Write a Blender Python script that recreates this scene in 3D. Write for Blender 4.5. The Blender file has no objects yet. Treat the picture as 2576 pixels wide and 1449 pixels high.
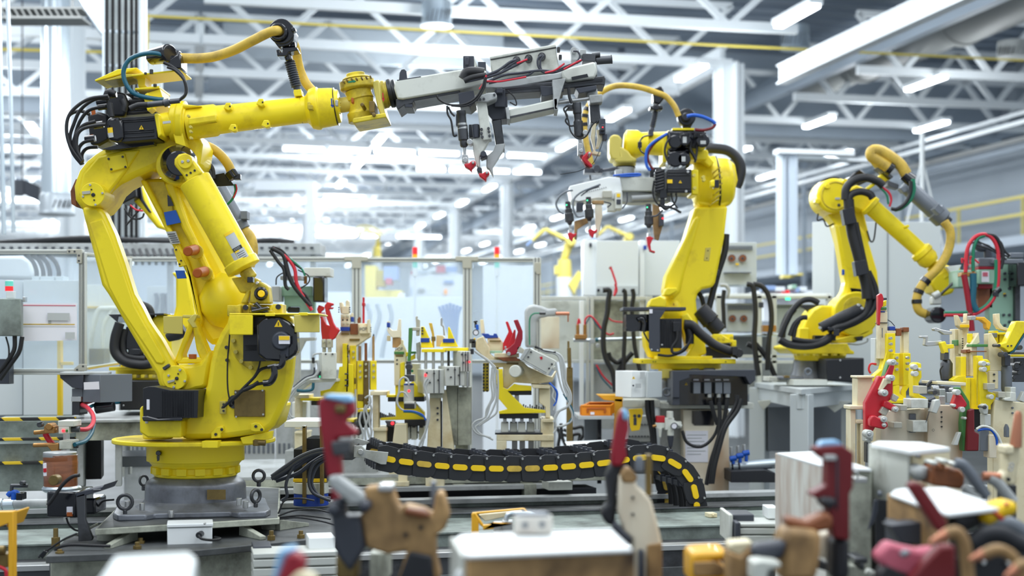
import bpy,bmesh,math,random
from mathutils import Vector as V,Matrix
random.seed(7)
SC = bpy.context.scene
COL = SC.collection
F,CX,HY,ZC = 3578.0,1288.0,880.0,1.65      # 50 mm lens on a 2576 px wide frame, horizon row, eye height
BA = math.radians(12.6)                          # the hall is turned by this much against the view
PI = math.pi

# ---------- camera, world, lights, exposure
cam = bpy.data.cameras.new('camera');co = bpy.data.objects.new('camera',cam);COL.objects.link(co)
co.location = (0,0,ZC);co.rotation_euler = (PI/2,0,0)
cam.sensor_width = 36;cam.lens = 36*F/2576;cam.shift_y = (HY-724.5)/2576
cam.clip_end = 300;cam.clip_start = .05
cam.dof.use_dof = True;cam.dof.focus_distance = 8.3;cam.dof.aperture_fstop = 1.35
SC.camera = co
SC.view_settings.view_transform = 'Standard';SC.view_settings.look = 'None'
SC.view_settings.exposure = 0.0;SC.view_settings.gamma = 1
w = bpy.data.worlds.new('world');SC.world = w;w.use_nodes = True
bg = w.node_tree.nodes['Background'];bg.inputs[0].default_value = (.80,.90,1,1);bg.inputs[1].default_value = 0.72
def area(x,y,z,sx,sy,pw,col=(.93,.97,1),rot=(0,0,BA)):
    l = bpy.data.lights.new('hall_light','AREA');l.shape = 'RECTANGLE';l.size = sx;l.size_y = sy
    l.energy = pw;l.color = col
    o = bpy.data.objects.new('hall_light',l);COL.objects.link(o);o.location = (x,y,z);o.rotation_euler = rot
for (x,y,sx,sy,pw) in ((-3.5,4,2.2,7,240),(1.5,4.5,2.2,7,240),(6,5,2.2,7,190),
                           (-5,12,2.5,7,330),(0,13,2.5,7,330),(5.5,14,2.5,7,330)):
    area(x,y,7.2,sx,sy,pw)
def point(u,v,z,pw,col=(.90,.96,1)):      # point glow for groups of ceiling lamps, and added fill without a lamp
    l = bpy.data.lights.new('lamp_fill_glow','POINT');l.energy = pw;l.color = col;l.shadow_soft_size = .6
    o = bpy.data.objects.new('lamp_fill_glow',l);COL.objects.link(o)
    o.location = (u*math.cos(BA)-v*math.sin(BA),u*math.sin(BA)+v*math.cos(BA),z)
for v,pw in ((20,220),(24.3,260),(29,430),(39,620),(50,850),(63,1300),(80,2000)):  # includes a row added to brighten the truss undersides
    for u in (-5,5,14.5): point(u,v,6.3,pw*(.3 if u > 10 else 1))
for u,v,pw in ((-3,15,260),(2,15.5,300),(5.5,17.5,260),(8.6,22.5,120)): point(u,v,5.9,pw)  # added fill without lamps: brightens the whites behind the fence and the column

# ---------- materials
MATS = {}
def lin(c):
    return tuple((x/255/12.92 if x/255 <= .04045 else ((x/255+.055)/1.055)**2.4) for x in c)+(1,)
def mat(name,c,rough=.45,metal=0.,coat=0.,emit=0.,dirt=None,alpha=None):
    m = bpy.data.materials.new(name);m.use_nodes = True
    nt = m.node_tree;p = nt.nodes['Principled BSDF']
    p.inputs['Base Color'].default_value = lin(c);p.inputs['Roughness'].default_value = rough
    p.inputs['Metallic'].default_value = metal;p.inputs['Coat Weight'].default_value = coat
    if emit:
        p.inputs['Emission Color'].default_value = lin(c);p.inputs['Emission Strength'].default_value = emit
    if dirt:
        dc,amt,sc = dirt[:3]
        tc = nt.nodes.new('ShaderNodeTexCoord');n = nt.nodes.new('ShaderNodeTexNoise')
        n.inputs['Scale'].default_value = sc;n.inputs['Detail'].default_value = dirt[4] if len(dirt) > 4 else 6;n.inputs['Roughness'].default_value = .65
        r = nt.nodes.new('ShaderNodeValToRGB');r.color_ramp.elements[0].position = .62-amt*.35;r.color_ramp.elements[1].position = .78
        mx = nt.nodes.new('ShaderNodeMix');mx.data_type = 'RGBA'
        mx.inputs['A'].default_value = lin(c);mx.inputs['B'].default_value = lin(dc)
        if len(dirt) > 3:
            mp = nt.nodes.new('ShaderNodeMapping');mp.inputs['Scale'].default_value = dirt[3]
            nt.links.new(tc.outputs['Object'],mp.inputs[0]);nt.links.new(mp.outputs[0],n.inputs['Vector'])
        else:
            nt.links.new(tc.outputs['Object'],n.inputs['Vector'])
        nt.links.new(n.outputs['Fac'],r.inputs[0]);nt.links.new(r.outputs[0],mx.inputs['Factor'])
        nt.links.new(mx.outputs['Result'],p.inputs['Base Color'])
    if name.startswith('yellow'): p.inputs['Specular IOR Level'].default_value = .32
    MATS[name] = m
    return m
mat('yellow',(247,224,40),.36,0,.06,0,((200,172,44),.22,3.5))
mat('yellow_dirty',(226,204,58),.42,0,.1,0,((110,92,40),.55,6))
mat('yellow_bright',(250,222,30),.4)
mat('yellow_dull',(205,190,95),.4)
mat('hose_yellow',(214,180,72),.5,0,0,0,((150,125,60),.5,8))
mat('amber',(238,178,36),.45,0,.1)
mat('cream',(232,222,188),.5,0,0,0,((196,172,120),.4,5))
mat('cream_rust',(236,228,206),.5,0,0,0,((160,108,48),.5,3.2,(1,1,.55),2))
mat('stained',(232,232,224),.5,0,0,0,((150,88,30),.66,3.4,(1.3,1.3,.4),3))
mat('cable_black',(14,15,18),.75)
mat('scorched',(192,154,102),.6,0,0,0,((62,42,24),.8,7,(1,1,.8),2.5))
mat('white',(236,240,240),.4)
mat('offwhite',(214,217,208),.45,0,0,0,((150,150,138),.3,4))
mat('panel',(216,222,222),.45)
mat('panel_grey',(196,203,204),.45)
mat('truss_white',(242,247,250),.45)
mat('truss_grey',(172,184,196),.5)
mat('alu',(205,208,202),.4,.25)
mat('alu_plate',(188,186,172),.4,.3)
mat('steel',(190,192,192),.3,.75)
mat('zinc',(212,224,232),.28,.8)
mat('dark_steel',(84,86,90),.4,.6,0,0,((40,38,36),.5,6))
mat('grey',(112,118,126),.42,.2)
mat('grey_cast',(128,132,140),.36,.35,0,0,((80,80,82),.5,5))
mat('grey_light',(178,182,182),.45,0,0,0,((120,122,118),.4,4))
mat('grey_green',(150,162,156),.5,.1,0,0,((60,62,58),.75,4,(1,1,1)))
mat('deck',(98,102,104),.5,.2,0,0,((44,44,42),.8,4))
mat('dirty_white',(190,194,178),.5,0,0,0,((52,52,46),.75,5))
mat('black',(26,28,34),.38)
mat('black_soft',(34,36,42),.55)
mat('charcoal',(58,62,72),.45)
mat('rubber',(30,31,34),.5)
mat('gloss_black',(18,20,28),.15,0,.4)
mat('red',(196,22,40),.4,0,.15)
mat('crimson',(150,18,40),.45)
mat('maroon',(112,18,26),.5)
mat('pink',(206,104,124),.5)
mat('red_hose',(206,40,58),.4)
mat('green_hose',(20,124,90),.4)
mat('teal',(22,92,112),.4)
mat('blue',(24,88,190),.45)
mat('blue_deep',(28,66,160),.5)
mat('light_blue',(140,190,230),.4)
mat('pale_green',(150,190,168),.45)
mat('green',(70,130,66),.5)
mat('orange',(242,146,24),.45)
mat('orange_dark',(176,88,22),.5)
mat('brass',(176,130,76),.35,.7)
mat('copper',(190,128,100),.35,.7)
mat('bronze',(128,108,62),.4,.5,0,0,((84,70,40),.5,6))
mat('brown',(140,82,46),.5,0,0,0,((84,44,22),.5,6))
mat('amber_glass',(150,92,58),.2,0,.3,0,((70,36,20),.7,9,(.4,.4,2)))
mat('paper',(236,236,244),.6)
mat('label_grey',(186,190,190),.5)
mat('sign_yellow',(248,206,20),.45)
mat('lamp',(240,248,255),.4,0,0,9)
mat('lamp_far',(238,247,255),.4,0,0,5)
mat('led_red',(255,40,50),.4,0,0,3)
mat('led_green',(60,255,170),.4,0,0,2)
mat('signal_red',(240,44,50),.3,0,0,.5)
mat('signal_orange',(250,160,40),.3,0,0,.5)
mat('signal_green',(110,214,196),.3,0,0,.2)
mat('floor_paint',(86,90,90),.5,0,0,0,((40,40,38),.7,1.6))
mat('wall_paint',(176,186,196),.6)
mat('wall_far',(226,236,244),.6)  # pale far wall, distance haze put into its colour
mat('roof_deck',(142,154,168),.6)
mat('duct',(196,204,210),.4,.3)
mat('duct_grey',(150,152,150),.5)
mat('yellow_pipe',(228,208,96),.5)
mat('haze_yellow',(244,226,120),.5)  # this and the next three are paled: distance haze put into the colour
mat('haze_white',(238,244,250),.5)
mat('haze_grey',(200,212,224),.5)
mat('haze_blue',(150,176,220),.5)
def glassmat():
    m = bpy.data.materials.new('clear_pane');m.use_nodes = True;nt = m.node_tree;nt.nodes.clear()
    o = nt.nodes.new('ShaderNodeOutputMaterial');t = nt.nodes.new('ShaderNodeBsdfTransparent');t.inputs[0].default_value = (.93,.97,1,1)
    d = nt.nodes.new('ShaderNodeBsdfPrincipled');d.inputs['Base Color'].default_value = (.86,.93,1,1);d.inputs['Roughness'].default_value = .12
    n = nt.nodes.new('ShaderNodeTexNoise');n.inputs['Scale'].default_value = 1.4;n.inputs['Detail'].default_value = 3
    mr = nt.nodes.new('ShaderNodeMapRange');mr.inputs['To Min'].default_value = .10;mr.inputs['To Max'].default_value = .34
    x = nt.nodes.new('ShaderNodeMixShader')
    nt.links.new(n.outputs['Fac'],mr.inputs[0]);nt.links.new(mr.outputs[0],x.inputs[0])
    nt.links.new(t.outputs[0],x.inputs[1]);nt.links.new(d.outputs[0],x.inputs[2]);nt.links.new(x.outputs[0],o.inputs[0])
    MATS['glass'] = m
glassmat()
def hazard():
    m = mat('hazard',(240,206,30),.5);nt = m.node_tree;p = nt.nodes['Principled BSDF']
    tc = nt.nodes.new('ShaderNodeTexCoord');mp = nt.nodes.new('ShaderNodeMapping');mp.inputs['Rotation'].default_value = (0,.8,0)
    wv = nt.nodes.new('ShaderNodeTexWave');wv.inputs['Scale'].default_value = 2.0
    r = nt.nodes.new('ShaderNodeValToRGB');r.color_ramp.interpolation = 'CONSTANT'
    r.color_ramp.elements[0].color = lin((40,40,40));r.color_ramp.elements[1].position = .5;r.color_ramp.elements[1].color = lin((236,200,40))
    nt.links.new(tc.outputs['Object'],mp.inputs[0]);nt.links.new(mp.outputs[0],wv.inputs['Vector']);nt.links.new(wv.outputs['Fac'],r.inputs[0]);nt.links.new(r.outputs[0],p.inputs['Base Color'])
hazard()

# ---------- coordinates: Z() chooses the crop in which points were measured on the photograph
ZT = [0.,0.,1.]
CROPS = dict(P=(0,0,1),R1=(150,0,3.4347),R2=(150,350,3.4347),R3=(150,740,3.4347),R4=(0,1040,2.9953),R5=(840,80,3.3895),
             R6=(1380,200,3.45),R7=(1500,600,3.622),S1=(1900,340,3.4497),S2=(1900,700,3.4497),S3=(1900,1040,3.5429),
             S4=(700,720,3.6227),S5=(1100,720,3.6222),S6=(700,1050,3.6314),S7=(1380,1000,3.2274),S8=(0,560,2.6833),
             U1=(0,0,2.264),U2=(560,0,3.481),U3=(1300,0,3.68),U4=(1880,0,3.4497),U5=(560,280,3.481),U6=(840,540,3.903),U7=(1750,560,3.622))
def Z(k): ZT[:] = CROPS[k]
def kx(u): return (ZT[0]+u/ZT[2]-CX)/F
def kz(v): return -(ZT[1]+v/ZT[2]-HY)/F
def W(u,v,Y): return V((kx(u)*Y,Y,ZC+kz(v)*Y))
def L(r,Y): return r/ZT[2]*Y/F
def onplane(u,v,uc,Y,rot):
    cx = kx(uc)*Y;k = kx(u);c,s = math.cos(rot),math.sin(rot)
    t = (k*Y-cx)/(c-k*s);yy = Y+t*s
    return V((cx+t*c,yy,ZC+kz(v)*yy))
def smooth_path(pts,n):
    if len(pts) < 3 or n < 2: return pts
    P = [pts[0]*2-pts[1]]+pts+[pts[-1]*2-pts[-2]];out = []
    for i in range(1,len(P)-2):
        a,b,c,d = P[i-1:i+3]
        for j in range(n):
            t = j/n
            out.append(.5*((2*b)+(c-a)*t+(2*a-5*b+4*c-d)*t*t+(3*b-a-3*c+d)*t**3))
    out.append(pts[-1]);return out

class B:
    """collects shapes of one part"""
    def __init__(s): s.bm = bmesh.new()
    def prism(s,pts,vec):
        bm = s.bm;a = [bm.verts.new(p) for p in pts];b = [bm.verts.new(p+vec) for p in pts];n = len(a)
        bm.faces.new(a);bm.faces.new(b[::-1])
        for i in range(n): bm.faces.new((a[i],b[i],b[(i+1) % n],a[(i+1) % n]))
    def rings(s,R,cap=True):
        bm = s.bm;vs = [[bm.verts.new(p) for p in r] for r in R]
        for a,b in zip(vs,vs[1:]):
            n = len(a)
            for i in range(n): bm.faces.new((a[i],a[(i+1) % n],b[(i+1) % n],b[i]))
        if cap: bm.faces.new(vs[0][::-1]);bm.faces.new(vs[-1])
    def frame(s,d):
        d = d.normalized();u = d.cross(V((0,0,1)))
        if u.length < .1: u = d.cross(V((1,0,0)))
        u.normalize();return u,d.cross(u)
    def lathe(s,p,q,prof,seg=28):
        d = q-p;u,v = s.frame(d)
        s.rings([[p+d*t+(u*math.cos(2*PI*i/seg)+v*math.sin(2*PI*i/seg))*max(r,1e-4) for i in range(seg)] for t,r in prof])
    def tube3(s,pts,r,seg=10,n=5,rib=0):
        pts = smooth_path(pts,n);R = [];u = None
        for i,p in enumerate(pts):
            d = pts[min(i+1,len(pts)-1)]-pts[max(i-1,0)]
            if d.length < 1e-6: continue
            d.normalize()
            if u is None: u,_ = s.frame(d)
            u = (u-d*u.dot(d)).normalized();v = d.cross(u);rr = r*(1+(rib if i % 2 else 0))
            R.append([p+(u*math.cos(2*PI*k/seg)+v*math.sin(2*PI*k/seg))*rr for k in range(seg)])
        s.rings(R)
    def box3(s,c,sx,sy,sz,rot=0):          # centre of the bottom
        x,y = V((math.cos(rot),math.sin(rot),0))*sx/2,V((-math.sin(rot),math.cos(rot),0))*sy/2;c = V(c)
        s.prism([c-x-y,c+x-y,c+x+y,c-x+y],V((0,0,sz)))
    def bar3(s,p,q,w,h=None):
        h = h or w;d = q-p;u,v = s.frame(d)
        s.rings([[o+u*w/2+v*h/2,o-u*w/2+v*h/2,o-u*w/2-v*h/2,o+u*w/2-v*h/2] for o in (p,q)])
    # --- shapes given in photograph coordinates and a distance Y
    def pl(s,pts,Y,th,rot=0.):
        uc = sum(p[0] for p in pts)/len(pts)
        P3 = [onplane(u,v,uc,Y,rot) for u,v in pts]
        s.prism(P3,V((-math.sin(rot),math.cos(rot),0))*th)
    def bx(s,x0,y0,x1,y1,Y,dep,rot=0.):
        um,vm = (x0+x1)/2,(y0+y1)/2
        a,b = onplane(x0,vm,um,Y,rot),onplane(x1,vm,um,Y,rot);z1,z0 = W(um,y0,Y).z,W(um,y1,Y).z
        a.z = b.z = z0;up = V((0,0,z1-z0))
        s.prism([a,b,b+up,a+up],V((-math.sin(rot),math.cos(rot),0))*dep)
    def dz(s,x,y,r,Y,ln,r1=None,seg=24,rot=0.):
        p = W(x,y,Y);q = p+V((-math.sin(rot),math.cos(rot),0))*ln;a = L(r,Y);b = L(r1,Y) if r1 else a
        s.lathe(p,q,[(0,a),(1,b)],seg)
    def cy(s,a,b,r,Y,r1=None,seg=20):
        p,q = W(a[0],a[1],a[2] if len(a) > 2 else Y),W(b[0],b[1],b[2] if len(b) > 2 else Y)
        s.lathe(p,q,[(0,L(r,Y)),(1,L(r1 or r,Y))],seg)
    def la(s,a,b,prof,Y,seg=32):
        p,q = W(a[0],a[1],a[2] if len(a) > 2 else Y),W(b[0],b[1],b[2] if len(b) > 2 else Y)
        s.lathe(p,q,[(t,L(r,Y)) for t,r in prof],seg)
    def lv(s,x,Y,prof,seg=36):
        p = W(x,0,Y)
        s.rings([[V((p.x+math.cos(2*PI*i/seg)*L(r,Y),Y+math.sin(2*PI*i/seg)*L(r,Y),W(x,v,Y).z)) for i in range(seg)] for v,r in prof])
    def tb(s,pts,r,Y,seg=10,n=5,rib=0):
        s.tube3([W(p[0],p[1],p[2] if len(p) > 2 else Y) for p in pts],L(r,Y),seg,n,rib)
    def to(s,x,y,R,r,Y,rot=0.,seg=20):
        c = W(x,y,Y);e = V((math.cos(rot),math.sin(rot),0));R,r = L(R,Y),L(r,Y);up = V((0,0,1));n = e.cross(up);bm = s.bm
        vs = [[bm.verts.new(c+(e*math.cos(a)+up*math.sin(a))*(R+r*math.cos(b))+n*r*math.sin(b)) for b in [2*PI*k/8 for k in range(8)]] for a in [2*PI*i/seg for i in range(seg)]]
        for i in range(seg):
            for k in range(8): bm.faces.new((vs[i][k],vs[(i+1) % seg][k],vs[(i+1) % seg][(k+1) % 8],vs[i][(k+1) % 8]))
    def sp(s,x,y,r,Y):
        c = W(x,y,Y);r = L(r,Y)
        s.lathe(c-V((0,0,r)),c+V((0,0,r)),[((1-math.cos(PI*k/10))/2,r*math.sin(PI*k/10)) for k in range(11)],16)
    def mesh(s,name,org):
        bm = s.bm;bmesh.ops.recalc_face_normals(bm,faces=bm.faces)
        for f in bm.faces: f.smooth = True
        for e in bm.edges:
            e.smooth = not (len(e.link_faces) == 2 and e.calc_face_angle(0) > math.radians(38))
        me = bpy.data.meshes.new(name)
        bmesh.ops.translate(bm,verts=bm.verts,vec=-org);bm.to_mesh(me);bm.free()
        return me
def build(op,args):
    b = B()
    for o in (op if isinstance(op,list) else [(op,)+tuple(args)]): getattr(b,o[0])(*o[1:])
    return b
def clusters(op,args):
    if not isinstance(op,list) or len(op) < 2: return [build(op,args)]
    G = []
    for o in op:
        tmp = build([o],());vs = [v.co.copy() for v in tmp.bm.verts];tmp.bm.free()
        lo = [min(v[i] for v in vs)-.006 for i in range(3)];hi = [max(v[i] for v in vs)+.006 for i in range(3)]
        hit = [g for g in G if any(all(a[i] <= hi[i] and b[i] >= lo[i] for i in range(3)) for a,b,_ in g)]
        new = [(lo,hi,o)]
        for g in hit: new = g+new;G.remove(g)
        G.append(new)
    return [build([x[2] for x in g],()) for g in G]
def finish(o,m,bev):
    o.data.materials.append(MATS[m])
    if bev:
        md = o.modifiers.new('edge','BEVEL');md.width = bev;md.segments = 2;md.limit_method = 'ANGLE';md.angle_limit = math.radians(42)
def props(o,label,cat,group=None,kind=None):
    if label: o['label'] = label
    if cat: o['category'] = cat
    if group: o['group'] = group
    if kind: o['kind'] = kind
class T:
    """a thing: an empty at its base that carries its parts"""
    def __init__(s,name,label,cat,u,v,Y,group=None):
        s.o = bpy.data.objects.new(name,None);COL.objects.link(s.o);s.o.location = W(u,v,Y);s.o.empty_display_size = .1
        props(s.o,label,cat,group);s.org = s.o.location.copy()
    def __call__(s,name,m,op,*args,par=None,bev=.003,label=None,kind=None):
        first = None
        for b in clusters(op,args):       # pieces that do not touch become parts of their own
            o = bpy.data.objects.new(name,b.mesh(name,s.org));COL.objects.link(o);o.parent = par or s.o;finish(o,m,bev)
            props(o,label,None,None,kind);first = first or o
        return first
def one(name,label,cat,m,op,*args,group=None,kind=None,bev=.003):
    b = build(op,args);vs = [v.co for v in b.bm.verts]
    org = V(((min(v.x for v in vs)+max(v.x for v in vs))/2,(min(v.y for v in vs)+max(v.y for v in vs))/2,min(v.z for v in vs)))
    o = bpy.data.objects.new(name,b.mesh(name,org));COL.objects.link(o);o.location = org;finish(o,m,bev)
    props(o,label,cat,group,kind);return o
def text(t,s,u,v,Y,size,m='charcoal',par=None,tilt=0.):
    c = bpy.data.curves.new('lettering','FONT');c.body = s;c.size = L(size,Y);c.extrude = .0008;c.align_x = 'CENTER';c.align_y = 'CENTER'
    o = bpy.data.objects.new('lettering',c);COL.objects.link(o);o.parent = par or t.o;o.location = W(u,v,Y)-t.org;o.rotation_euler = (PI/2,tilt,0)
    c.materials.append(MATS[m]);dg = bpy.context.evaluated_depsgraph_get();dg.update()
    me = bpy.data.meshes.new_from_object(o.evaluated_get(dg));n = bpy.data.objects.new('lettering',me);n.matrix_local = o.matrix_local
    COL.objects.link(n);n.parent = o.parent;n.location = o.location;n.rotation_euler = o.rotation_euler;bpy.data.objects.remove(o)
    n.name = 'lettering';return n
def copy_tree(o,par=None):
    c = o.copy();COL.objects.link(c);c.parent = par
    for ch in list(o.children): copy_tree(ch,c)
    return c
def bolts(t,name,m,pts,r,Y,ln=.02,par=None):
    for (x,y) in pts: t(name,m,'dz',x,y,r,Y,ln,None,12,par=par,bev=.001)
def sign(t,x,y,s,Y,par=None):
    o = t('warning_triangle','sign_yellow','pl',[(x-s,y+s*.8),(x+s,y+s*.8),(x,y-s)],Y,.004,par=par,bev=0)
    t('warning_mark','black','pl',[(x-s*.12,y+s*.5),(x+s*.12,y+s*.5),(x+s*.12,y-s*.4),(x-s*.12,y-s*.4)],Y-.002,.003,par=o if par is None else par,bev=0)
    return o
def bu(u,v,z): return V((u*math.cos(BA)-v*math.sin(BA),u*math.sin(BA)+v*math.cos(BA),z))   # hall axes to world
# ================= the hall
Z('P')
def hallbox(name,m,u0,u1,v0,v1,z0,z1,kind='structure',label=None,cat=None,group=None,bev=0):
    p = [bu(u0,v0,z0),bu(u1,v0,z0),bu(u1,v1,z0),bu(u0,v1,z0)]
    return one(name,label,cat,m,'prism',p,V((0,0,z1-z0)),kind=kind,group=group,bev=bev)
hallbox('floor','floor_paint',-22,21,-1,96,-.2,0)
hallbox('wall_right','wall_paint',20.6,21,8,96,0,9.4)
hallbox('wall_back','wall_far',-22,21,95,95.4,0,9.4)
def ribs():
    ops = [('prism',[bu(-22,14,9.1),bu(21,14,9.1),bu(21,96,9.1),bu(-22,96,9.1)],V((0,0,.15)))]
    for i in range(118):
        v = 14.2+i*.69
        ops.append(('prism',[bu(-22,v,8.98),bu(21,v,8.98),bu(21,v+.3,8.98),bu(-22,v+.3,8.98)],V((0,0,.14))))
    return ops
one('ceiling',None,None,'roof_deck',ribs(),kind='structure',bev=0)
def seg3(p,q,w,h=None): return ('bar3',p,q,w,h)
# ---- roof trusses: one row every three metres, three bays
def make_truss(u0,u1,v,label,group=None,m='truss_white'):
    t = T('roof_truss',label,'truss',0,0,1,group);c = bu((u0+u1)/2,v,7.1);t.o.location = c;t.org = c.copy()
    t('bottom_chord',m,'bar3',bu(u0,v,7.1),bu(u1,v,7.1),.13,.16,bev=0)
    t('top_chord',m,'bar3',bu(u0,v,8.2),bu(u1,v,8.2),.10,.12,bev=0)
    n = 4;p = (u1-u0)/n
    for i in range(n):
        a = u0+p*i
        t('brace',m,'bar3',bu(a,v,8.2),bu(a+p/2,v,7.1),.10,bev=0)
        t('brace',m,'bar3',bu(a+p/2,v,7.1),bu(a+p,v,8.2),.10,bev=0)
    return t
near = ['nearest white roof truss, cut by the top edge above the first robot hose','second white roof truss, ending over the broad white column',
        'third white roof truss, behind the first robot yellow hose']
nl = ['nearest roof truss at the left, above the spiral duct','second roof truss at the left, behind the spiral duct']
nr = ['nearest grey roof truss at upper right, crossing the sloping girder end','second grey roof truss at upper right, under the big round duct',
      'third grey roof truss at upper right, beyond the round duct']
base = {}
for r in range(23):
    v = 22.55+3.0*r
    for b,(u0,u1,names,what) in enumerate(((-9.9,.1,nl,'left'),(.15,10,near,'middle'),(12.6,20.3,nr,'right'))):
        if r == 0 and b != 1: continue
        i = r-(1 if b != 1 else 0)
        lab = names[i] if i < len(names) else 'white roof truss farther back in the %s bay of the hall' % what
        grp = None if i < len(names) else 'far roof trusses, %s bay' % what
        if b not in base: base[b] = (make_truss(u0,u1,v,lab,grp),v)
        else:
            t0,v0 = base[b];c = copy_tree(t0.o);c.location = t0.o.location+(bu(0,v,0)-bu(0,v0,0));c['label'] = lab
            if grp: c['group'] = grp
# ---- girders and columns along the bays
def girder(name,label,u,v0,v1,z,w,h,m,cat='beam',group=None):
    return one(name,label,cat,m,[seg3(bu(u,v0,z),bu(u,v1,z),w,h),seg3(bu(u,v0,z+h/2),bu(u,v1,z+h/2),w*2,.03),seg3(bu(u,v0,z-h/2),bu(u,v1,z-h/2),w*2,.03)],group=group,bev=0)
girder('roof_girder','big white sloping girder at upper right above the broad white column',9.7,12,22.5,6.3,.09,.30,'truss_white')
girder('roof_girder','grey girder carrying the right bay trusses',12.5,14,95,7.4,.09,.4,'truss_grey')
girder('roof_girder','white girder running back from the broad white column',10,26,95,7.3,.09,.4,'truss_white')
girder('roof_girder','white girder on the line of the dark cable ladder',.1,26,95,7.3,.09,.4,'truss_white')
girder('eaves_beam','grey eaves beam high along the right wall',20.2,14,95,7.3,.1,.4,'truss_grey')
def column(label,u,v,wdt,m='truss_white',z1=7.1,group=None):
    one('steel_column',label,'column',m,[('box3',bu(u,v,0),wdt,wdt*.12,z1,BA),('box3',bu(u,v-wdt/2,0),wdt*.12,wdt,z1,BA),
        ('box3',bu(u,v+wdt/2,0),wdt,wdt*.12,z1,BA),('box3',bu(u,v-wdt/2,0),wdt,wdt*.12,z1,BA)],group=group,bev=0)
column('broad white steel column behind the middle robot',10.0,25.7,.44)
column('far white column just right of the right red tower light',10.0,45.5,.36)
column('far white column midway between the two red tower lights',10.0,55,.4)
column('faint far white column rising behind the left red tower light',10,64,.4)
column('white column beside the dark cable ladder',.05-1.85,22.5,.36)
one('elbow_duct','white square elbow duct at the tall column left of centre','duct','haze_white',[('bx',640,455,790,480,31,.4),('bx',768,480,790,1100,31,.4)])
one('elbow_duct','smaller white elbow duct below the first elbow duct','duct','haze_white',[('bx',680,535,770,548,36,.4),('bx',758,548,770,1100,36,.4)])
# ---- ceiling lamps: rows running back through the hall
k = 0
def lamp(label,u,v,z=6.95,ln=1.5,group=None,m='lamp'):
    t = T('ceiling_lamp',label,'lamp',0,0,1,group);c = bu(u,v,z);t.o.location = c;t.org = c.copy()
    t('housing','truss_white','box3',bu(u,v,z+.06),.22,ln,.09,BA,bev=0)
    t('diffuser',m,'box3',bu(u,v,z),.16,ln-.06,.06,BA,bev=.01)
    return t
LL = {(9.35,26.0): 'white ceiling lamp left of the broad column, right of the gripper',(9.4,31.0): 'white ceiling lamp over the middle robot curved hose',
      (9.4,21.2): 'large bright ceiling lamp at the top edge left of the sloping girder',(14.3,26): 'bright ceiling lamp in front of the round duct at upper right',
      (14.3,31): 'white ceiling lamp right of the broad column',(17.2,31): 'long bright ceiling lamp over the right robot',
      (-3.8,36): 'white ceiling lamp at the left edge beside the spiral duct'}
for (u,v),lab in LL.items(): lamp(lab,u,v)
l0 = lamp('white ceiling lamp far down the hall',9.5,36,group='far ceiling lamps',m='lamp')
for u,v0 in ((9.5,41),(4.6,36),(14.3,36),(17.2,36),(-.9,40),(-3.8,41)):
    v = v0
    while v < 92:
        c = copy_tree(l0.o);c.location = bu(u,v,6.95);v += 4.9
def lamprow(label,u0,u1,v,z,n,grp):
    d = (u1-u0)/n
    t = None
    for i in range(n):
        if t is None:
            t = T('tube_lamp',label,'lamp',0,0,1,grp);c = bu(u0+d/2,v,z);t.o.location = c;t.org = c.copy()
            t('housing','truss_white','bar3',bu(u0+.05,v,z+.1),bu(u0+d-.05,v,z+.08),.14,.06,bev=0)
            t('tube','lamp','bar3',bu(u0+.08,v,z),bu(u0+d-.08,v,z),.10,.07,bev=.01)
            t('hanger','truss_white','bar3',bu(u0+d/2,v,z+.1),bu(u0+d/2,v,7.08),.03,bev=0)
        else: copy_tree(t.o).location = bu(u0+d*(i+.5),v,z)
lamprow('tube lamp in the bright row under the fifth roof truss',2.2,9.4,37.55,6.9,6,'upper bright lamp row')
lamprow('tube lamp in the bright row right of the first elbow duct',6.2,10,40.55,6.85,4,'middle bright lamp row')
lamprow('tube lamp in the lowest bright row above the fence',4.2,9.6,55.55,6.1,5,'lowest bright lamp row')
lamprow('tube lamp in the bright row at the far left behind the spiral duct',-6.5,-2,43.55,6.0,4,'left bright lamp row')
# ---- air ducts, pipes
def outlet(label,u,y0,y1,Y,r,m='zinc'):
    t = T('air_outlet',label,'air outlet',u,y1,Y)
    t('drum',m,'lv',u,Y,[(y0,r),(y0+(y1-y0)*.2,r),(y1-6,r*1.04),(y1,r*1.12),(y1,r*.2)],28,bev=0)
    for i in range(9):
        a = -1.25+i*.31;x = u+r*1.0*math.sin(a);yy = Y-L(r,Y)*math.cos(a)*1.03
        t('slot','dark_steel','bar3',W(x-r*.05,y1-(y1-y0)*.25,yy),W(x+r*.12*math.cos(a),y1-(y1-y0)*.72,yy),L(r*.1,Y),.01,bev=0)
    return t
dt = T('spiral_duct','tall spiral metal duct hanging at the left, slotted outlet at its foot','air duct',140,540,20)
dt('pipe','zinc','lv',140,20,[(-160+i*2.6*2,34.5+(.7 if i % 2 else 0)) for i in range(126)],40,bev=0)
dt('outlet_collar','duct','lv',143,20,[(487,37),(495,42),(527,42),(538,46),(541,45),(541,5)],36,bev=0)
for i in range(8):
    a = -1.1+i*.31;x = 143+42*math.sin(a)
    dt('slot','dark_steel','bar3',W(x-2,522,20-L(42,20)*math.cos(a)*1.02),W(x+5*math.cos(a),502,20-L(42,20)*math.cos(a)*1.02),L(5,20),.012,bev=0)
outlet('slotted air outlet at the top centre under the nearest truss',1098,5,66,22.5,37)
outlet('slotted air outlet beside the big lamp, left of the sloping girder',2000,66,124,26.5,35)
outlet('slotted air outlet at the right edge of the picture',2548,105,146,26,38,'grey_light')
one('box_duct','pale rectangular duct behind the nearest trusses at top centre','air duct','duct',[('prism',[bu(.6,29.4,7.55),bu(6.4,29.4,7.55),bu(6.4,31,7.9),bu(.6,31,7.9)],V((0,0,.75)))],bev=.02)
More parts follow.
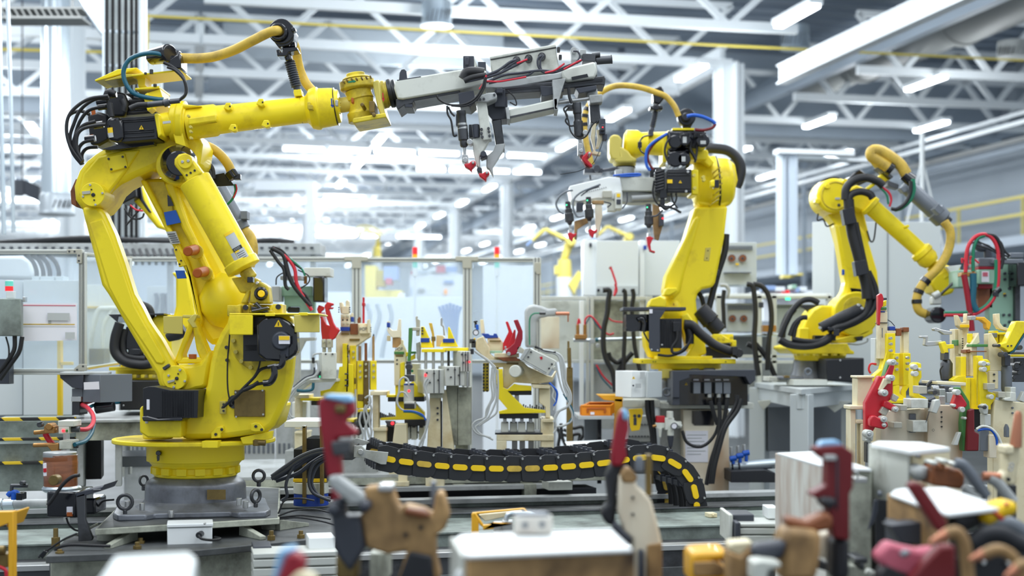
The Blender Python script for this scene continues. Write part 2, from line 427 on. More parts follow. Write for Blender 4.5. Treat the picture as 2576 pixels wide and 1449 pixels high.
one('round_duct','big round grey duct at upper right','air duct','duct_grey',[('lathe',bu(14.0,21,7.9),bu(14.0,31,7.9),[(0,.55),(.3,.55),(.3,.58),(.32,.58),(.32,.5),(.7,.5),(.7,.53),(.72,.53),(.72,.45),(1,.45)],28)],bev=0)
one('wall_panel','large grey-blue smoke curtain hanging across the middle bay','panel','wall_paint',[('prism',[bu(.3,33,6.95),bu(10,33,6.95),bu(10,33,8.95),bu(.3,33,8.95)],bu(0,.06,0))],bev=0)
one('wall_panel','grey smoke curtain hanging across the right bay','panel','truss_grey',[('prism',[bu(10.2,33,6.95),bu(20.3,33,6.95),bu(20.3,33,8.95),bu(10.2,33,8.95)],bu(0,.06,0))],bev=0)
one('wall_panel','grey smoke curtain hanging across the left bay','panel','truss_grey',[('prism',[bu(-9.9,33,6.9),bu(0,33,6.9),bu(0,33,8.95),bu(-9.9,33,8.95)],bu(0,.06,0))],bev=0)
gp = T('gas_pipe','thin yellow pipe running across the roof and down beside the cable ladder','pipe',372,130,21)
Yp = 21
gp('pipe_run','yellow_pipe','tb',[(372,40,Yp),(1000,72,Yp+1.1),(1700,108,Yp+2.4),(2576,152,Yp+4.2)],3.5,Yp,8,2,bev=0)
gp('drop_pipe','yellow_pipe','tb',[(372,40),(371,130)],3.5,Yp,8,1,bev=0)
gp('elbow','yellow_pipe','sp',372,40,5,Yp,bev=0)
one('gas_pipe','thin yellow pipe at the left edge behind the spiral duct','pipe','yellow_pipe','tb',[(-60,122,24),(262,131,25)],4,24,8,1,bev=0)
one('inclined_duct','long pale sloping duct in the far centre, right of the lower fence','air duct','duct',[('lathe',bu(11.2,30,5.45),bu(11.2,74,5.45),[(0,.16),(1,.16)],14)],bev=0)
# ---- cable ladder with black cables, conduits at the left
cl = T('cable_ladder','vertical cable ladder carrying black cables behind the first robot','cable ladder',305,600,14)
for x in (260,351): cl('side_rail','zinc','bx',x-3,-150,x+3,612,14,.1,BA,bev=0)
for i in range(8): cl('rung','zinc','bx',262,-10+i*86,350,-3+i*86,14.02,.03,BA,bev=0)
cl('back_sheet','panel','bx',263,-150,349,612,14.16,.02,BA,bev=0)
for i,x in enumerate((269,284,300,317,331,343)):
    one('power_cable','black cable clipped to the vertical cable ladder','cable','cable_black','tb',[(x,-150),(x+random.uniform(-1,1),200),(x,612)],4.2,13.95,8,3,group='cables on the vertical ladder',bev=0)
one('conduit','pale vertical pipe right of the cable ladder','pipe','truss_white','cy',(363,-100),(363,612),7,14.3,bev=0)
one('conduit','grey vertical conduit at the left edge, inner of two','pipe','zinc','tb',[(18,-20),(27,250),(34,585)],5,13,8,3,bev=0)
one('conduit','grey vertical conduit at the left edge, outer of two','pipe','zinc','tb',[(-4,-20),(2,250),(10,590)],6,13,8,3,bev=0)
one('wall_box','pale cabinet on the column beside the cable ladder','box','panel_grey','bx',374,108,408,225,15,.3,BA)
one('loudspeaker','dark loudspeaker box hanging at the left behind the spiral duct','speaker','charcoal',[('bx',40,452,62,490,22,.2,.5),('bx',54,-300,57,460,22.1,.02),('pl',[(60,452),(100,470),(98,508),(62,490)],22,.2)])
one('cable_tray','perforated metal tray crossing the top left corner','cable tray','duct_grey',[('bx',0,17,205,22,17,.4),('bx',0,40,205,46,17,.4)]+[('pl',[(i*17,22),(i*17+4,22),(i*17+14,40),(i*17+10,40)],17,.02) for i in range(12)]+[('bx',x,-720,x+4,22,17.1,.02) for x in (20,180)],bev=0)
one('sloping_duct','shiny sloping foil duct at the top left beside the cable ladder','air duct','zinc',[('pl',[(185,-20),(262,-20),(262,98),(245,78)],15.5,.3)],bev=.02)
# ---- right wall: mezzanine with yellow handrail, trays, far platform
mz = T('mezzanine','long mezzanine walkway along the right wall with yellow handrails','walkway',2400,620,33)
mz('deck','haze_grey',[('prism',[bu(18.4,16,4.05),bu(20.5,16,4.05),bu(20.5,90,4.05),bu(18.4,90,4.05)],V((0,0,.22)))],bev=0)
for z in (5.15,4.75): mz('handrail','haze_yellow','bar3',bu(18.5,16,z),bu(18.5,90,z),.07,bev=0)
for i in range(26): mz('rail_post','haze_yellow','bar3',bu(18.5,18+i*2.8,4.2),bu(18.5,18+i*2.8,5.15),.06,bev=0)
for i in range(8): mz('support_leg','truss_grey','bar3',bu(18.6,20+i*9,0),bu(18.6,20+i*9,4.05),.2,bev=0)
for lab,u,z,wd,m in (('brown edged long rail high along the right wall',18.8,6.55,.10,'duct_grey'),('pale long rail under the brown edged rail',18.8,6.35,.08,'truss_grey'),
                         ('pale pipe run along the right wall, upper',17.4,6.75,.07,'truss_white'),('pale pipe run along the right wall, lower',16.5,6.3,.08,'truss_white')):
    one('overhead_rail',lab,'rail',m,'bar3',bu(u,17,z),bu(u,80,z),wd,bev=0)
for i in range(9):
    one('hanger_post','grey vertical hanger post in a row along the right wall','post','truss_grey','bar3',bu(18.25,22+i*6.2,0),bu(18.25,22+i*6.2,8.2),.12,group='hanger posts along the right wall',bev=0)
mk = T('mast','white mast with four sloping stays behind the right robot','mast',2325,640,22)
mk('pole','white','cy',(2320,335),(2320,900),6,22,5,bev=0)
for x in (2262,2378): mk('stay','white','tb',[(2320,400),(x,640)],2.6,22,6,1,bev=0)
ss = T('gantry','grey vertical steel frame right of the broad white column','frame',1985,680,19)
for x in (1972,1992,2002): ss('upright','haze_grey','bx',x-5,380,x+5,690,19,.2,BA,bev=0)
ss('head_beam','truss_white','bx',1960,376,2150,388,19,.2,BA,bev=0)
ss('cross_beam','truss_white','bx',2000,396,2200,404,19.3,.2,BA,bev=0)
# ================= the big robot in front
t = R = T('industrial_robot','largest yellow robot, at left in front, forearm stretched out to the right','robot',490,1300,7.95,None)
Z('R4')
Yb = 7.95
base = t('cast_base','grey_cast',[('lv',1475,Yb,[(470,300),(478,316),(500,352),(520,368),(545,372),(640,376),(668,400),(688,440),(700,452),(712,455),(730,455)])],bev=0,label='grey cast iron base ring')
def plan(u,Y,pts,v0,v1,rot=BA):
    p = W(u,0,Y);c,s = math.cos(rot),math.sin(rot);z0,z1 = W(u,v0,Y).z,W(u,v1,Y).z
    return ('prism',[V((p.x+x*c-y*s,p.y+x*s+y*c,z0)) for x,y in pts],V((0,0,z1-z0)))
a = .415
oct_ = [(-a,-.30),(-a+.03,-a),(-.24,-a),(-.2,-.36),(.2,-.36),(.24,-a),(a-.03,-a),(a,-.30),(a,.3),(a-.05,a),(-a+.05,a),(-a,.3)]
t('base_flange','grey_cast',*plan(1452,Yb,oct_,735,690),bev=.008,label='grey flange with lifting eyes')
for (x,y,r,rr,Y,ro) in ((942,668,54,15,7.52,.1),(1083,505,36,11,8.3,.9),(1950,470,42,13,8.25,.2),(1927,622,46,15,7.62,1.0)):
    e = t('eye_bolt','dark_steel',[('to',x,y,r,rr,Y,ro),('cy',(x,y+r+4),(x,y+r+40),16,Y)],label='steel lifting eye')
for (x,y,Y) in ((1070,705,7.56),(1802,668,7.62),(958,690,7.7),(1290,760,7.56),(1850,690,7.7)):
    t('base_bolt','steel',[('cy',(x,y-30),(x,y+25),22,Y,None,8)],bev=.002)
t('rust_patch','bronze','bx',1560,575,1700,650,7.95-L(381,7.95)+.008,.004,bev=0)
# turning column with notched ring
ring = t('gear_ring','yellow',[('lv',1475,Yb,[(478,285),(462,308),(446,312),(442,296),(398,296),(394,318),(372,330),(366,338),(352,342),(352,362),(215,362),(200,330)])],bev=.003)
for i in range(30):
    an = 2*PI*i/30;c = W(1475,0,Yb);r = L(306,Yb);z = W(1475,446,Yb).z
    if i % 2 == 0: t('ring_tooth','yellow',[('box3',(c.x+r*math.cos(an),c.y+r*math.sin(an),z),.035,.055,L(52,Yb),an)],par=ring,bev=.003)
t('grease_port','gloss_black','dz',1192,300,20,Yb-L(342,Yb),.03,par=ring)
t('oil_stain','dark_steel','pl',[(1180,320),(1204,320),(1200,355),(1184,362)],Yb-L(356,Yb)+.006,.003,par=ring,bev=0)
circ = lambda r,n=56,sx=1: [(r*sx*math.cos(2*PI*i/n),r*math.sin(2*PI*i/n)) for i in range(n)]
Z('R3')
tt = t('turntable','yellow',*plan(1165,Yb,circ(.447),1278,1240,0),bev=.006,label='round yellow turntable plate')
t('turntable_top','yellow_dirty',*plan(1165,Yb,circ(.425),1241,1237,0),bev=0,par=tt)
t('stop_block','yellow',[('bx',1228,1270,1365,1330,7.5,.1)],par=tt)
t('stop_pin','bronze',[('cy',(1680,1280),(1780,1285),26,7.62),('cy',(1700,1260),(1700,1310),30,7.62)],par=tt)
t('stop_lug','yellow','pl',[(1560,1240),(1840,1180),(1830,1250),(1720,1270),(1690,1295),(1580,1295)],7.62,.05,par=tt)
# shoulder carriage
front = [(1042,1255),(1055,1150),(1062,1050),(1085,1010),(1130,975),(1200,930),(1240,870),(1268,790),(1282,700),(1296,590),(1330,460),(1385,335),(1440,250),(1460,170),(1448,115),(1552,84),(1900,92),(1940,150),(2010,220),(2040,400),(2015,560),(1996,760),(1960,900),(1915,1010),(1850,1140),(1770,1200),(1400,1250)]
sh = t('shoulder_frame','yellow','pl',front,7.6,.13,bev=.03,label='tall yellow shoulder casting')
t('shoulder_frame','yellow','pl',[(x,y) for x,y in front],8.12,.13,bev=.02)
t('shoulder_bridge','yellow',[('pl',[(1060,1235),(1080,1060),(1250,960),(1900,950),(1850,1130),(1780,1190)],7.7,.45)],bev=.02)
t('boss_plate','yellow','pl',[(1308,1248),(1306,1195),(1350,1150),(1412,1140),(1420,1180),(1390,1205),(1392,1242)],7.575,.03,par=sh,bev=.004)
t('boss_plate','yellow','pl',[(1650,1120),(1690,1108),(1730,1115),(1765,1160),(1765,1185),(1690,1190),(1650,1180)],7.575,.03,par=sh,bev=.004)
bolts(t,'bolt_hole','gloss_black',[(1400,1170),(1348,1212),(1694,1143),(1745,1171)],13,7.568,.02,par=sh)
rf = t('motor_flange','yellow_dirty',[('dz',1745,395,272,7.585,.03,None,48)],par=sh,bev=.004)
bolts(t,'flange_bolt','yellow_dull',[(1500,402),(1520,500),(1568,580),(1648,634),(1735,650),(1830,640)],18,7.565,.03,par=rf)
t('inspection_plate','bronze','bx',1508,828,1770,1060,7.585,.02,-.05,par=sh,label='bronze cover plate')
bolts(t,'plate_screw','steel',[(1524,1060),(1752,832),(1758,1040),(1520,850)],9,7.575,.012,par=sh)
t('dark_opening','gloss_black','dz',1510,930,58,7.592,.02,par=sh,bev=0)
t('sensor_plate','yellow_dull','bx',1382,925,1434,1035,7.575,.03,par=sh)
bolts(t,'bolt_hole','gloss_black',[(1415,952),(1415,1008)],10,7.568,.01,par=sh)
bolts(t,'bolt_hole','gloss_black',[(1440,460),(1445,570)],16,7.575,.04,par=sh)
mo = t('shoulder_motor','black',[('bx',1585,195,1780,580,7.36,.24)]+[('bx',1600,440+i*13,1700,446+i*13,7.352,.02) for i in range(4)]+[('bx',1600,285+i*13,1700,291+i*13,7.352,.02) for i in range(5)],bev=.01,label='black servo motor')
t('motor_cap','gloss_black','pl',[(1700,260),(1760,205),(1830,188),(1905,195),(1980,235),(2045,295),(2056,480),(2040,520),(1985,560),(1940,585),(1780,575),(1710,520)],7.28,.1,par=mo,bev=.012)
t('motor_lid','charcoal',[('la',(1915,405,7.28),(1912,403,7.235),[(0,82),(.7,82),(1,70)],7.28),('bx',1905,440,1975,540,7.26,.04)],par=mo)
t('motor_label','paper','bx',1893,360,1988,430,7.228,.006,par=mo,bev=0)
t('label_band','sign_yellow','bx',1895,362,1986,396,7.225,.005,par=mo,bev=0)
sign(t,1890,255,34,7.274,mo)
t('motor_plug','gloss_black',[('tb',[(1925,520),(1928,580),(1910,618),(1860,632)],28,7.26),('tb',[(1850,620),(1855,700),(1820,760),(1760,770)],30,7.24),('tb',[(1870,615),(1800,630)],18,7.26)],par=mo,bev=0)
cv = t('motor_cover','yellow',[('bx',1465,165,2240,180,7.27,.36),('bx',1465,180,1668,352,7.27,.012)],bev=.004,label='folded yellow sheet cover over the motor')
t('cover_flap','yellow_dull',[('pl',[(2030,180),(2235,170),(2250,200),(2250,330),(2040,330)],7.3,.01,.75)],par=cv,bev=.003)
t('cover_clip','yellow',[('bx',1775,162,1858,190,7.26,.02),('bx',2065,158,2142,186,7.26,.02)],par=cv)
t('top_block','yellow_dirty',[('bx',1448,95,1560,190,7.45,.2),('bx',1560,95,1640,165,7.5,.15),('bx',1840,85,1920,165,7.5,.15),('bx',1640,140,1850,160,7.5,.15)])
bolts(t,'bolt_hole','gloss_black',[(1605,115),(1888,110)],24,7.48,.03)
t('cable_clamp','gloss_black',[('bx',1655,110,1800,158,7.46,.06),('cy',(1690,80),(1760,150),22,7.47),('cy',(1660,150),(1800,120),14,7.44)])
for pts,r in (([(1470,340),(1462,450),(1452,560),(1450,760),(1462,880),(1490,960)],7),([(1760,310),(1735,560),(1700,680),(1600,810),(1520,900),(1400,985)],8),
               ([(1850,620),(1740,650),(1680,720),(1580,820),(1500,905)],13),([(1790,765),(1700,780),(1610,815),(1500,900),(1410,980)],14),([(1720,760),(1660,800),(1590,830)],18)):
    t('motor_cable','rubber','tb',pts,r,7.5,bev=0)
# waist motor and its pedestal
wm = t('waist_motor','black',[('pl',[(722,1070),(720,815),(770,798),(820,800),(960,830),(1200,830),(1190,1070)],7.45,.3)]+[('bx',880+i*14,835,886+i*14,1060,7.444,.02) for i in range(20)],bev=.01,label='black finned motor standing on the turntable')
t('motor_foot','gloss_black','pl',[(708,1060),(760,1052),(850,1075),(1060,1065),(1060,1095),(720,1100)],7.43,.3,par=wm,bev=.006)
t('motor_label','paper','bx',752,910,776,998,7.446,.006,par=wm,bev=0)
t('motor_pedestal','yellow',[('pl',[(690,1195),(690,985),(720,960),(730,1085),(1050,1090),(1050,1240),(760,1240)],7.5,.35),('lv',850,7.68,[(1095,130),(1250,130)])],bev=.012)
t('warning_plate','label_grey','bx',738,1095,764,1117,7.497,.004)
# lower link, A bracket, rod, elbow
t('link_lever','yellow','pl',[(885,700),(900,650),(960,618),(1040,612),(1130,608),(1210,590),(1300,470),(1300,600),(1270,790),(1240,815),(1180,825),(1110,850),(1050,862),(980,855),(920,830),(885,790)],7.68,.12,bev=.02)
t('side_bracket','yellow',[('pl',[(980,600),(1110,260),(1100,225),(1165,180),(1190,200),(1060,520),(1070,580)],7.72,.12),('pl',[(1165,190),(1200,310),(1285,520),(1300,570),(1220,580),(1180,480),(1150,300)],7.72,.12),('pl',[(1000,600),(1060,545),(1290,545),(1290,600)],7.72,.12)],bev=.012)
t('bracket_tab','yellow_dull','pl',[(895,190),(1062,190),(1062,345),(897,338)],7.6,.012,bev=.003)
t('bracket_tab','yellow_dull',[('bx',1062,180,1180,205,7.6,.1),('pl',[(1102,225),(1160,172),(1190,178),(1160,240),(1180,285),(1150,290)],7.58,.03)],bev=.003)
t('amber_stop','orange_dark','cy',(1150,560),(1150,518),34,7.66)
rod = [(185,-755),(215,-630),(290,-350),(360,-80),(415,0),(470,90),(590,300),(690,470),(760,580),(830,690),(850,770),(880,830),(960,860),(1020,800),(1010,640),(965,560),(880,400),(770,240),(700,100),(640,0),(560,-260),(470,-520),(385,-700),(330,-760)]
rp = [(x,y) for x,y in rod]
ro = t('parallel_rod','yellow','pl',rp,7.66,.12,bev=.02,label='long bent yellow link on the left')
t('rod_inlay','yellow','pl',[(250,-620),(330,-350),(420,-60),(520,130),(700,400),(830,600),(890,610),(915,575),(860,470),(740,260),(650,100),(560,-170),(450,-480),(370,-660)],7.652,.03,par=ro,bev=.01)
pc = t('pivot_cap','yellow','dz',995,722,105,7.63,.16,None,40,label='round bolted yellow pivot cap')
bolts(t,'cap_bolt','steel',[(1038,655),(940,703),(1080,752),(985,803)],11,7.62,.02,par=pc)
t('cap_centre','gloss_black',[('dz',1010,728,16,7.622,.02),('dz',1022,688,7,7.622,.02),('dz',995,770,7,7.622,.02)],par=pc)
t('cap_plate','alu_plate','pl',[(930,750),(990,735),(995,752),(935,770)],7.622,.01,par=pc,bev=0)
t('rod_clip','dark_steel','pl',[(885,635),(940,600),(955,625),(900,660)],7.62,.03)
# lower arm
Z('R2')
arm = [(690,345),(770,480),(870,700),(960,900),(1000,980),(1080,1080),(1110,1190),(1150,1443),(1200,1640),(1300,1790),(1430,1760),(1500,1600),(1560,1500),(1640,1400),(1600,1310),(1480,1200),(1300,850),(1130,530),(1020,350),(900,330)]
la = t('lower_arm','yellow','pl',arm,7.86,.2,bev=.035,label='thick yellow lower arm')
t('arm_rib','yellow',[('pl',[(690,350),(740,350),(1110,1060),(1160,1250),(1230,1560),(1200,1640),(1110,1190),(1000,980),(870,700)],7.80,.1),('pl',[(900,380),(985,360),(1110,720),(1330,1180),(1460,1400),(1420,1440),(1250,1160),(1050,760)],7.80,.1)],par=la,bev=.02)
t('arm_belly','yellow',[('la',(1500,1180,7.88),(1380,1620,7.88),[(0,120),(.25,210),(.55,235),(.8,190),(1,80)],7.88)],par=la,bev=0)
t('grease_patch','yellow_dirty','pl',[(760,370),(900,370),(960,520),(1000,720),(930,760),(850,620)],7.852,.004,par=la,bev=0)
t('slot','gloss_black','pl',[(930,480),(955,500),(985,575),(935,580)],7.79,.02,par=la,bev=0)
t('blue_tape','blue','pl',[(900,632),(1002,613),(1046,720),(925,745)],7.792,.012,par=la,bev=0,label='square of blue tape')
t('blue_tape','blue','pl',[(998,1135),(1072,1135),(1092,1202),(1015,1205)],7.79,.02,par=la,bev=0,label='lower square of blue tape')
t('name_plate','label_grey','pl',[(920,800),(1000,795),(1037,900),(960,908)],7.786,.02,par=la,bev=0)
for i in range(5): t('plate_line','charcoal','pl',[(935+i*9,818+i*17),(995+i*9,814+i*17),(998+i*9,821+i*17),(937+i*9,825+i*17)],7.784,.004,par=la,bev=0)
t('side_plate','yellow','pl',[(985,960),(1010,920),(1095,1090),(1030,1105)],7.79,.03,par=la)
bolts(t,'bolt_hole','gloss_black',[(1005,955),(1048,1050),(1035,1080)],8,7.785,.02,par=la)
for x,y in ((1128,962),(1210,1150)):
    t('amber_bumper','orange_dark',[('cy',(x+42,y-8,7.78),(x-22,y+8,7.62),46,7.7,42)],par=la,bev=.006,label='amber rubber bumper')
    t('grease_ring','yellow_dirty','dz',x+48,y+10,62,7.775,.03,par=la)
# elbow casting
el = [(125,520),(115,400),(160,270),(230,180),(300,125),(370,85),(520,40),(700,20),(850,-30),(1000,-110),(1180,-60),(1230,40),(1200,250),(1080,330),(960,330),(830,248),(640,330),(520,390),(450,450),(400,540),(340,610),(270,640),(190,610)]
eb = t('elbow_casting','yellow','pl',el,7.72,.32,bev=.03,label='heavy yellow elbow casting')
t('elbow_web','yellow','pl',[(160,470),(200,300),(330,150),(560,95),(690,90),(560,290),(420,470),(340,560),(230,570)],7.70,.05,par=eb,bev=.012)
t('brown_edge','brown','pl',[(100,560),(92,450),(140,340),(160,360),(135,460),(150,590)],7.8,.2,par=eb,bev=.004)  # brown strip along the far side of the pivot
pc = t('pivot_cap','yellow','dz',282,478,104,7.60,.2,None,40,label='round bolted yellow pivot cap')
bolts(t,'cap_bolt','steel',[(262,395),(200,495),(308,566),(368,466)],10,7.592,.02,par=pc)
t('cap_centre','gloss_black',[('dz',288,480,17,7.592,.02),('dz',272,434,7,7.592,.02),('dz',296,525,7,7.592,.02)],par=pc)
t('cap_plate','alu_plate','pl',[(192,452),(262,445),(265,470),(195,478)],7.592,.01,par=pc,bev=0)
cp = t('cover_plate','yellow','pl',[(400,155),(560,118),(588,245),(432,285)],7.685,.04,par=eb,bev=.005)
bolts(t,'cover_screw','gloss_black',[(422,170),(543,152),(567,240),(445,260)],10,7.678,.02,par=eb)
t('joint_housing','yellow',[('dz',1000,220,172,7.66,.4,None,40)],bev=.01)
jr = t('joint_seal','gloss_black',[('la',(1032,210,7.64),(1032,210,7.52),[(0,158),(.4,158),(.7,130),(1,105)],7.6,40)],bev=.004,label='black ring at the elbow joint')
t('joint_lug','yellow',[('pl',[(985,220),(990,170),(1025,130),(1080,118),(1130,140),(1160,190),(1235,292),(1100,380),(1060,310)],7.47,.09)],bev=.012)
lc = t('lug_cap','yellow','dz',1083,190,64,7.45,.12,None,32)
bolts(t,'cap_bolt','steel',[(1060,195),(1110,187)],13,7.445,.02,par=lc)
bolts(t,'bolt_hole','gloss_black',[(1097,310),(1131,290),(1166,270)],10,7.465,.02)
# balancer cylinder
d0,d1 = (1165,352),(1600,1130)
bc = t('balancer_cylinder','yellow',[('la',d0,d1,[(0,120),(.005,140),(.9,140),(.905,152),(.985,152),(1,100)],7.55,40)],bev=.003,label='long smooth yellow balancing cylinder')
def oncyl(t_,s_):       # point on the front of the cylinder
    x = d0[0]+(d1[0]-d0[0])*t_+s_*.873;y = d0[1]+(d1[1]-d0[1])*t_-s_*.488;return x,y
def patch(name,m,t0,t1,s0,s1,lift=.002):
    ops = [];n = 6;r = 141
    for i in range(n):
        sa,sb = s0+(s1-s0)*i/n,s0+(s1-s0)*(i+1)/n;ya,yb = [7.55-L(math.sqrt(max(r*r-q*q,0)),7.55)-lift for q in (sa,sb)]
        ops.append(('prism',[W(*oncyl(t0,sa),ya),W(*oncyl(t0,sb),yb),W(*oncyl(t1,sb),yb),W(*oncyl(t1,sa),ya)],V((0,.0015,0))))
    t(name,m,ops,par=bc,bev=0)
patch('data_plate','label_grey',.60,.80,-8,78);patch('plate_band','sign_yellow',.60,.628,-8,78,.003);patch('plate_foot','gloss_black',.765,.80,-8,78,.003)
patch('data_plate','label_grey',.80,.90,-62,-5);patch('data_plate','label_grey',.80,.90,0,88);patch('plate_band','sign_yellow',.80,.815,0,40,.003)
for i in range(4): patch('plate_line','charcoal',.825+i*.02,.830+i*.02,8,74,.003)
for i in range(2): patch('plate_line','label_grey',.775+i*.012,.778+i*.012,0,60,.004)
t('rod_end','yellow_dirty',[('la',(1600,1130),(1660,1210),[(0,60),(1,60)],7.57),('pl',[(1480,1200),(1640,1180),(1720,1210),(1700,1300),(1640,1330),(1560,1330)],7.6,.1),('pl',[(1650,1290),(1680,1240),(1740,1230),(1800,1270),(1815,1420),(1640,1420)],7.52,.12),('pl',[(1560,1420),(1620,1300),(1650,1300),(1620,1420)],7.55,.1)],bev=.01)
t('rod_end_ring','gloss_black',[('to',1738,1335,42,14,7.5),('dz',1738,1335,60,7.505,.03)],label='greasy black bearing ring')
t('rod_end_cap','sign_yellow','dz',1740,1335,30,7.48,.05)
t('rod_nut','gloss_black',[('bx',1620,1190,1670,1240,7.5,.05)])
t('bracket_screw','steel',[('dz',1705,1243,14,7.5,.03)])
# hoses and gear behind the elbow
Z('R2')
t('ribbed_hose','hose_yellow','tb',[(1110,60),(1250,55),(1360,110),(1450,210),(1490,300)],40,8.05,12,10,.05,bev=0)
t('hose_end','gloss_black',[('cy',(1470,280),(1510,340),52,8.02),('bx',1500,300,1560,350,8.0,.05)],bev=.004)
t('hose_bracket','black','pl',[(1270,320),(1420,290),(1510,400),(1340,410)],8.06,.01)
t('dark_hose','charcoal','tb',[(1190,210),(1270,200),(1320,260),(1325,340)],22,8.02,bev=0)
t('dark_hose','charcoal','tb',[(1200,250),(1260,240),(1300,290),(1300,350)],18,8.0,bev=0)
t('green_hose','green_hose','tb',[(1512,390),(1520,450),(1490,520),(1440,570)],11,8.05,bev=0)
t('green_hose','red_hose','tb',[(1524,390),(1530,440),(1500,510)],6,8.04,bev=0)
# motor pack on the elbow
Z('R1')
def motor(x0,y0,x1,y1,Y,cap,tilt=0):
    return t('joint_motor','black',[('pl',[(x0,y0+tilt),(x1,y0),(x1+10,y1-10),(x0+5,y1+tilt)],Y,.16)]+[('pl',[(x0+10,y0+tilt+f*(y1-y0)),(x1-20,y0+f*(y1-y0)),(x1-20,y0+f*(y1-y0)+8),(x0+10,y0+tilt+f*(y1-y0)+8)],Y-.006,.02) for f in (.08,.16,.55,.63,.8)],bev=.012,label='black servo motor on the elbow')
m1 = motor(530,1000,835,1210,7.56,1,18)
t('motor_cap','gloss_black','pl',[(400,1040),(430,1015),(500,1010),(545,1040),(555,1200),(500,1225),(430,1215),(405,1170)],7.54,.16,par=m1,bev=.015)
t('motor_label','sign_yellow','pl',[(412,1105),(455,1100),(460,1145),(418,1150)],7.532,.005,par=m1,bev=0)
t('motor_label','label_grey','pl',[(415,1150),(460,1145),(465,1185),(425,1190)],7.532,.005,par=m1,bev=0)
sign(t,706,1102,20,7.548,m1)
m2 = motor(500,850,820,985,7.75,1,20)
t('motor_cap','black',[('pl',[(395,810),(470,790),(560,800),(600,900),(560,1010),(420,1010),(380,920)],7.72,.16)],par=m2,bev=.015)
m3 = motor(520,800,720,960,7.95,1,10)
m4 = t('joint_motor','black',[('pl',[(235,990),(330,960),(420,990),(430,1210),(340,1260),(260,1250)],7.78,.2)],bev=.015,label='black servo motor at the left of the pack')
t('motor_label','orange_dark','pl',[(270,945),(305,935),(310,985),(278,995)],7.7,.005,par=m4,bev=0)
t('motor_label','orange_dark','pl',[(245,1170),(285,1160),(285,1185),(250,1190)],7.772,.005,par=m4,bev=0)
t('motor_flange','yellow',[('pl',[(815,985),(850,975),(880,1160),(850,1190)],7.54,.22),('la',(850,1090),(985,1060),[(0,100),(.8,100),(1,80)],7.65,28)],bev=.006)
t('flange_plate','label_grey','pl',[(890,1050),(955,1042),(957,1062),(892,1070)],7.43,.01,bev=0)
t('motor_bed','gloss_black','pl',[(360,1290),(515,1240),(820,1215),(815,1250),(600,1280),(440,1300)],7.66,.2)
for k,pts in enumerate(([(420,830),(270,850),(160,910),(80,1000),(60,1120),(90,1260),(190,1400)],[(430,850),(300,860),(180,950),(120,1080),(90,1180),(110,1290),(195,1390)],
            [(400,920),(260,950),(180,1040),(140,1150),(130,1260),(200,1400)],[(260,990),(180,960),(90,990),(60,1080),(70,1200),(120,1330),(190,1420)],
            [(400,1075),(280,1090),(190,1120),(150,1180),(150,1290),(200,1390)],[(310,1050),(210,1080),(150,1150),(120,1240),(160,1350)],
            [(300,1210),(210,1230),(165,1290),(180,1380),(200,1420)],[(330,1270),(240,1280),(195,1330),(195,1400)],[(430,890),(440,950),(450,1010)],[(540,860),(560,910),(555,960)],[(480,810),(420,795),(400,830)])):
    t('motor_cable','rubber','tb',pts,15 if k < 8 else 26,7.5+.04*(k % 4),bev=0)
for x,y in ((440,820),(370,920),(360,880),(330,1080),(260,1200)):
    t('cable_plug','gloss_black','cy',(x-40,y+6),(x+50,y-6),30,7.6)
t('sleeve_connector','dark_steel',[('cy',(760,905),(900,890),26,7.5),('cy',(900,895),(950,880),34,7.5),('cy',(950,880),(1040,870),22,7.5)],bev=.003,label='grey metal cable coupling')
t('sleeve_cable','rubber','tb',[(610,940),(680,910),(770,905)],26,7.52,bev=0)
t('sleeve_cable','rubber','tb',[(1030,870),(1085,820),(1090,740),(1050,640),(960,570),(900,540)],14,7.5,bev=0)
t('sleeve_cable','rubber','tb',[(1040,860),(1095,800),(1080,700),(1000,610),(930,580)],12,7.46,bev=0)
# hose carrier on top
t('carrier_plate','yellow',[('pl',[(300,690),(310,705),(660,600),(668,582),(500,598)],7.7,.22)],bev=.004)
t('carrier_plate','yellow_dirty',[('pl',[(400,690),(560,640),(640,640),(620,662),(380,702)],7.68,.2)],bev=.004)
t('carrier_neck','yellow',[('pl',[(625,650),(760,640),(740,665),(735,740),(760,750),(680,755),(670,690)],7.72,.14)],bev=.006)
t('carrier_plate','yellow',[('pl',[(620,645),(1050,598),(1050,612),(880,632),(620,662)],7.66,.25),('pl',[(650,760),(860,742),(860,762),(650,778)],7.66,.25)],bev=.003)
t('carrier_foot','yellow',[('pl',[(740,810),(860,770),(860,750),(890,840),(900,900),(760,960),(740,900)],7.68,.2),('pl',[(720,830),(760,800),(800,930),(760,960)],7.6,.1)],bev=.008)
t('carrier_bolt','dark_steel',[('cy',(793,600),(793,640),16,7.66),('cy',(825,725),(825,750),16,7.66),('cy',(742,625),(742,645),12,7.66),('cy',(640,840),(690,850),10,7.6)])
hc = t('hose_clamp','gloss_black',[('dz',955,460,84,7.62,.16,70,28,.9),('pl',[(905,540),(1000,470),(1045,460),(1048,595),(960,600)],7.62,.16),('cy',(895,480),(1045,500),60,7.7)],bev=.01,label='black clamp holding the left end of the big hose')
t('teal_cable','teal','tb',[(900,475),(800,460),(690,475),(600,520),(555,600),(560,690),(610,780),(670,820),(740,840),(850,858),(900,860)],20,7.6,bev=0)
hz = t('dress_hose','hose_yellow','tb',[(1030,502,7.7),(1180,505,7.7),(1330,490,7.68),(1500,435,7.66),(1660,355,7.62),(1800,285,7.6),(1880,265,7.6),(1930,275,7.72),(1980,340,7.85)],43,7.65,14,8,bev=0,label='thick dusty yellow dress hose')
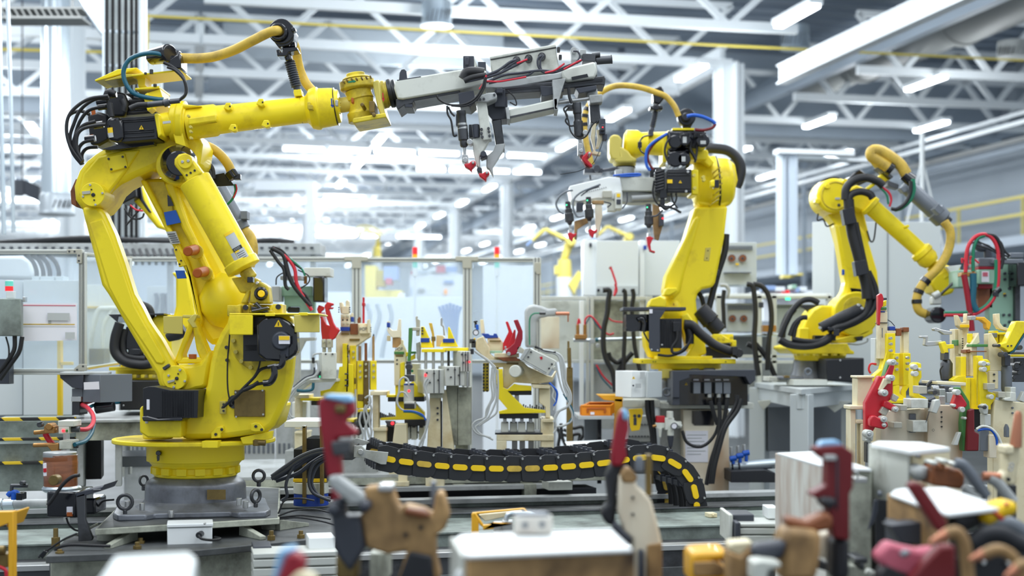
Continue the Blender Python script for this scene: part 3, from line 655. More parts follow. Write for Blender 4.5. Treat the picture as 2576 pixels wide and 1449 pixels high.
t('dress_hose','hose_yellow','tb',[(1990,300,7.9),(2040,420,7.95),(2060,540,7.98),(2090,640,8.0),(2130,720,8.0),(2190,790,8.0)],40,7.95,14,8,bev=0)
t('hose_clamp','gloss_black',[('dz',1915,270,110,7.62,.16,100,36),('pl',[(1810,300),(2030,260),(2020,350),(1985,390),(1890,410)],7.63,.14),('to',1890,275,62,18,7.6),('dz',2018,255,20,7.6,.05)],bev=.008,label='round black clamp at the hose bend')
t('swivel_joint','gloss_black',[('cy',(1900,400),(2040,390),26,7.68),('pl',[(1870,430),(1900,425),(1905,450),(1925,450),(1925,410),(2050,405),(2060,435),(1980,450),(1960,485),(1880,485)],7.64,.1),('la',(1960,450),(1985,525),[(0,36),(1,30)],7.68)],bev=.004)
sp = [('la',(1985,525),(2050,770),[(0,28),(1,28)],7.72)]
n = 12
t('support_spring','charcoal',[('la',(1985,525),(2060,800),sum([[(i/n*.82+.02,34),(i/n*.82+.03,46),(i/n*.82+.055,46),(i/n*.82+.065,34)] for i in range(n)],[])+[(.86,30),(1,32)],7.72,20)],bev=0,label='black support spring')
t('spring_foot','yellow',[('la',(2052,780),(2070,830),[(0,36),(1,40)],7.74),('pl',[(2020,775),(2085,770),(2095,825),(2030,830)],7.7,.08)])
# forearm
A0,A1 = (960,1055),(2160,938)
def fa(f): return (A0[0]+(A1[0]-A0[0])*f,A0[1]+(A1[1]-A0[1])*f)
t('forearm_flange','yellow',[('la',(960,1055),(1110,1062),[(0,120),(.1,165),(.45,175),(.5,185),(.85,185),(.9,160),(1,150)],7.7,44),('pl',[(975,1140),(1060,1140),(1090,1270),(1000,1240)],7.62,.25)],bev=.006)
bolts(t,'flange_bolt','yellow_dull',[(1128,1095),(1130,1135),(1132,1190),(1110,1000)],12,7.45,.03)
fo = t('forearm_tube','yellow',[('la',(1100,1068,7.7),(2130,948,7.75),[(0,142),(.24,138),(.26,124),(.30,122),(1,112)],7.72,44)],bev=0,label='long glossy yellow forearm')
t('forearm_fin','yellow',[('pl',[(1040,895),(1230,915),(1090,935),(1050,930)],7.62,.1),('pl',[(1110,1020),(1350,985),(1358,1040),(1350,1048),(1110,1082)],7.565,.05)],par=fo,bev=.008)
for x,y in ((1462,915),(1745,880),(1505,1100),(1790,1065)):
    t('cable_lug','yellow','pl',[(x-50,y+18),(x-25,y-28),(x+15,y-28),(x+22,y+30),(x-5,y+40)],7.56 if y > 1000 else 7.62,.05,par=fo,bev=.004)
    t('bolt_hole','gloss_black','dz',x+8,y+2,8,7.555 if y > 1000 else 7.615,.02,par=fo)
t('forearm_belt','yellow_dirty','la',(2085,953,7.75),(2096,952,7.75),[(0,114),(1,114)],7.75,40,par=fo,bev=0)
bell = t('forearm_bell','yellow',[('la',(2096,952,7.75),(2420,918,7.75),[(0,115),(.12,116),(.16,130),(.24,170),(.36,183),(.45,184),(.48,172),(.74,165),(.9,160),(.9,150),(1,140)],7.75,48)],bev=.003)
t('black_band','gloss_black','la',(2385,922,7.75),(2392,921,7.75),[(0,164),(1,164)],7.75,48,par=bell,bev=0)
t('latch','yellow_dirty',[('bx',2140,880,2165,940,7.6,.05),('bx',2145,905,2185,945,7.58,.05)],par=bell)
t('blue_arrow','blue_deep',[('pl',[(2342,850),(2352,850),(2358,910),(2348,910)],7.555,.01),('pl',[(2338,905),(2370,905),(2356,932)],7.555,.01)],par=bell,bev=0)
t('silver_tab','steel','bx',2380,862,2405,915,7.56,.03,par=bell)
Z('R5')
bolts(t,'bell_bolt','yellow_dull',[(46,560),(52,600),(52,640),(48,690)],6,7.62,.03)
wr = t('wrist_tube','yellow_dull',[('la',(50,628,7.8),(250,600,7.8),[(0,64),(.5,64),(.8,72),(1,70)],7.8,32)],bev=.003)
wb = t('wrist_block','yellow_dirty',[('la',(190,400,7.8),(205,500,7.8),[(0,100),(.15,122),(.2,150),(.85,150),(1,130)],7.8,40),('la',(205,500,7.8),(225,580,7.8),[(0,118),(.4,110),(1,118)],7.8,36),('la',(225,570,7.8),(250,770,7.8),[(0,110),(.4,105),(.55,110),(.62,130),(1,125)],7.8,36)],bev=.004,label='oily yellow wrist block')
t('wrist_cap','yellow_dirty',[('la',(182,352,7.8),(190,405,7.8),[(0,60),(.05,80),(.6,80),(.7,112),(1,122)],7.8,36)],par=wb,bev=.003)
bolts(t,'wrist_bolt','bronze',[(80,425),(110,412),(150,402),(190,398),(235,392),(275,385),(310,380)],9,7.57,.05,par=wb)
t('green_arrow','green_hose',[('pl',[(120,422),(165,415),(165,408),(190,420),(167,434),(166,428),(121,436)],7.478,.012)],par=wb,bev=0)
t('amber_window','orange_dark','bx',147,560,166,605,7.6,.05,par=wb)
t('wrist_plug','bronze','dz',240,620,16,7.6,.2,par=wb);t('wrist_plug','bronze','bx',300,590,345,680,7.6,.2,par=wb);t('wrist_plug','bronze','dz',340,705,16,7.48,.05,par=wb)
t('wrist_foot','yellow_dirty','pl',[(155,770),(165,735),(440,690),(450,728),(170,780)],7.5,.3,bev=.006)
t('wrist_yoke','yellow_dull',[('pl',[(330,425),(370,410),(385,420),(400,560),(440,700),(400,712),(370,640),(340,500)],7.62,.3)],bev=.012)
t('tool_flange','yellow_dirty',[('la',(385,545,7.8),(475,525,7.8),[(0,130),(.3,132),(.35,118),(.7,118),(.75,108),(1,108)],7.8,40)],bev=.003)
t('red_arrow','red',[('pl',[(412,520),(420,520),(424,570),(416,570)],7.43,.01),('pl',[(408,565),(432,565),(421,598)],7.43,.01)],bev=0)

# ================= gripper on the big robot
t = T('gripper_tool','long grey clamping tool on the front robot wrist with red jaws hanging below','gripper',1290,350,7.8)
t('mount_disc','black','la',(466,530,7.8),(535,515,7.8),[(0,120),(.35,124),(.5,124),(.6,112),(1,112)],7.8,40,bev=.003)
beam = t('main_beam','offwhite','pl',[(520,415),(1085,320),(1300,330),(1300,440),(1090,490),(585,575),(540,570),(512,480)],7.6,.3,bev=.008)
t('beam_rail','dark_steel','pl',[(530,575),(590,560),(1070,475),(1070,520),(680,590),(670,610),(600,625),(545,665),(530,640)],7.62,.26,par=beam)
t('rail_end','charcoal','bx',605,615,670,645,7.62,.2,par=beam)
t('lifting_knob','charcoal',[('pl',[(555,405),(560,350),(575,322),(600,318),(618,335),(625,395),(640,400)],7.7,.08),('pl',[(535,410),(740,378),(745,388),(540,418)],7.6,.2)])
t('cross_plate','grey_light','pl',[(1290,430),(1900,350),(1990,320),(2240,255),(2250,370),(1950,395),(1500,480),(1290,480)],7.62,.3,bev=.006)
eb = t('end_block','offwhite','pl',[(1940,320),(2222,252),(2232,275),(2245,330),(2225,390),(1990,420),(1950,380)],7.55,.4,bev=.01)
t('pocket','gloss_black','pl',[(2025,385),(2160,358),(2170,385),(2030,412)],7.545,.02,par=eb,bev=0)
bxx = t('control_box','offwhite','pl',[(1332,238),(1892,135),(1922,320),(1760,345),(1345,345)],7.7,.25,bev=.006,label='pale grey control box with cable glands')
t('box_lid','offwhite','pl',[(1328,212),(1890,104),(1897,128),(1334,234)],7.69,.27,par=bxx,bev=.004)
t('lid_gap','gloss_black','pl',[(1334,234),(1897,130),(1897,136),(1334,240)],7.697,.2,par=bxx,bev=0)
for x,y in ((1557,240),(1660,225),(1773,208)): t('cable_gland','dark_steel',[('dz',x,y,34,7.67,.05,None,20),('dz',x,y,22,7.63,.08,None,16)],par=bxx)
for x,y in ((1915,150),(1930,215)): t('hinge','dark_steel','bx',x-12,y-22,x+14,y+14,7.68,.05,par=bxx)
t('air_cylinder','dark_steel',[('cy',(2230,245),(2370,235),36,7.7),('cy',(2362,235),(2372,234),40,7.7),('bx',2120,185,2230,250,7.65,.15),('cy',(2200,200),(2270,190),20,7.68)],bev=.003)
t('valve_block','grey_light',[('bx',2025,150,2090,240,7.66,.12),('bx',2100,150,2150,200,7.66,.1),('dz',2045,155,26,7.63,.08)])
t('junction','charcoal',[('bx',1102,205,1195,310,7.65,.15),('bx',1228,255,1295,310,7.65,.15),('bx',1118,215,1150,280,7.63,.05)])
t('junction_side','offwhite','pl',[(1170,195),(1195,215),(1225,290),(1195,310)],7.66,.14)
t('wrapped_bundle','rubber',[('tb',[(1100,400),(1130,350),(1200,340),(1280,350)],42,7.55),('tb',[(1110,420),(1180,390),(1300,370)],24,7.5)],bev=0)
gs = [([(1280,380),(1400,330),(1500,260),(1557,240)],12),([(1300,390),(1420,350),(1560,280),(1660,225)],12),([(1120,430),(1250,400),(1400,360),(1480,300),(1560,250)],10),
      ([(1773,205),(1740,230),(1745,300),(1800,350),(1900,330),(1990,290),(2080,260),(2120,235)],10),([(1790,205),(1760,250),(1775,330),(1860,350),(1960,320),(2060,270)],9),
      ([(1300,430),(1450,370),(1600,350),(1750,330),(1900,340)],12),([(1320,440),(1500,400),(1650,370),(1700,340)],10),([(2040,165),(2080,170),(2095,215),(2050,270),(1960,310)],8)]
for p,r in gs: t('tool_cable','charcoal','tb',p,r,7.5,bev=0)
for p in ([(1290,420),(1400,425),(1500,410),(1640,385)],[(1800,350),(1880,330),(1940,290),(1965,270)],[(1960,320),(2050,270),(2110,240)],[(1300,370),(1280,430),(1240,490)],[(1560,270),(1650,235)]):
    t('tool_cable','red_hose','tb',p,8,7.47,bev=0,label='red tool cable')
for p in ([(1290,385),(1260,480),(1200,570),(1100,620),(980,620),(900,580),(875,540)],[(1300,390),(1275,490),(1215,580),(1120,632),(1000,630)],[(965,630),(970,700),(1000,760),(1020,880),(1050,880)],[(975,640),(1000,690),(1030,720)]):
    t('tool_cable','rubber','tb',p,9,7.44,bev=0)
rl = t('slide_rail','dark_steel',[('pl',[(1440,470),(2305,375),(2315,400),(2310,455),(2270,450),(1760,510),(1450,530)],7.6,.2)],bev=.004)
t('rail_line','gloss_black','pl',[(1460,488),(2290,400),(2290,420),(1460,508)],7.595,.01,par=rl,bev=0)
t('rail_stop','charcoal',[('pl',[(1758,460),(1960,470),(1960,510),(1800,550),(1770,545)],7.55,.2),('pl',[(2060,480),(2240,455),(2240,490),(2120,520),(2090,525)],7.55,.2)])
t('gusset','grey_light','pl',[(1862,410),(1975,395),(1900,640),(1915,660),(1880,668)],7.5,.1)
ho = t('slide_cylinder','offwhite','pl',[(1485,665),(1870,575),(1905,570),(1905,655),(1500,745)],7.52,.16,bev=.008,label='grey horizontal slide cylinder')
t('cylinder_cap','grey_light',[('pl',[(1462,645),(1492,640),(1502,748),(1475,742)],7.5,.2),('pl',[(1868,570),(1905,565),(1912,668),(1880,662)],7.5,.2)],par=ho)
t('cylinder_edge','dark_steel','pl',[(1500,720),(1880,640),(1880,652),(1500,736)],7.51,.02,par=ho,bev=0)
t('piston_rod','steel','cy',(1905,605),(2180,568),17,7.58)
def jaw(op,lab): t('clamp_jaw','red',op,bev=.006,label=lab)
t('drive_block','charcoal',[('pl',[(1060,520),(1190,500),(1210,600),(1160,640),(1070,620)],7.55,.25),('bx',1370,490,1460,640,7.56,.2),('pl',[(1300,560),(1480,550),(1480,740),(1350,752),(1310,700)],7.6,.2),('bx',1385,480,1440,520,7.5,.1)])
t('bracket_head','grey_light',[('pl',[(1195,560),(1260,540),(1310,520),(1375,515),(1390,545),(1385,570),(1310,600),(1205,600)],7.46,.12)],bev=.006)
bolts(t,'bracket_bolt','dark_steel',[(1218,578),(1248,575),(1278,570),(1368,535)],11,7.45,.03)
t('hanger_bracket','offwhite','pl',[(1215,600),(1300,590),(1335,830),(1345,915),(1270,928),(1250,860)],7.48,.1,bev=.005)
bolts(t,'bracket_bolt','dark_steel',[(1258,830),(1258,865),(1265,895),(1318,822),(1322,850),(1327,885)],12,7.465,.03)
t('hanger_post','dark_steel','pl',[(1345,755),(1425,745),(1450,940),(1455,1010),(1380,960)],7.6,.12,bev=.005)
t('clamp_body','offwhite','pl',[(1180,915),(1255,890),(1330,915),(1290,990),(1245,1060),(1245,1160),(1220,1150),(1190,1040)],7.5,.06,bev=.005)
t('clamp_body','grey_light','pl',[(1380,960),(1460,950),(1440,1020),(1355,1150),(1360,1240),(1320,1170),(1300,1160),(1300,1060),(1360,1010)],7.55,.06,bev=.005)
t('clamp_link','charcoal',[('dz',1275,1040,26,7.46,.12),('pl',[(1245,1060),(1300,1035),(1310,1060),(1255,1085)],7.47,.1),('dz',1240,1175,22,7.45,.1)])
ac = t('clamp_cylinder','dark_steel',[('la',(1085,672),(1110,985),[(0,42),(.1,42),(.12,38),(.38,38),(.40,44),(.8,44),(.82,34),(.95,34),(1,24)],7.5,20),('bx',1040,700,1060,800,7.5,.05)],bev=.003,label='upright pneumatic clamp cylinder')
t('cylinder_band','steel','la',(1095,780),(1098,830),[(0,41),(1,45)],7.5,20,par=ac,bev=0)
t('rod_clevis','steel',[('cy',(1112,985),(1116,1050),14,7.5),('bx',1092,1045,1142,1110,7.46,.08),('dz',1158,938,26,7.45,.08),('dz',1120,1092,24,7.44,.12)],par=ac)
t('side_valve','charcoal',[('bx',1150,790,1245,900,7.55,.12),('la',(1205,790),(1215,905),[(0,30),(1,28)],7.5)])
jaw([('pl',[(1110,1125),(1150,1120),(1180,1095),(1205,1100),(1212,1125),(1195,1150),(1175,1168),(1180,1198),(1150,1170),(1115,1150)],7.44,.07)],'left red jaw')
jaw([('pl',[(1232,1205),(1270,1205),(1300,1182),(1325,1190),(1325,1215),(1300,1238),(1298,1275),(1270,1255),(1240,1232)],7.42,.07)],'lower red jaw')
jaw([('pl',[(2112,1085),(2120,1060),(2170,1015),(2200,1030),(2195,1055),(2160,1085),(2210,1145),(2190,1158),(2140,1120)],7.5,.07)],'right dark red jaw')
for x,y in ((1186,1114),(1304,1199),(2180,1036)): t('jaw_pin','steel','dz',x,y,12,7.41,.1)
t('end_bracket','grey_light',[('pl',[(2155,490),(2245,480),(2260,600),(2180,610)],7.6,.12),('pl',[(2175,540),(2290,530),(2292,600),(2185,612)],7.52,.1)],bev=.005)
t('end_post','dark_steel','pl',[(2180,610),(2262,600),(2275,745),(2240,790),(2190,770)],7.58,.12,bev=.005)
ac = t('clamp_cylinder','dark_steel',[('la',(2070,605),(2090,910),[(0,38),(.3,38),(.32,32),(.5,32),(.52,42),(.95,42),(1,20)],7.55,20),('bx',1990,620,2045,660,7.55,.06)],bev=.003,label='upright pneumatic clamp cylinder at the far end')
t('rod_clevis','steel',[('cy',(2098,910),(2100,1000),14,7.55),('bx',2080,950,2125,1050,7.52,.06),('dz',2145,858,24,7.5,.06),('dz',2110,1012,18,7.5,.1)],par=ac)
t('jaw_arm','maroon','pl',[(2095,1060),(2120,1045),(2200,1130),(2185,1160),(2150,1150)],7.52,.06)
t('finger_plate','cream',[('pl',[(2205,780),(2240,780),(2225,900),(2230,1020),(2280,1025),(2270,1055),(2195,1040),(2215,1000),(2190,900)],7.55,.05),('pl',[(2240,830),(2300,850),(2310,910),(2290,920),(2260,990),(2235,990),(2250,900)],7.55,.05)],bev=.004)
t('sensor_head','charcoal',[('bx',2265,740,2315,870,7.5,.1),('bx',2275,790,2310,840,7.46,.05),('bx',2290,870,2330,920,7.52,.06)])
t('sensor_lamp','led_red','dz',2292,813,5,7.455,.01,bev=0)
for p,r in (([(2000,480),(2010,560),(2030,610)],14),([(1990,630),(1960,660),(1990,720),(1975,760),(2010,800),(2050,800)],8),([(2005,640),(1975,690),(2000,760),(2020,850),(2080,910),(2150,890),(2200,800),(2240,760)],7),
             ([(2305,900),(2270,1000),(2230,1090),(2200,1130)],3),([(2160,1155),(2080,1190),(1930,1215)],3),([(1480,500),(1540,560),(1555,625),(1500,600)],6)):
    t('tool_cable','rubber','tb',p,r,7.5,bev=0)
# ================= carriage under the big robot, rails, cable chain, left-hand equipment
def onz(u,v,z):
    Y = (ZC-z)*F/((ZT[1]+v/ZT[2])-HY);return V((kx(u)*Y,Y,z))
def oz(pts,z,h): return ('prism',[onz(u,v,z) for u,v in pts],V((0,0,-h)))
Z('R4')
t = T('robot_carriage','dirty grey travelling carriage on rails under the big front robot','carriage',1300,1150,7.3)
ZD = .655
t('deck','deck',*oz([(345,1075),(1480,1030),(2320,950),(2600,930),(2600,705),(900,770),(480,960)],ZD,.035),bev=.004)
t('deck_edge','dirty_white',[('prism',[onz(345,1078,ZD-.004),onz(1480,1033,ZD-.004),onz(2320,953,ZD-.004),onz(2600,933,ZD-.004),onz(2600,900,ZD-.004),onz(1480,990,ZD-.004),onz(400,1035,ZD-.004)],V((0,0,-.034)))],bev=0)
t('mount_plate','dirty_white',*oz([(715,872),(2106,790),(2112,560),(1700,540),(900,690)],.748,.032),bev=.004)
t('plate_top','deck',*oz([(735,865),(2090,784),(2100,565),(1700,545),(905,692)],.75,.003),bev=0)
for (u,v,r) in ((800,985,64),(2040,900,60),(1000,850,60),(2000,760,60)):
    c = onz(u,v-20,ZD);t('plate_foot','dirty_white','lathe',V((c.x,c.y+.06,ZD)),V((c.x,c.y+.06,.716)),[(0,.064),(1,.064)],24)
def gus(top,foot,s=1):
    a = onz(top[0],top[1],.716);b = V((a.x,a.y,ZD));c = onz(foot[0],foot[1],ZD);d = (c-b).cross(V((0,0,1))).normalized()*.035*s
    t('gusset','dirty_white','prism',[a,b,c,c+V((0,0,.018))],d,bev=.003)
gus((1040,868),(832,1022));gus((1800,835),(1960,955),-1);gus((2110,800),(2330,850),-1)
for u,v,h in ((1060,980,.03),(1035,1022,.035),(2045,955,.05),(2268,940,.04),(420,1000,.09),(450,1055,.02),(1410,962,.02)):
    c = onz(u,v,ZD);t('deck_bolt','bronze',[('lathe',c,c+V((0,0,h)),[(0,.022),(.5,.022),(.5,.013),(1,.013)],6)],bev=.001)
t('skirt','dirty_white',[('prism',[onz(380,1085,ZD-.03),onz(1480,1045,ZD-.03),onz(2310,968,ZD-.03),onz(2310,920,ZD-.03),onz(400,1040,ZD-.03)],V((0,0,-.4)))],bev=.004)
t('skirt_plate','dark_steel',[('prism',[onz(372,1090,ZD-.05),onz(800,1076,ZD-.05),onz(800,1060,ZD-.05),onz(380,1075,ZD-.05)],V((0,0,-.2)))],bev=.004)
t('junction_foot','dirty_white','pl',[(470,960),(720,830),(720,850),(500,972)],7.6,.05)
jb = T('junction_box','white junction box with a cable, on the carriage in front of the cast base','box',1430,990,7.0)
ja = onz(1258,992,ZD);je = onz(1605,975,ZD)
Yj = (ja.y+je.y)/2
jm = jb('body','white','bx',1260,862,1600,990,Yj,.17,BA,bev=.004)
jb('lid','white','bx',1257,832,1606,858,Yj-.006,.182,BA,bev=.004)
jb('lid_screw','steel','dz',1540,832,8,Yj-.02,.02)
cg = jb('cable_gland','black','dz',1497,918,24,Yj-.06,.06)
one('box_cable','short black cable from the white junction box to the deck','cable','rubber','tb',[(1497,920,Yj-.07),(1520,945,Yj-.08),(1600,955,Yj-.05),(1660,945,Yj+.05),(1620,930,Yj+.18)],10,Yj,bev=0)
for i,p in enumerate(([(400,1060),(440,1010),(540,990),(700,995),(830,1000)],[(290,1085),(360,1030),(480,950),(580,905)],[(500,785),(520,840),(560,875),(590,885)],[(740,700),(780,660),(860,650)])):
    one('floor_cable',['black cable curving over the left end of the carriage','thin dark cable running off the left end of the carriage','thin black cable under the lubricator bracket','short black cable loop left of the lifting eye'][i],'cable','rubber','tb',[(u,v,7.05 if i < 2 else 7.4) for u,v in p],12 if i == 0 else 8,7.1,bev=0)
one('cable_plug','black plug hanging off the left end of the carriage','plug','gloss_black','pl',[(290,1070),(330,1030),(360,1045),(320,1098)],6.95,.03)
Z('S6')
for i,p in enumerate(([(0,900),(150,850),(330,840),(470,870)],[(0,915),(200,895),(360,910),(480,930)],[(0,930),(180,915),(400,950),(540,990)],[(0,880),(60,760),(200,740),(330,760)])):
    one('deck_wire','thin grey wire lying on the carriage deck right of the robot','wire','rubber','tb',[onz_ for onz_ in [(u,v,7.7) for u,v in p]],8,7.7,group='wires on the carriage deck',bev=0)
Z('S6')
ap = T('aluminium_profile','grooved aluminium profile at the bottom behind the left red clamp','profile',400,1449,6.7)
ap('profile','alu',[('bx',-230,y,545,y+h,6.75,.25,BA) for y,h in ((1235,42),(1292,66),(1374,70),(1460,80))]+[('bx',-225,1236,540,1530,6.79,.18,BA)],bev=.003)
ap('cover_block','white','bx',280,1100,520,1225,6.9,.2,BA)
ap('end_cap','charcoal','bx',-230,1180,-60,1222,6.9,.2,BA)
# ---- rails along the line (long beams)
Z('P')
def beam(name,label,m,y0,y1,Y,dep,x0=-150,x1=2350,xr=1288,cat='rail',**k):
    return one(name,label,cat,m,'bx',2*xr-x1 if False else x0,y0,x1,y1,Y,dep,BA,**k)
tr = T('rail_track','long dirty steel rail track running across behind the foreground clamps','track',1100,1400,7.6)
for nm,m,y0,y1,Y,dep in (('rear_wall','grey_green',1263,1300,9.87,.05),('rear_rail','grey_light',1252,1264,9.82,.16),('trough','deck',1302,1310,9.18,.7),('front_wall','grey_green',1290,1330,9.12,.06),('front_wall_top','dark_steel',1287,1291,9.1,.05),
                             ('ledge','grey_green',1334,1340,8.4,.68),('ledge_face','grey_green',1340,1374,8.42,.4),('slide_rail','steel',1384,1398,7.9,.12),('slide_bed','dark_steel',1398,1440,7.92,.45),('foot_beam','deck',1440,1500,7.9,.4)):
    tr(nm,m,'bx',-150,y0,2750,y1,Y,dep,BA,bev=.003)
tb = T('fixture_bed','long pale steel bed that carries the clamping fixtures behind the cable chain','bed',1100,1250,9.6)
tb('bed_top','grey_light','bx',540,1192,1560,1200,10.2,1.6,BA,bev=.003)
tb('bed_beam','dirty_white','bx',540,1200,1560,1218,10.2,.3,BA,bev=.003)
tb('bed_beam','grey_light','bx',540,1226,1440,1238,10.05,.3,BA,bev=.003)
tb('painted_gap_shade','black_soft','bx',540,1238,1500,1254,10.15,.3,BA,bev=0)  # solid black bar painting in the shade between bed and rail
for x in range(600,1500,180): tb('bed_leg','dirty_white','bx',x,1218,x+30,1330,10.25,.2,BA)
tb('bed_block','offwhite','bx',1380,1212,1440,1233,10.0,.2,BA)
Z('S7')
one('rail_tag','small pale plate on the front rail wall right of the chain','plate','cream',[('bx',1303,940,1370,975,9.02,.08,BA),('dz',1340,957,8,9.0,.03)])
ep = T('aluminium_profile','grooved aluminium profile with black end cap, left of the tall rusty white box','profile',1700,1180,6.6)
ep('profile','alu',[('bx',1555,1025,1900,1050,6.6,.25),('bx',1555,1062,1900,1110,6.6,.25),('bx',1555,1122,1900,1200,6.6,.25),('bx',1560,1025,1900,1200,6.64,.2)],bev=.003)
ep('end_cap','charcoal',[('bx',1495,950,1670,1010,6.7,.2),('bx',1520,1015,1560,1180,6.58,.28)],bev=.006)
ep('side_cap','offwhite','bx',1465,950,1497,1185,6.65,.3,bev=.006)
one('switch_box','small white box beside the tall rusty white box','box','white',[('bx',1780,895,1870,985,6.75,.15)])
# ---- cable chain
Z('P')
ch = T('cable_chain','black drag chain with yellow pill inserts, curling down into the rail track','cable chain',1300,1230,8.2)
path = smooth_path([V((x,y,0)) for x,y in ((955,1150),(990,1158),(1050,1166),(1130,1174),(1230,1179),(1330,1179),(1430,1174),(1530,1164),(1600,1153),(1655,1150),(1700,1165),(1732,1195),(1751,1235),(1754,1285),(1752,1345))],40)
def walk(step):
    out = [path[0]];acc = 0
    for a,b in zip(path,path[1:]):
        d = (b-a).length
        while acc+d >= step:
            a = a+(b-a)*((step-acc)/d);d = (b-a).length;acc = 0;out.append(a.copy())
        acc += d
    return out
ST = walk(45.5)
for i,(a,b) in enumerate(zip(ST,ST[1:])):
    dy = .00057*((a.x+b.x)/2-1300);d = (b-a);d.normalize();n = V((-d.y,d.x,0));hw = 33 if i < len(ST)-5 else 26
    q = [a-d*8-n*hw*.8,a+d*10-n*hw,b-d*4-n*hw*.95,b+d*6-n*hw*.7,b+d*12,b+d*4+n*hw*.8,b-d*10+n*hw,a+d*6+n*hw*1.02,a-d*4+n*hw*.9]
    lk = ch('chain_link','black_soft',[('pl',[(p.x,p.y) for p in q],9.2+dy+.01*(i % 2),.02,BA)],bev=.002)
    c = (a+b)/2-n*0;L2,r = 11.5,7.2
    pill = [c+d*L2+(d*math.cos(k)+n*math.sin(k))*r for k in [-PI/2+PI*j/6 for j in range(7)]]+[c-d*L2+(d*math.cos(k)+n*math.sin(k))*r for k in [PI/2+PI*j/6 for j in range(7)]]
    ch('yellow_insert','hose_yellow' if i in (2,7,8) else 'sign_yellow','pl',[(p.x,p.y) for p in pill],9.188+dy,.014,BA,par=lk,bev=.001)
    ch('link_pin','steel','dz',b.x-d.x*2+n.x*hw*-.75,b.y-d.y*2-n.y*hw*.75 if n.y > 0 else b.y-hw*.75,2.6,9.185+dy,.03,par=lk,bev=0)
    # rear band, one chain width behind
    lk2 = ch('chain_link','black_soft',[('prism',[W(p.x,p.y,9.22+dy)+V((-.135,.6,0)) for p in q],V((0,.02,0)))],bev=0)
    ch('yellow_insert','hose_yellow',[('prism',[W(p.x,p.y,9.22+dy)+V((-.134,.59,0)) for p in pill],V((0,.01,0)))],par=lk2,bev=0)
    if i % 2 == 0:
        m0 = a-n*0
        for off in (-.82,.8):
            p0 = W((m0+n*hw*off).x,(m0+n*hw*off).y,9.22+dy);ch('cross_bar','charcoal',[('bar3',p0,p0+V((-.13,.58,0)),.018,.03)]+[('bar3',p0+V((-.13,.58,0))*f+V((0,0,.03)),p0+V((-.13,.58,0))*f-V((0,0,.02)),.02,.03) for f in (.2,.4,.6,.8)],bev=0)
for k,off in enumerate((.1,.2,.3,.42,.52)):
    one('chain_cable','dark cable inside the drag chain','cable','rubber','tube3',[W(p.x,p.y+8+2*(k % 2),9.22+.00057*(p.x-1300))+V((-.22*off,off,0)) for p in ST],.022,8,3,group='cables inside the drag chain',bev=0)
Z('S6')
ce = ch('end_bracket','grey_light',[('pl',[(690,260),(760,258),(800,300),(1005,320),(985,430),(940,430),(790,370),(690,365)],8.97,.02),('pl',[(660,205),(720,190),(840,225),(800,250),(770,258),(690,258)],9.6,.02)],bev=.002,label='grey steel end bracket')
ch('end_pivot','steel',[('dz',750,315,26,8.95,.05)],par=ce)
ch('end_block','dark_steel',[('bx',500,270,680,390,9.18,.4)],par=ce)
t = T('cable_bundle','thick bundle of grey cables sagging from the chain end to the robot base','cable bundle',200,600,8.1)
for i,p in enumerate(([(520,290),(360,300),(200,360),(80,440),(-60,540)],[(520,300),(380,320),(240,400),(120,480),(-40,560)],[(540,320),(420,350),(300,420),(180,510),(-20,580)],[(520,310),(330,330),(180,400),(60,490),(-60,560)],
                       [(540,330),(420,370),(330,420),(290,500),(280,600),(320,690),(420,740),(480,760)],[(540,340),(450,380),(370,430),(320,520),(310,620),(380,720),(480,740)],[(150,430),(100,520),(70,620),(80,720),(30,760)])):
    t('cable','charcoal','tb',p,20 if i < 4 else 15,8.5+.03*(i % 3),bev=0)
# ---- weld tip dresser stack between robot and fixtures
t = T('guide_stand','black and blue stand with four upright guide rods right of the robot base','stand',300,800,9.0)
t('blue_drum','blue_deep','lv',300,8.9,[(690,155),(790,160),(800,160)],30)
t('silver_drum','offwhite','lv',300,8.9,[(590,160),(690,160)],30)
t('black_block','black','bx',140,290,470,580,8.85,.4)
t('yellow_band','sign_yellow','bx',135,560,440,592,8.84,.42)
t('black_block','black','bx',255,190,400,290,8.85,.3)
t('top_plate','white','bx',55,35,400,92,8.9,.5)
for x in (235,395): t('guide_rod','bronze','bx',x-16,80,x+16,790,8.75,.05)
t('rod_cap','steel',[('bx',215,75,250,100,8.75,.06)])
# ---- left equipment
Z('R4')
t = T('lubricator','brown glass grease pump with metal lid and black base, left of the big robot','pump',460,790,7.35)
t('reservoir','amber_glass','lv',458,7.45,[(310,124),(360,126),(365,128),(540,124),(560,124)],36,bev=.002)
t('lid','steel','lv',452,7.45,[(288,100),(290,122),(322,124),(330,122)],36,bev=.002)
t('band','brown','lv',456,7.45,[(325,126),(352,127),(356,126)],36,bev=0)
t('foot_ring','zinc','lv',465,7.45,[(545,130),(560,145),(580,140),(592,120)],36,bev=.002)
t('sticker','paper','pl',[(328,380),(350,375),(352,470),(332,472)],7.3,.01,.7,bev=0)
t('sticker_band','red','pl',[(330,415),(350,412),(351,442),(332,445)],7.297,.01,.7,bev=0)
t('gauge','bronze','dz',402,505,40,7.16,.06)
t('base_block','gloss_black',[('bx',350,590,580,785,7.3,.3),('bx',500,640,720,760,7.35,.2)],bev=.01)
t('base_sticker','paper','bx',502,705,545,760,7.29,.01,bev=0);t('sticker_band','orange_dark','bx',503,745,544,775,7.288,.01,bev=0)
t('cable','rubber','tb',[(600,465),(540,480),(470,540),(400,640),(360,690)],14,7.15,bev=0)
t = T('sheet_bracket','dark steel sheet bracket carrying the grease pump','bracket',640,960,7.25)
t('post','dark_steel','pl',[(575,620),(640,600),(640,800),(695,940),(690,958),(590,965)],7.2,.03)
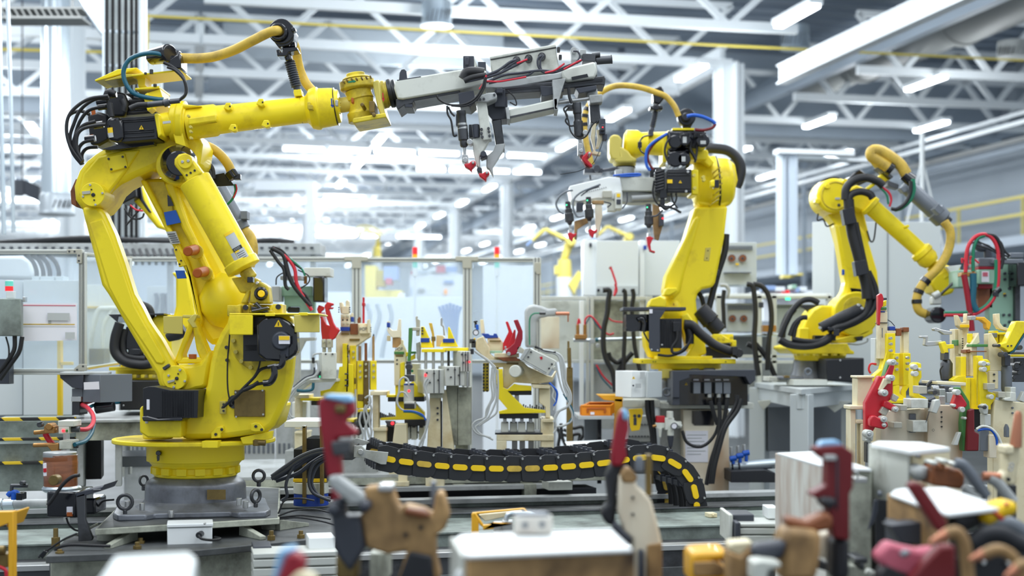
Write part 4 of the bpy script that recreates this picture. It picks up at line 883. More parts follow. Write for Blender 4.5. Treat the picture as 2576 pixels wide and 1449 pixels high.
t('tray','charcoal',[('pl',[(570,600),(650,580),(770,555),(788,535),(760,585),(640,620),(575,635)],7.2,.25)])
t('stud','dark_steel','cy',(700,580),(762,576),8,7.15)
t = T('pipe_run','grey pipe with blue handled valve at the lower left edge','pipe',170,720,8.2)
t('pipe','grey_light','cy',(-120,690),(360,680),36,8.2);t('sleeve','zinc',[('cy',(-120,685),(20,685),44,8.2),('cy',(30,688),(110,684),42,8.2)])
v = t('valve','blue',[('tb',[(60,620),(80,600),(120,595),(150,620)],20,8.1),('cy',(105,650),(105,600),22,8.1)],bev=0)
t('valve_handle','gloss_black',[('bx',120,600,165,655,8.05,.08)],par=v);t('spout','dark_steel',[('cy',(85,600),(90,545),14,8.1),('cy',(80,545),(210,545),14,8.1),('dz',160,525,16,8.05,.05)],par=v)
t = T('steel_stand','yellow steel stand at the lower left corner','frame',50,1225,6.3)
t('frame','amber',[('pl',[(-40,742),(100,738),(100,1240),(60,1240),(60,830),(-40,870)],6.3,.05),('pl',[(45,850),(100,738),(112,745),(62,860)],6.35,.2)],bev=.004)
t('valve','bronze',[('cy',(-20,1030),(40,1030),35,6.4),('bx',-20,1060,60,1160,6.4,.1)],bev=.004)
t('hose','red_hose','tb',[(-20,1150),(40,1180),(50,1240)],14,6.4,bev=0)
t = T('air_service_unit','white valve block with red button and brass fittings, left of the rear robot table','valve',500,270,8.7)
u = t('manifold','offwhite',[('bx',435,55,558,100,8.6,.15),('bx',440,100,520,155,8.6,.12),('bx',445,205,540,270,8.6,.15)],bev=.004)
t('button','led_red','bx',465,122,485,140,8.59,.02,par=u);t('button','green','bx',492,122,508,140,8.59,.02,par=u)
t('fitting','dark_steel',[('cy',(520,120),(600,120),22,8.65),('cy',(520,240),(590,240),22,8.65)])
t('post','grey_light','bx',475,100,505,900,8.78,.06)
t('brass_valve','brass',[('cy',(255,145),(430,130),16,8.65),('bx',330,95,410,150,8.62,.1),('dz',365,100,26,8.6,.1)],bev=.004);t('brass_valve','brass',[('cy',(250,240),(440,235),16,8.65),('pl',[(345,235),(440,225),(440,280),(390,290)],8.6,.08)],bev=.004)
t('small_tap','dark_steel',[('dz',295,85,20,8.6,.05),('cy',(280,75),(320,65),6,8.6)])
t('hose','red_hose','tb',[(340,150),(370,200),(420,260),(450,285)],22,8.7,bev=0)
Z('R3')
one('red_hose','red hose looping from the valve block to the rear robot base','hose','red_hose','tb',[(150,1168,8.66),(240,1165,8.8),(290,1110,9),(285,1040,9.2),(240,980,9.4),(200,950,9.6),(330,910,9.8),(522,890,10)],20,8.9,bev=0)
one('green_hose','dark green hose below the red hose at the valve block','hose','teal','tb',[(130,1300,8.62),(220,1270,8.75),(275,1200,8.9),(295,1120,9),(285,1060,9.15)],18,8.95,bev=0)
one('green_hose','dark green hose under the red hose at the rear robot base','hose','teal','tb',[(240,985,9.4),(330,950,9.7),(522,935,10)],16,9.0,bev=0)
# rear robot table and boxes
t = T('machine_table','pale steel table behind the big robot carrying the rear robot','table',430,1300,9.6)
t('top','grey_light','bx',40,1085,900,1110,9.4,1.5,BA,bev=.004);t('apron','dirty_white','bx',140,1110,900,1262,9.45,.1,BA)
for x in (150,480,860): t('leg','grey_light','bx',x,1262,x+55,1660,9.5,.12,BA)
t('shelf','grey','bx',480,1400,880,1490,9.8,.6,BA);t('dark_panel','black','bx',205,1265,360,1600,9.9,.3,BA)
one('step_platform','low platform with hazard striped edges at the left edge','platform','grey_green',[('bx',-600,1095,150,1290,9.8,.8,BA),('bx',-600,1290,200,1700,9.5,.3,BA)])
for i,(y0,y1,lab) in enumerate(((1065,1095,'top'),(1240,1265,'middle'),(1445,1470,'lowest'))):
    one('hazard_strip','yellow and black hazard strip at the left edge, %s of three' % lab,'strip','hazard','bx',-600,y0,140,y1,9.45,.05,BA)
t = T('scrap_hopper','dark sheet hopper with hose left of the rear robot base','hopper',100,1050,9.6)
t('hopper','charcoal','pl',[(0,695),(205,695),(200,820),(110,810),(5,725)],9.5,.3);t('neck','grey','bx',105,815,200,890,9.55,.2);t('clip','steel','bx',100,885,185,930,9.54,.22);t('hose','gloss_black','bx',105,930,175,1045,9.56,.18)
t = T('control_case','grey control case with paper label beside the rear robot base','box',300,930,9.7)
t('case','grey','bx',200,695,350,935,9.5,.3,-.5);t('label','paper','pl',[(208,762),(338,755),(342,822),(210,825)],9.42,.004,-.0,bev=0);t('lid','grey_light','bx',0,675,420,697,9.5,.4,BA)
t('coil','gloss_black',[('cy',(310,985),(470,960),50,9.6)])
# ================= fence, panes, rear robot, fixtures
Z('S8')
def fence(name,label,Y,posts,rails,panes,brk=(),m='alu'):
    t = T('safety_fence',label,'fence',posts[0][0],posts[0][3],Y)
    for x0,y0,x1,y1 in posts:
        p = t('post',m,'bx',x0,y0,x1,y1,Y,.06,0)
        for f in (.3,.7): t('groove','dark_steel','bx',x0+(x1-x0)*f-1,y0,x0+(x1-x0)*f+1,y1,Y-.003,.01,0,par=p,bev=0)
    for x0,y0,x1,y1 in rails:
        p = t('rail',m,'bx',x0,y0,x1,y1,Y+.008,.05,0)
        t('groove','dark_steel','bx',x0,(y0+y1)/2-1,x1,(y0+y1)/2+1,Y+.004,.01,0,par=p,bev=0)
    for x0,y0,x1,y1 in panes: t('pane','glass','bx',x0,y0,x1,y1,Y+.02,.006,0,bev=0,label='clear foggy pane')
    for pts in brk:
        b = t('corner_plate','alu_plate','pl',pts,Y-.012,.012,0)
    return t
f1 = fence('safety_fence','near safety fence with clear pane at the left edge, paper sheet taped on it',10.0,[(530,182,553,1700),(556,200,572,960)],[(-60,182,545,212),(-60,987,545,1027)],[(-60,212,532,987)],
      [[(450,180),(552,180),(552,275),(517,275),(517,212),(450,212)],[(500,985),(535,955),(585,955),(585,1000),(500,1005)]])
for x,y in ((467,195),(503,195),(532,222),(532,258),(520,993),(560,970)): f1('bolt','dark_steel','dz',x,y,7,9.985,.01,None,10,bev=0)
ps = T('paper_sheet','large printed sheet hung on the near fence pane','paper',330,798,9.95)
p_ = ps('sheet','paper','pl',[(140,545),(520,545),(520,795),(140,800)],9.96,.003,BA,bev=0)
for x0,y0,x1,y1,m in ((150,556,510,562,'pink'),(155,600,270,640,'label_grey'),(320,610,470,660,'label_grey'),(150,683,505,690,'hose_yellow'),(150,700,505,703,'label_grey'),(155,745,195,785,'label_grey'),(215,750,285,785,'label_grey'),(440,740,505,785,'label_grey'),(325,640,345,680,'grey_light')):
    ps('print',m,'bx',x0,y0,x1,y1,9.957,.002,BA,par=p_,bev=0)
t = T('terminal_box','grey green terminal box with red and green signal tower on top, left edge','box',60,765,9.8)
b = t('box','grey_green','bx',-40,512,140,765,9.7,.15,BA,bev=.006);t('hinge','steel','bx',150,500,168,535,9.75,.05)
t('tower_foot','panel','bx',40,462,90,512,9.75,.05);t('green_lens','signal_green','lv',62,9.78,[(395,27),(430,27)],20,bev=0);t('red_lens','signal_red','lv',62,9.78,[(430,27),(462,27)],20,bev=0);t('tower_cap','white','lv',62,9.78,[(389,24),(396,27)],20,bev=0)
for p in ([(100,765),(95,860),(40,950),(-30,1040)],[(150,770),(130,870),(70,960),(0,1060)],[(40,770),(60,850),(50,930),(-20,1020)]): t('cable','rubber','tb',p,15 if p[0][0] > 50 else 6,9.75,bev=0)
t('wall_bracket','charcoal','bx',-40,920,60,1090,9.9,.1)
t = T('safety_fence','angled fence panel with clear pane behind the left link of the big robot','fence',700,985,10.6)
t('pane','glass','pl',[(580,215),(870,255),(870,930),(585,975)],10.62,.008,.9,bev=0)
t('post','alu','bx',862,240,878,1700,10.75,.06)
t('rail','alu',[('pl',[(575,200),(880,240),(880,258),(575,218)],10.59,.04,.9)]);t('rail','alu',[('pl',[(585,975),(880,930),(880,945),(585,995)],10.59,.04,.9)]);t('yellow_strip','sign_yellow',[('pl',[(600,985),(880,940),(880,945),(600,991)],10.58,.005,.9)],bev=0)
one('guard_post','yellow guard rail post behind the near fence','guard rail','sign_yellow',[('bx',385,795,410,1340,10.6,.06),('bx',400,940,485,962,10.6,.05)])
t = T('switch_cabinet','wide pale grey cabinet behind the near fence, cables arching onto it','cabinet',250,1300,11.6)
for x0,x1 in ((-80,152),(157,540)): t('door','panel','bx',x0,388,x1,1300,11.6,.5,BA)
t('plinth','grey','bx',-80,1300,540,1420,11.65,.4,BA)
for i,x in enumerate((200,245,290,350)): t('cable','rubber','tb',[(x-30,215),(x+20,260),(x+45,320),(x+48,375)],15,11.8,bev=0)
for x in (235,290,335,395): t('gland','panel_grey','bx',x-20,362,x+30,390,11.7,.15)
one('machine_guard','white rounded machine guard behind the near fence top','guard','white',[('pl',[(-60,225),(150,222),(205,260),(225,330),(225,380),(-60,380)],12.5,.4)],bev=.03)
t = T('panel_window','white cupboard panel with an arched opening behind the angled pane','panel',700,950,12.4)
t('arch','offwhite',[('tb',[(600,940),(620,760),(660,600),(720,580),(800,580)],18,12.4),('tb',[(690,940),(700,700),(760,590)],14,12.4)],bev=0);t('back','panel','bx',570,420,900,970,12.6,.1,BA);t('yellow_line','hose_yellow','bx',570,565,900,580,12.55,.05,BA);t('dark_tool','charcoal','bx',600,850,700,960,12.3,.2)
Z('P')
t = T('cable_tray','long perforated grey cable tray running above the fence at left','cable tray',300,640,12.6)
t('tray','grey_light','bx',-80,612,805,640,12.95,.4,0,bev=.003)
for x in range(-60,800,21): t('slot','charcoal','bx',x,621,x+8,625,12.93,.05,0,bev=0) if x < 250 or x > 430 else None
t('cable_pile','rubber',[('tb',[(-40,612),(100,604),(225,598),(330,603),(460,608)],6,13.05),('tb',[(60,612),(200,606),(400,604),(560,606),(700,608)],7,13.1),('tb',[(620,610),(680,604),(740,610)],6,13.05)],bev=0)
for x in range(300,440,17): t('drop_cable','rubber','tb',[(x,628,12.9),(x+6,645,12.75),(x+8,665,12.8)],4,12.8,bev=0)
for x in (20,420,780): t('tray_leg','grey_light','bx',x,640,x+12,1340,13.1,.08,0)
fence('safety_fence','long safety fence of clear panes behind the clamping fixtures',12.3,
      [(299,645,309,1200),(885,647,909,1300),(1164,647,1187,1300),(1341,648,1361,1300)],[(309,646,885,658),(909,648,1164,659),(1187,648,1342,659),(309,905,885,914),(909,905,1341,914)],
      [(309,658,885,905),(909,658,1164,905),(1187,658,1342,905)],
      [[(866,645),(925,645),(925,656),(908,656),(908,675),(884,675),(884,656),(866,656)],[(1146,645),(1203,645),(1203,656),(1186,656),(1186,675),(1163,675),(1163,656),(1146,656)],[(1345,660),(1360,660),(1360,690),(1350,690),(1345,680)],[(299,645),(332,645),(332,656),(310,656),(310,680),(299,680)]])
Z('P')
for x0,x1,y0,lab in ((312,470,930,'left'),(474,690,930,'middle'),(694,883,930,'right')):
    t = T('kick_panel','grey perforated kick panel under the long fence behind the big robot, %s of three' % lab,'panel',x0,1250,12.4);t('sheet','grey_light','bx',x0,y0,x1,1300,12.4,.02,bev=0);t('rim','alu','bx',x0,1160,x1,1172,12.38,.02)
    for i in range(int((x1-x0)/12)): t('hole_column','grey',[('bx',x0+6+i*12,1115,x0+12+i*12,1140,12.395,.01)],bev=0)
# bright things behind the fence
def cab(label,m,x0,y0,x1,y1,Y,dep=.6,name='cabinet'):
    return one(name,label,'cabinet',m,'bx',x0,y0,x1,HY+ZC*F/Y-1,Y,dep,0)
cab('white cabinet behind the middle fence panes, right of the second post','haze_white',910,748,1164,1100,16);cab('white cabinet behind the fence, left of the first long post','haze_white',700,735,880,1100,16.5)
cab('tall white cabinet behind the fence, left of the last post','haze_white',1215,668,1345,1100,15.5);cab('low white cabinet between the two tower lights','haze_white',1030,690,1165,1100,22)
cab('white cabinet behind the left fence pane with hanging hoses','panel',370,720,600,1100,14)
for i,(x,w) in enumerate(((1030,0),(1250,0))):
    t = T('tower_light',['red, orange and green tower light behind the fence, left one','red, orange and green tower light behind the fence, right one'][i],'signal light',x,760,14.5)
    a = x+14 if i == 0 else x
    for m,nm,y0,y1 in (('signal_red','red_lens',622,640),('signal_orange','orange_lens',640,652),('signal_green','green_lens',652,674),('white','foot',674,695)): t(nm,m,'lv',a,14.5,[(y0,6.5),(y1,6.5)],18,bev=0)
    t('pole','white','cy',(a,695),(a,1286),2.5,14.5,bev=0)
for i,x in enumerate((930,955,985)): one('grey_hose','pale grey hose hanging behind the fence pane','hose','haze_grey','tb',[(x-6,765),(x,800),(x-18,860),(x-25,900)],6,14,group='pale hoses behind the fence',bev=0)
for i in range(7): one('grey_hose','blue grey hose in the fan shaped bunch behind the fence','hose','haze_blue','tb',[(1105+i*9,762+abs(i-3)*3),(1115+i*6,800),(1135+i*2,860),(1140,900)],4,14,group='bunch of hoses behind the fence',bev=0)
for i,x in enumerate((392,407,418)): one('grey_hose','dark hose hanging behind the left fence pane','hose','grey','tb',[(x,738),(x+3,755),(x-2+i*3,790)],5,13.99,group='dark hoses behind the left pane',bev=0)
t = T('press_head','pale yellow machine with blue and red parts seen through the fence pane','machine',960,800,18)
t('column','haze_yellow','bx',918,668,945,1207,18,.4);t('bed','haze_yellow','bx',945,730,1010,760,18,.5);t('bed_knob','haze_white','dz',1010,745,9,17.9,.1);t('head','haze_blue','bx',965,670,1000,705,18,.4);t('tool','pink','bx',970,700,985,715,17.9,.3);t('head','yellow_dull','bx',943,680,968,720,18.1,.3)
for i,(x0,y0,x1,y1,m) in enumerate(((1016,682,1040,690,'pink'),(1045,680,1075,688,'haze_grey'),(1097,668,1120,686,'pink'),(1122,670,1150,685,'haze_blue'),(1117,705,1140,713,'haze_blue'),(1013,722,1035,742,'haze_blue'),(1052,725,1068,734,'grey_light'),(1118,728,1124,740,'signal_orange'))):
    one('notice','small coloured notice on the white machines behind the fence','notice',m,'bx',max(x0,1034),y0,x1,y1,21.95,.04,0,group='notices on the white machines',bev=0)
# far robots, haze put into their pale colours
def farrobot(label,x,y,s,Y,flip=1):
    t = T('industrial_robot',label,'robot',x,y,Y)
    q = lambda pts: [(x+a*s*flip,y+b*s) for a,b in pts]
    t('base','haze_yellow','lv',x,Y,[(y-8*s,16*s),(y,18*s),(y+40*s,20*s)],20,bev=0);t('plinth','haze_white','lv',x,Y,[(y+40*s,22*s),(HY+ZC*F/Y,22*s)],12,bev=0)
    t('lower_arm','haze_yellow','pl',q([(-10,-8),(10,-8),(24,-50),(14,-60),(2,-55)]),Y,.3,bev=.04)
    t('elbow','haze_yellow','dz',x+18*s*flip,y-55*s,13*s,Y-.1,.5,bev=.02)
    t('forearm','haze_yellow','cy',q([(10,-58)])[0],q([(-52,-88)])[0],7*s,Y,5*s,bev=0)
    t('wrist','haze_yellow','cy',q([(-52,-88)])[0],q([(-85,-58)])[0],5*s,Y,4*s,bev=0)
    t('tool','haze_blue','cy',q([(-85,-58)])[0],q([(-100,-44)])[0],4*s,Y,bev=0)
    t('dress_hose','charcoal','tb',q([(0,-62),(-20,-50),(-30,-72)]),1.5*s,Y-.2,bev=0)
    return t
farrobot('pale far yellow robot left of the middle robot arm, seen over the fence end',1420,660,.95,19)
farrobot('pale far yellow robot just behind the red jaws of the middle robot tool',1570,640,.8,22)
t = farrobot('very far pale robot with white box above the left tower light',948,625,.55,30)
t('white_box','haze_white','bx',955,590,995,608,29,.5)
t('dress_arch','haze_yellow','tb',[(890,600),(900,572),(930,570),(962,585)],2,29,bev=0)
one('robot_group','bright yellow robot parts and cables left of the middle control cabinet','robot','haze_yellow',[('pl',[(1430,715),(1455,680),(1466,690),(1445,740)],17,.3),('bx',1395,668,1408,690,17,.2)])

# ---- robot behind the big one, with its weld gun
Z('R3')
t = T('industrial_robot','yellow robot half hidden behind the big front robot','robot',660,1000,10.4)
t('ring','yellow',[('bx',425,630,870,660,10.1,.7),('lv',680,10.4,[(640,190),(690,190),(692,170),(755,170)])]);t('ring_tooth','yellow_dirty',[('bx',560+i*70,695,590+i*70,725,10.05,.1) for i in range(4)])
t('turret','yellow','pl',[(510,640),(530,590),(800,600),(800,400),(770,240),(830,180),(960,180),(1000,260),(960,420),(980,640)],10.2,.5,bev=.02)
t('black_base','black','bx',525,745,900,1000,10.0,.7,BA,bev=.008)
for x,y in ((545,775),(550,962)): t('base_screw','steel','dz',x,y,9,9.97,.03)
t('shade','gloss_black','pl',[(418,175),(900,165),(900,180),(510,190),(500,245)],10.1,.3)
t('hose_bundle','rubber','tb',[(700,90),(770,120),(790,190),(770,250),(640,330),(600,380)],34,10.25,bev=0)
t('hose_bundle','rubber','tb',[(520,250),(480,380),(480,500),(560,580),(700,610),(790,600)],42,10.05,bev=0);t('hose_bundle','rubber','tb',[(560,300),(540,420),(560,520),(640,550),(740,560)],34,10.1,bev=0)
t('motor','black',[('bx',570,280,700,480,10.1,.2),('bx',590,470,700,530,10.08,.1)],bev=.008)
t('spring_case','black_soft','la',(930,380),(1080,300),[(0,36),(.5,62),(1,62)],9.9,20)
Z('R2')
t('lower_arm','yellow','pl',[(960,1150),(1110,1150),(1180,1640),(950,1640),(1000,1443),(1000,1200)],10.3,.2,bev=.02)
t('upper_arm','yellow','pl',[(620,440),(640,370),(690,350),(800,620),(900,770),(840,770),(735,640),(640,540)],10.1,.3,bev=.02)
t('joint_band','gloss_black','pl',[(670,390),(700,400),(720,520),(790,630),(770,630),(690,520)],10.08,.05)
t('joint_motor','black','pl',[(520,420),(650,365),(660,500),(540,560),(500,530)],10.0,.2,bev=.01)
for p in ([(540,560),(480,580),(500,610)],[(620,560),(600,650),(640,690),(710,680),(730,640)],[(700,600),(620,690),(580,740)],[(560,600),(620,680),(700,690)]): t('cable','rubber','tb',p,8,9.95,bev=0)
t('cable','red_hose','tb',[(610,570),(660,610),(720,620)],8,9.94,bev=0)
t('grey_cylinder','grey',[('la',(1380,420),(1590,780),[(0,60),(.8,60),(.82,68),(1,62)],9.6,24),('bx',1560,620,1620,690,9.5,.1)],bev=.003,label='grey cylinder of the rear robot hose')
t('dress_hose','hose_yellow','tb',[(1590,780),(1650,850),(1670,960),(1640,1100)],44,9.6,12,8,.04,bev=0)
Z('S4')
g = T('weld_gun','pale green weld gun with red and black cables, right of the big robot','weld gun',200,230,10.3)
g('gun_plate','pale_green',[('bx',20,0,310,90,10.3,.12),('pl',[(50,85),(330,85),(330,240),(200,240),(195,185),(90,185),(60,240)],10.32,.1)],bev=.006)
g('dark_hole','black','bx',85,190,190,240,10.35,.1);g('tip_box','gloss_black','bx',315,-90,420,145,10.15,.2,bev=.01)
Z('R2')
g('top_box','offwhite',[('bx',2110,1110,2340,1185,10.2,.2)],bev=.004);g('grey_box','label_grey','bx',1830,1270,1900,1400,10.2,.2,bev=.005);g('cross_bar','grey_light','bx',1905,1180,2090,1215,10.1,.15);g('post','brass','bx',2110,1170,2135,1250,10.25,.03)
for p,m,r in (([(1830,940),(1930,1000),(1960,1100),(1990,1200),(2040,1290),(2170,1443)],'rubber',20),([(1820,960),(1890,1060),(1940,1130),(1950,1260),(1980,1300)],'rubber',16),([(1850,945),(1960,1020),(2030,1120),(2050,1250),(2130,1400),(2180,1480)],'red_hose',16),
                ([(1870,950),(2000,1040),(2090,1120),(2120,1180)],'green_hose',9),([(1960,1140),(1880,1190),(1870,1260)],'rubber',6),([(2060,1130),(2150,1180),(2150,1240),(2080,1290)],'rubber',6),([(1840,930),(1920,960),(2010,1060),(2090,1120)],'rubber',10),([(2060,1290),(2130,1350),(2180,1440)],'rubber',10)):
    g('cable',m,'tb',p,r,10.05,bev=0)
Z('S4')
one('bracket','grey bracket arm under the pale green weld gun','bracket','grey_light',[('pl',[(130,470),(335,465),(335,492),(240,500),(190,600),(195,2640),(130,2640)],10.6,.1)])

# ================= clamping fixtures behind the chain
Yf = 10.35
def bz(t,name,m,pts,r,Y=Yf-.02,par=None): bolts(t,name,m,pts,r,Y,.03,par)
t = T('clamp_fixture','cream and yellow clamping fixture with two red arms, left of three behind the chain','fixture',500,1449,Yf)
m_ = t('main_bracket','cream','pl',[(525,460),(580,400),(650,340),(832,338),(835,460),(640,590),(590,705),(525,700)],Yf,.12,bev=.006)
t('tower','cream',[('bx',568,255,650,372,Yf-.02,.1),('bx',578,182,640,252,Yf-.02,.08),('pl',[(555,150),(582,145),(592,180),(592,250),(570,250),(560,200)],Yf,.06),('pl',[(612,140),(628,123),(645,140),(645,250),(618,250)],Yf,.06)],bev=.004)
bz(t,'tower_bolt','steel',[(588,275),(628,275),(588,340),(628,340)],12,Yf-.04);bz(t,'tower_hole','black',[(588,308),(628,308)],8,Yf-.025)
for x in (552,652):
    for y in (195,215,235): t('side_screw','black','cy',(x-5,y),(x+5,y),6,Yf,bev=0)
t('blue_band','blue_deep','bx',565,372,650,408,Yf-.025,.12);t('brass_tag','bronze','bx',572,425,645,442,Yf-.015,.02);t('brass_tag','bronze','bx',648,478,740,496,Yf-.015,.02)
t('brown_block','brown','bx',655,340,725,440,Yf-.015,.05);pp = t('name_block','cream','bx',738,362,820,432,Yf-.03,.05);text(t,'POF',775,392,Yf-.034,40,'grey',pp,-.1)
t('side_tooth','cream',[('pl',[(808,310),(832,300),(836,430),(815,430)],Yf-.05,.06)]);
for y in (378,395,412): t('side_screw','black','cy',(834,y),(848,y),6,Yf,bev=0)
yb = t('yellow_bracket','yellow','pl',[(585,522),(626,522),(634,708),(682,712),(686,1010),(640,1045),(385,1000),(383,955),(470,935),(545,840),(555,735),(585,730)],Yf-.08,.08,bev=.004)
t('slot_line','black','pl',[(628,540),(636,540),(640,900),(620,960),(632,960),(634,700)],Yf-.082,.01,par=yb,bev=0)
for y in (540,570,605,640): t('side_screw','charcoal','cy',(628,y),(640,y),6,Yf-.08,bev=0)
for y in (800,855,905): t('link_screw','dark_steel','cy',(606,y),(640,y),8,Yf-.1,bev=0)
for x0,y0,x1,y1,m in ((655,540,712,940,'yellow'),(720,680,776,1112,'yellow'),(776,680,826,1112,'bronze'),(840,680,897,945,'yellow')): t('upright',m,'bx',x0,y0,x1,y1,Yf-.02,.1,.2)
bz(t,'upright_bolt','steel',[(683,598),(683,650),(745,722),(745,778),(745,830),(798,712),(798,768),(798,822),(868,718),(868,775),(868,830)],11,Yf-.05)
t('dark_tag','bronze','bx',722,985,775,1045,Yf-.025,.02);t('dark_tag','bronze','bx',684,835,706,890,Yf-.025,.02)
for x0,y0,x1,y1,m in ((732,545,750,682,'scorched'),(785,518,806,682,'brown'),(855,455,873,682,'scorched'),(862,435,870,460,'charcoal')): t('locating_post',m,'bx',x0,y0,x1,y1,Yf+.02,.05)
t('red_pin','red',[('bx',767,100,783,345,Yf+.05,.05),('bx',763,150,787,180,Yf+.04,.07)]);t('brown_tooth','brown','pl',[(720,300),(738,275),(748,290),(746,335),(722,335)],Yf+.04,.05);t('blue_tooth','blue_deep','bx',662,280,684,325,Yf+.02,.06);t('cream_tooth','cream','bx',664,245,680,280,Yf+.02,.05)
t('red_arm','red','pl',[(350,210),(368,170),(420,188),(412,215),(385,235),(410,300),(440,350),(540,375),(560,410),(500,445),(470,490),(400,500),(388,400),(385,300)],Yf-.16,.05,bev=.006)
t('red_arm','red','pl',[(420,178),(445,143),(502,155),(500,175),(475,180),(480,195),(502,190),(490,210),(462,208),(500,330),(530,380),(560,400),(515,475),(470,500),(455,440),(475,380),(440,290)],Yf-.26,.05,bev=.006)
t('white_spacer','paper','pl',[(388,240),(430,230),(440,345),(415,330)],Yf-.1,.03)
t('clevis','alu_plate',[('bx',393,482,434,560,Yf-.24,.1),('bx',400,560,428,602,Yf-.22,.06)],bev=.004);t('clevis','alu_plate',[('bx',443,482,484,560,Yf-.28,.1),('bx',450,560,478,602,Yf-.26,.06)],bev=.004)
bz(t,'clevis_pin','steel',[(413,505)],10,Yf-.26);bz(t,'clevis_pin','steel',[(463,505)],10,Yf-.3)
cy_ = t('clamp_cylinder','offwhite','bx',396,604,532,848,Yf-.3,.25,BA,bev=.005,label='white pneumatic cylinder block');bz(t,'cylinder_screw','charcoal',[(432,618),(493,618)],8,Yf-.31,cy_)
t('cylinder_light','led_green','bx',371,815,386,832,Yf-.25,.02,bev=0);t('port_block','charcoal','bx',355,775,398,835,Yf-.25,.1)
t('cylinder_shelf','offwhite','pl',[(85,1010),(250,850),(535,845),(535,870),(300,880),(130,1010)],Yf-.26,.2)
for p,r,m in (([(395,610),(330,620),(315,650),(322,740)],8,'label_grey'),([(318,650),(320,700)],14,'gloss_black'),([(360,680),(368,760),(330,820),(250,850),(120,960),(80,1040)],14,'label_grey'),([(330,740),(320,800),(240,835),(140,920)],8,'charcoal'),([(320,880),(310,940),(240,955),(170,950)],14,'teal'),([(250,870),(180,920),(120,1000),(75,1080),(110,1180),(150,1200)],10,'label_grey'),([(120,990),(90,1060),(80,1150),(130,1230)],10,'label_grey')):
    t('air_hose',m,'tb',p,r,Yf-.3,bev=0)
t('stand_head','cream',[('bx',148,988,280,1020,Yf-.05,.25),('bx',150,1020,202,1300,Yf,.12),('bx',148,1330,266,1500,Yf-.02,.2),('bx',148,1325,266,1345,Yf-.04,.24)],bev=.004)
t('yellow_beam','yellow',[('bx',202,1018,386,1044,Yf-.04,.2),('bx',580,1215,690,1240,Yf-.06,.3),('bx',720,1125,826,1148,Yf-.03,.2)]);t('white_case','white','bx',128,1055,255,1230,Yf+.1,.2)
t('black_foot','black',[('bx',590,1240,690,1260,Yf-.05,.3),('bx',720,1150,826,1290,Yf,.2),('bx',300,1046,385,1085,Yf-.03,.2)])
for x,y,r in ((760,1180,30),(710,1260,26),(800,1230,34),(730,1330,30),(640,1290,22)): t('valve','dark_steel','dz',x,y,r,Yf-.1,.15)
for p in ([(790,1020),(830,1000),(840,1060),(800,1120),(820,1200),(790,1300),(800,1430)],[(800,1080),(780,1150),(800,1260),(830,1380)],[(760,1140),(740,1230),(770,1340),(760,1440)],[(820,1050),(850,1120),(830,1240),(850,1330),(820,1440)]): t('air_hose','label_grey','tb',p,10,Yf-.12,bev=0)
t('base_block','grey_light',[('bx',60,1500,900,1720,Yf,.6)])
# fixture B
t = T('clamp_fixture','cream fixture with grey air cylinder, red round button and blue taped points, middle of three','fixture',1200,1449,Yf)
t('fork','cream_rust','pl',[(990,400),(1002,370),(1020,385),(1040,402),(1082,402),(1095,300),(1116,298),(1118,465),(1040,470),(1005,430)],Yf+.05,.06,bev=.004);t('blue_band','blue_deep','bx',988,332,1015,374,Yf+.04,.08);t('fork_stem','scorched',[('bx',1040,468,1116,560,Yf+.06,.06)]);t('stub','cream','bx',990,450,1020,500,Yf+.1,.05);t('tip','cream','bx',990,320,1012,334,Yf+.05,.06)
s_ = t('name_post','cream','pl',[(1055,590),(1118,525),(1120,488),(1132,488),(1135,530),(1165,590),(1166,710),(1112,712),(1110,905),(1058,905)],Yf-.02,.1,bev=.005);text(t,'POF',1100,574,Yf-.024,42,'grey',s_,-.1)
t('green_band','green','bx',1055,596,1146,620,Yf-.03,.1);t('green_band','green','bx',1200,594,1250,616,Yf-.03,.1);t('brass_tag','bronze','bx',1070,626,1140,642,Yf-.025,.02)
bz(t,'post_hole','charcoal',[(1082,672),(1082,708)],8,Yf-.025)
t('yellow_post','yellow',[('pl',[(1112,700),(1150,690),(1150,905),(1112,905)],Yf-.03,.1),('bx',1160,600,1200,640,Yf-.02,.1),('pl',[(1195,645),(1245,615),(1248,660),(1200,680)],Yf-.02,.08)])
t('pivot_bar','green','pl',[(1188,380),(1222,378),(1218,480),(1200,720),(1172,720),(1182,600)],Yf-.1,.05,label='dark green pivot bar');t('sensor_post','alu_plate',[('bx',1215,375,1290,405,Yf-.09,.04),('pl',[(1250,285),(1262,268),(1270,280),(1268,295),(1290,310),(1285,450),(1258,455),(1255,330)],Yf-.08,.05)])
c_ = t('clamp_cylinder','alu',[('lv',1190,Yf-.2,[(885,46),(1060,48)]),('bx',1150,808,1236,870,Yf-.3,.2),('bx',1145,1055,1240,1120,Yf-.3,.2)],bev=.004,label='grey pneumatic cylinder')
t('cylinder_band','blue_deep','lv',1190,Yf-.2,[(888,47),(902,47)],par=c_,bev=0);t('red_button','led_red','dz',1190,955,12,Yf-.345,.02,par=c_);t('cylinder_top','dark_steel',[('bx',1150,808,1236,868,Yf-.31,.04),('cy',(1190,750),(1190,808),22,Yf-.2),('dz',1188,735,30,Yf-.25,.1),('bx',1165,685,1205,745,Yf-.22,.1)],par=c_);t('cylinder_foot','dark_steel','bx',1145,1070,1240,1120,Yf-.31,.04,par=c_)
t('green_button','green_hose','dz',1218,773,13,Yf-.05,.03);t('white_case','white','bx',1215,705,1290,900,Yf+.1,.15)
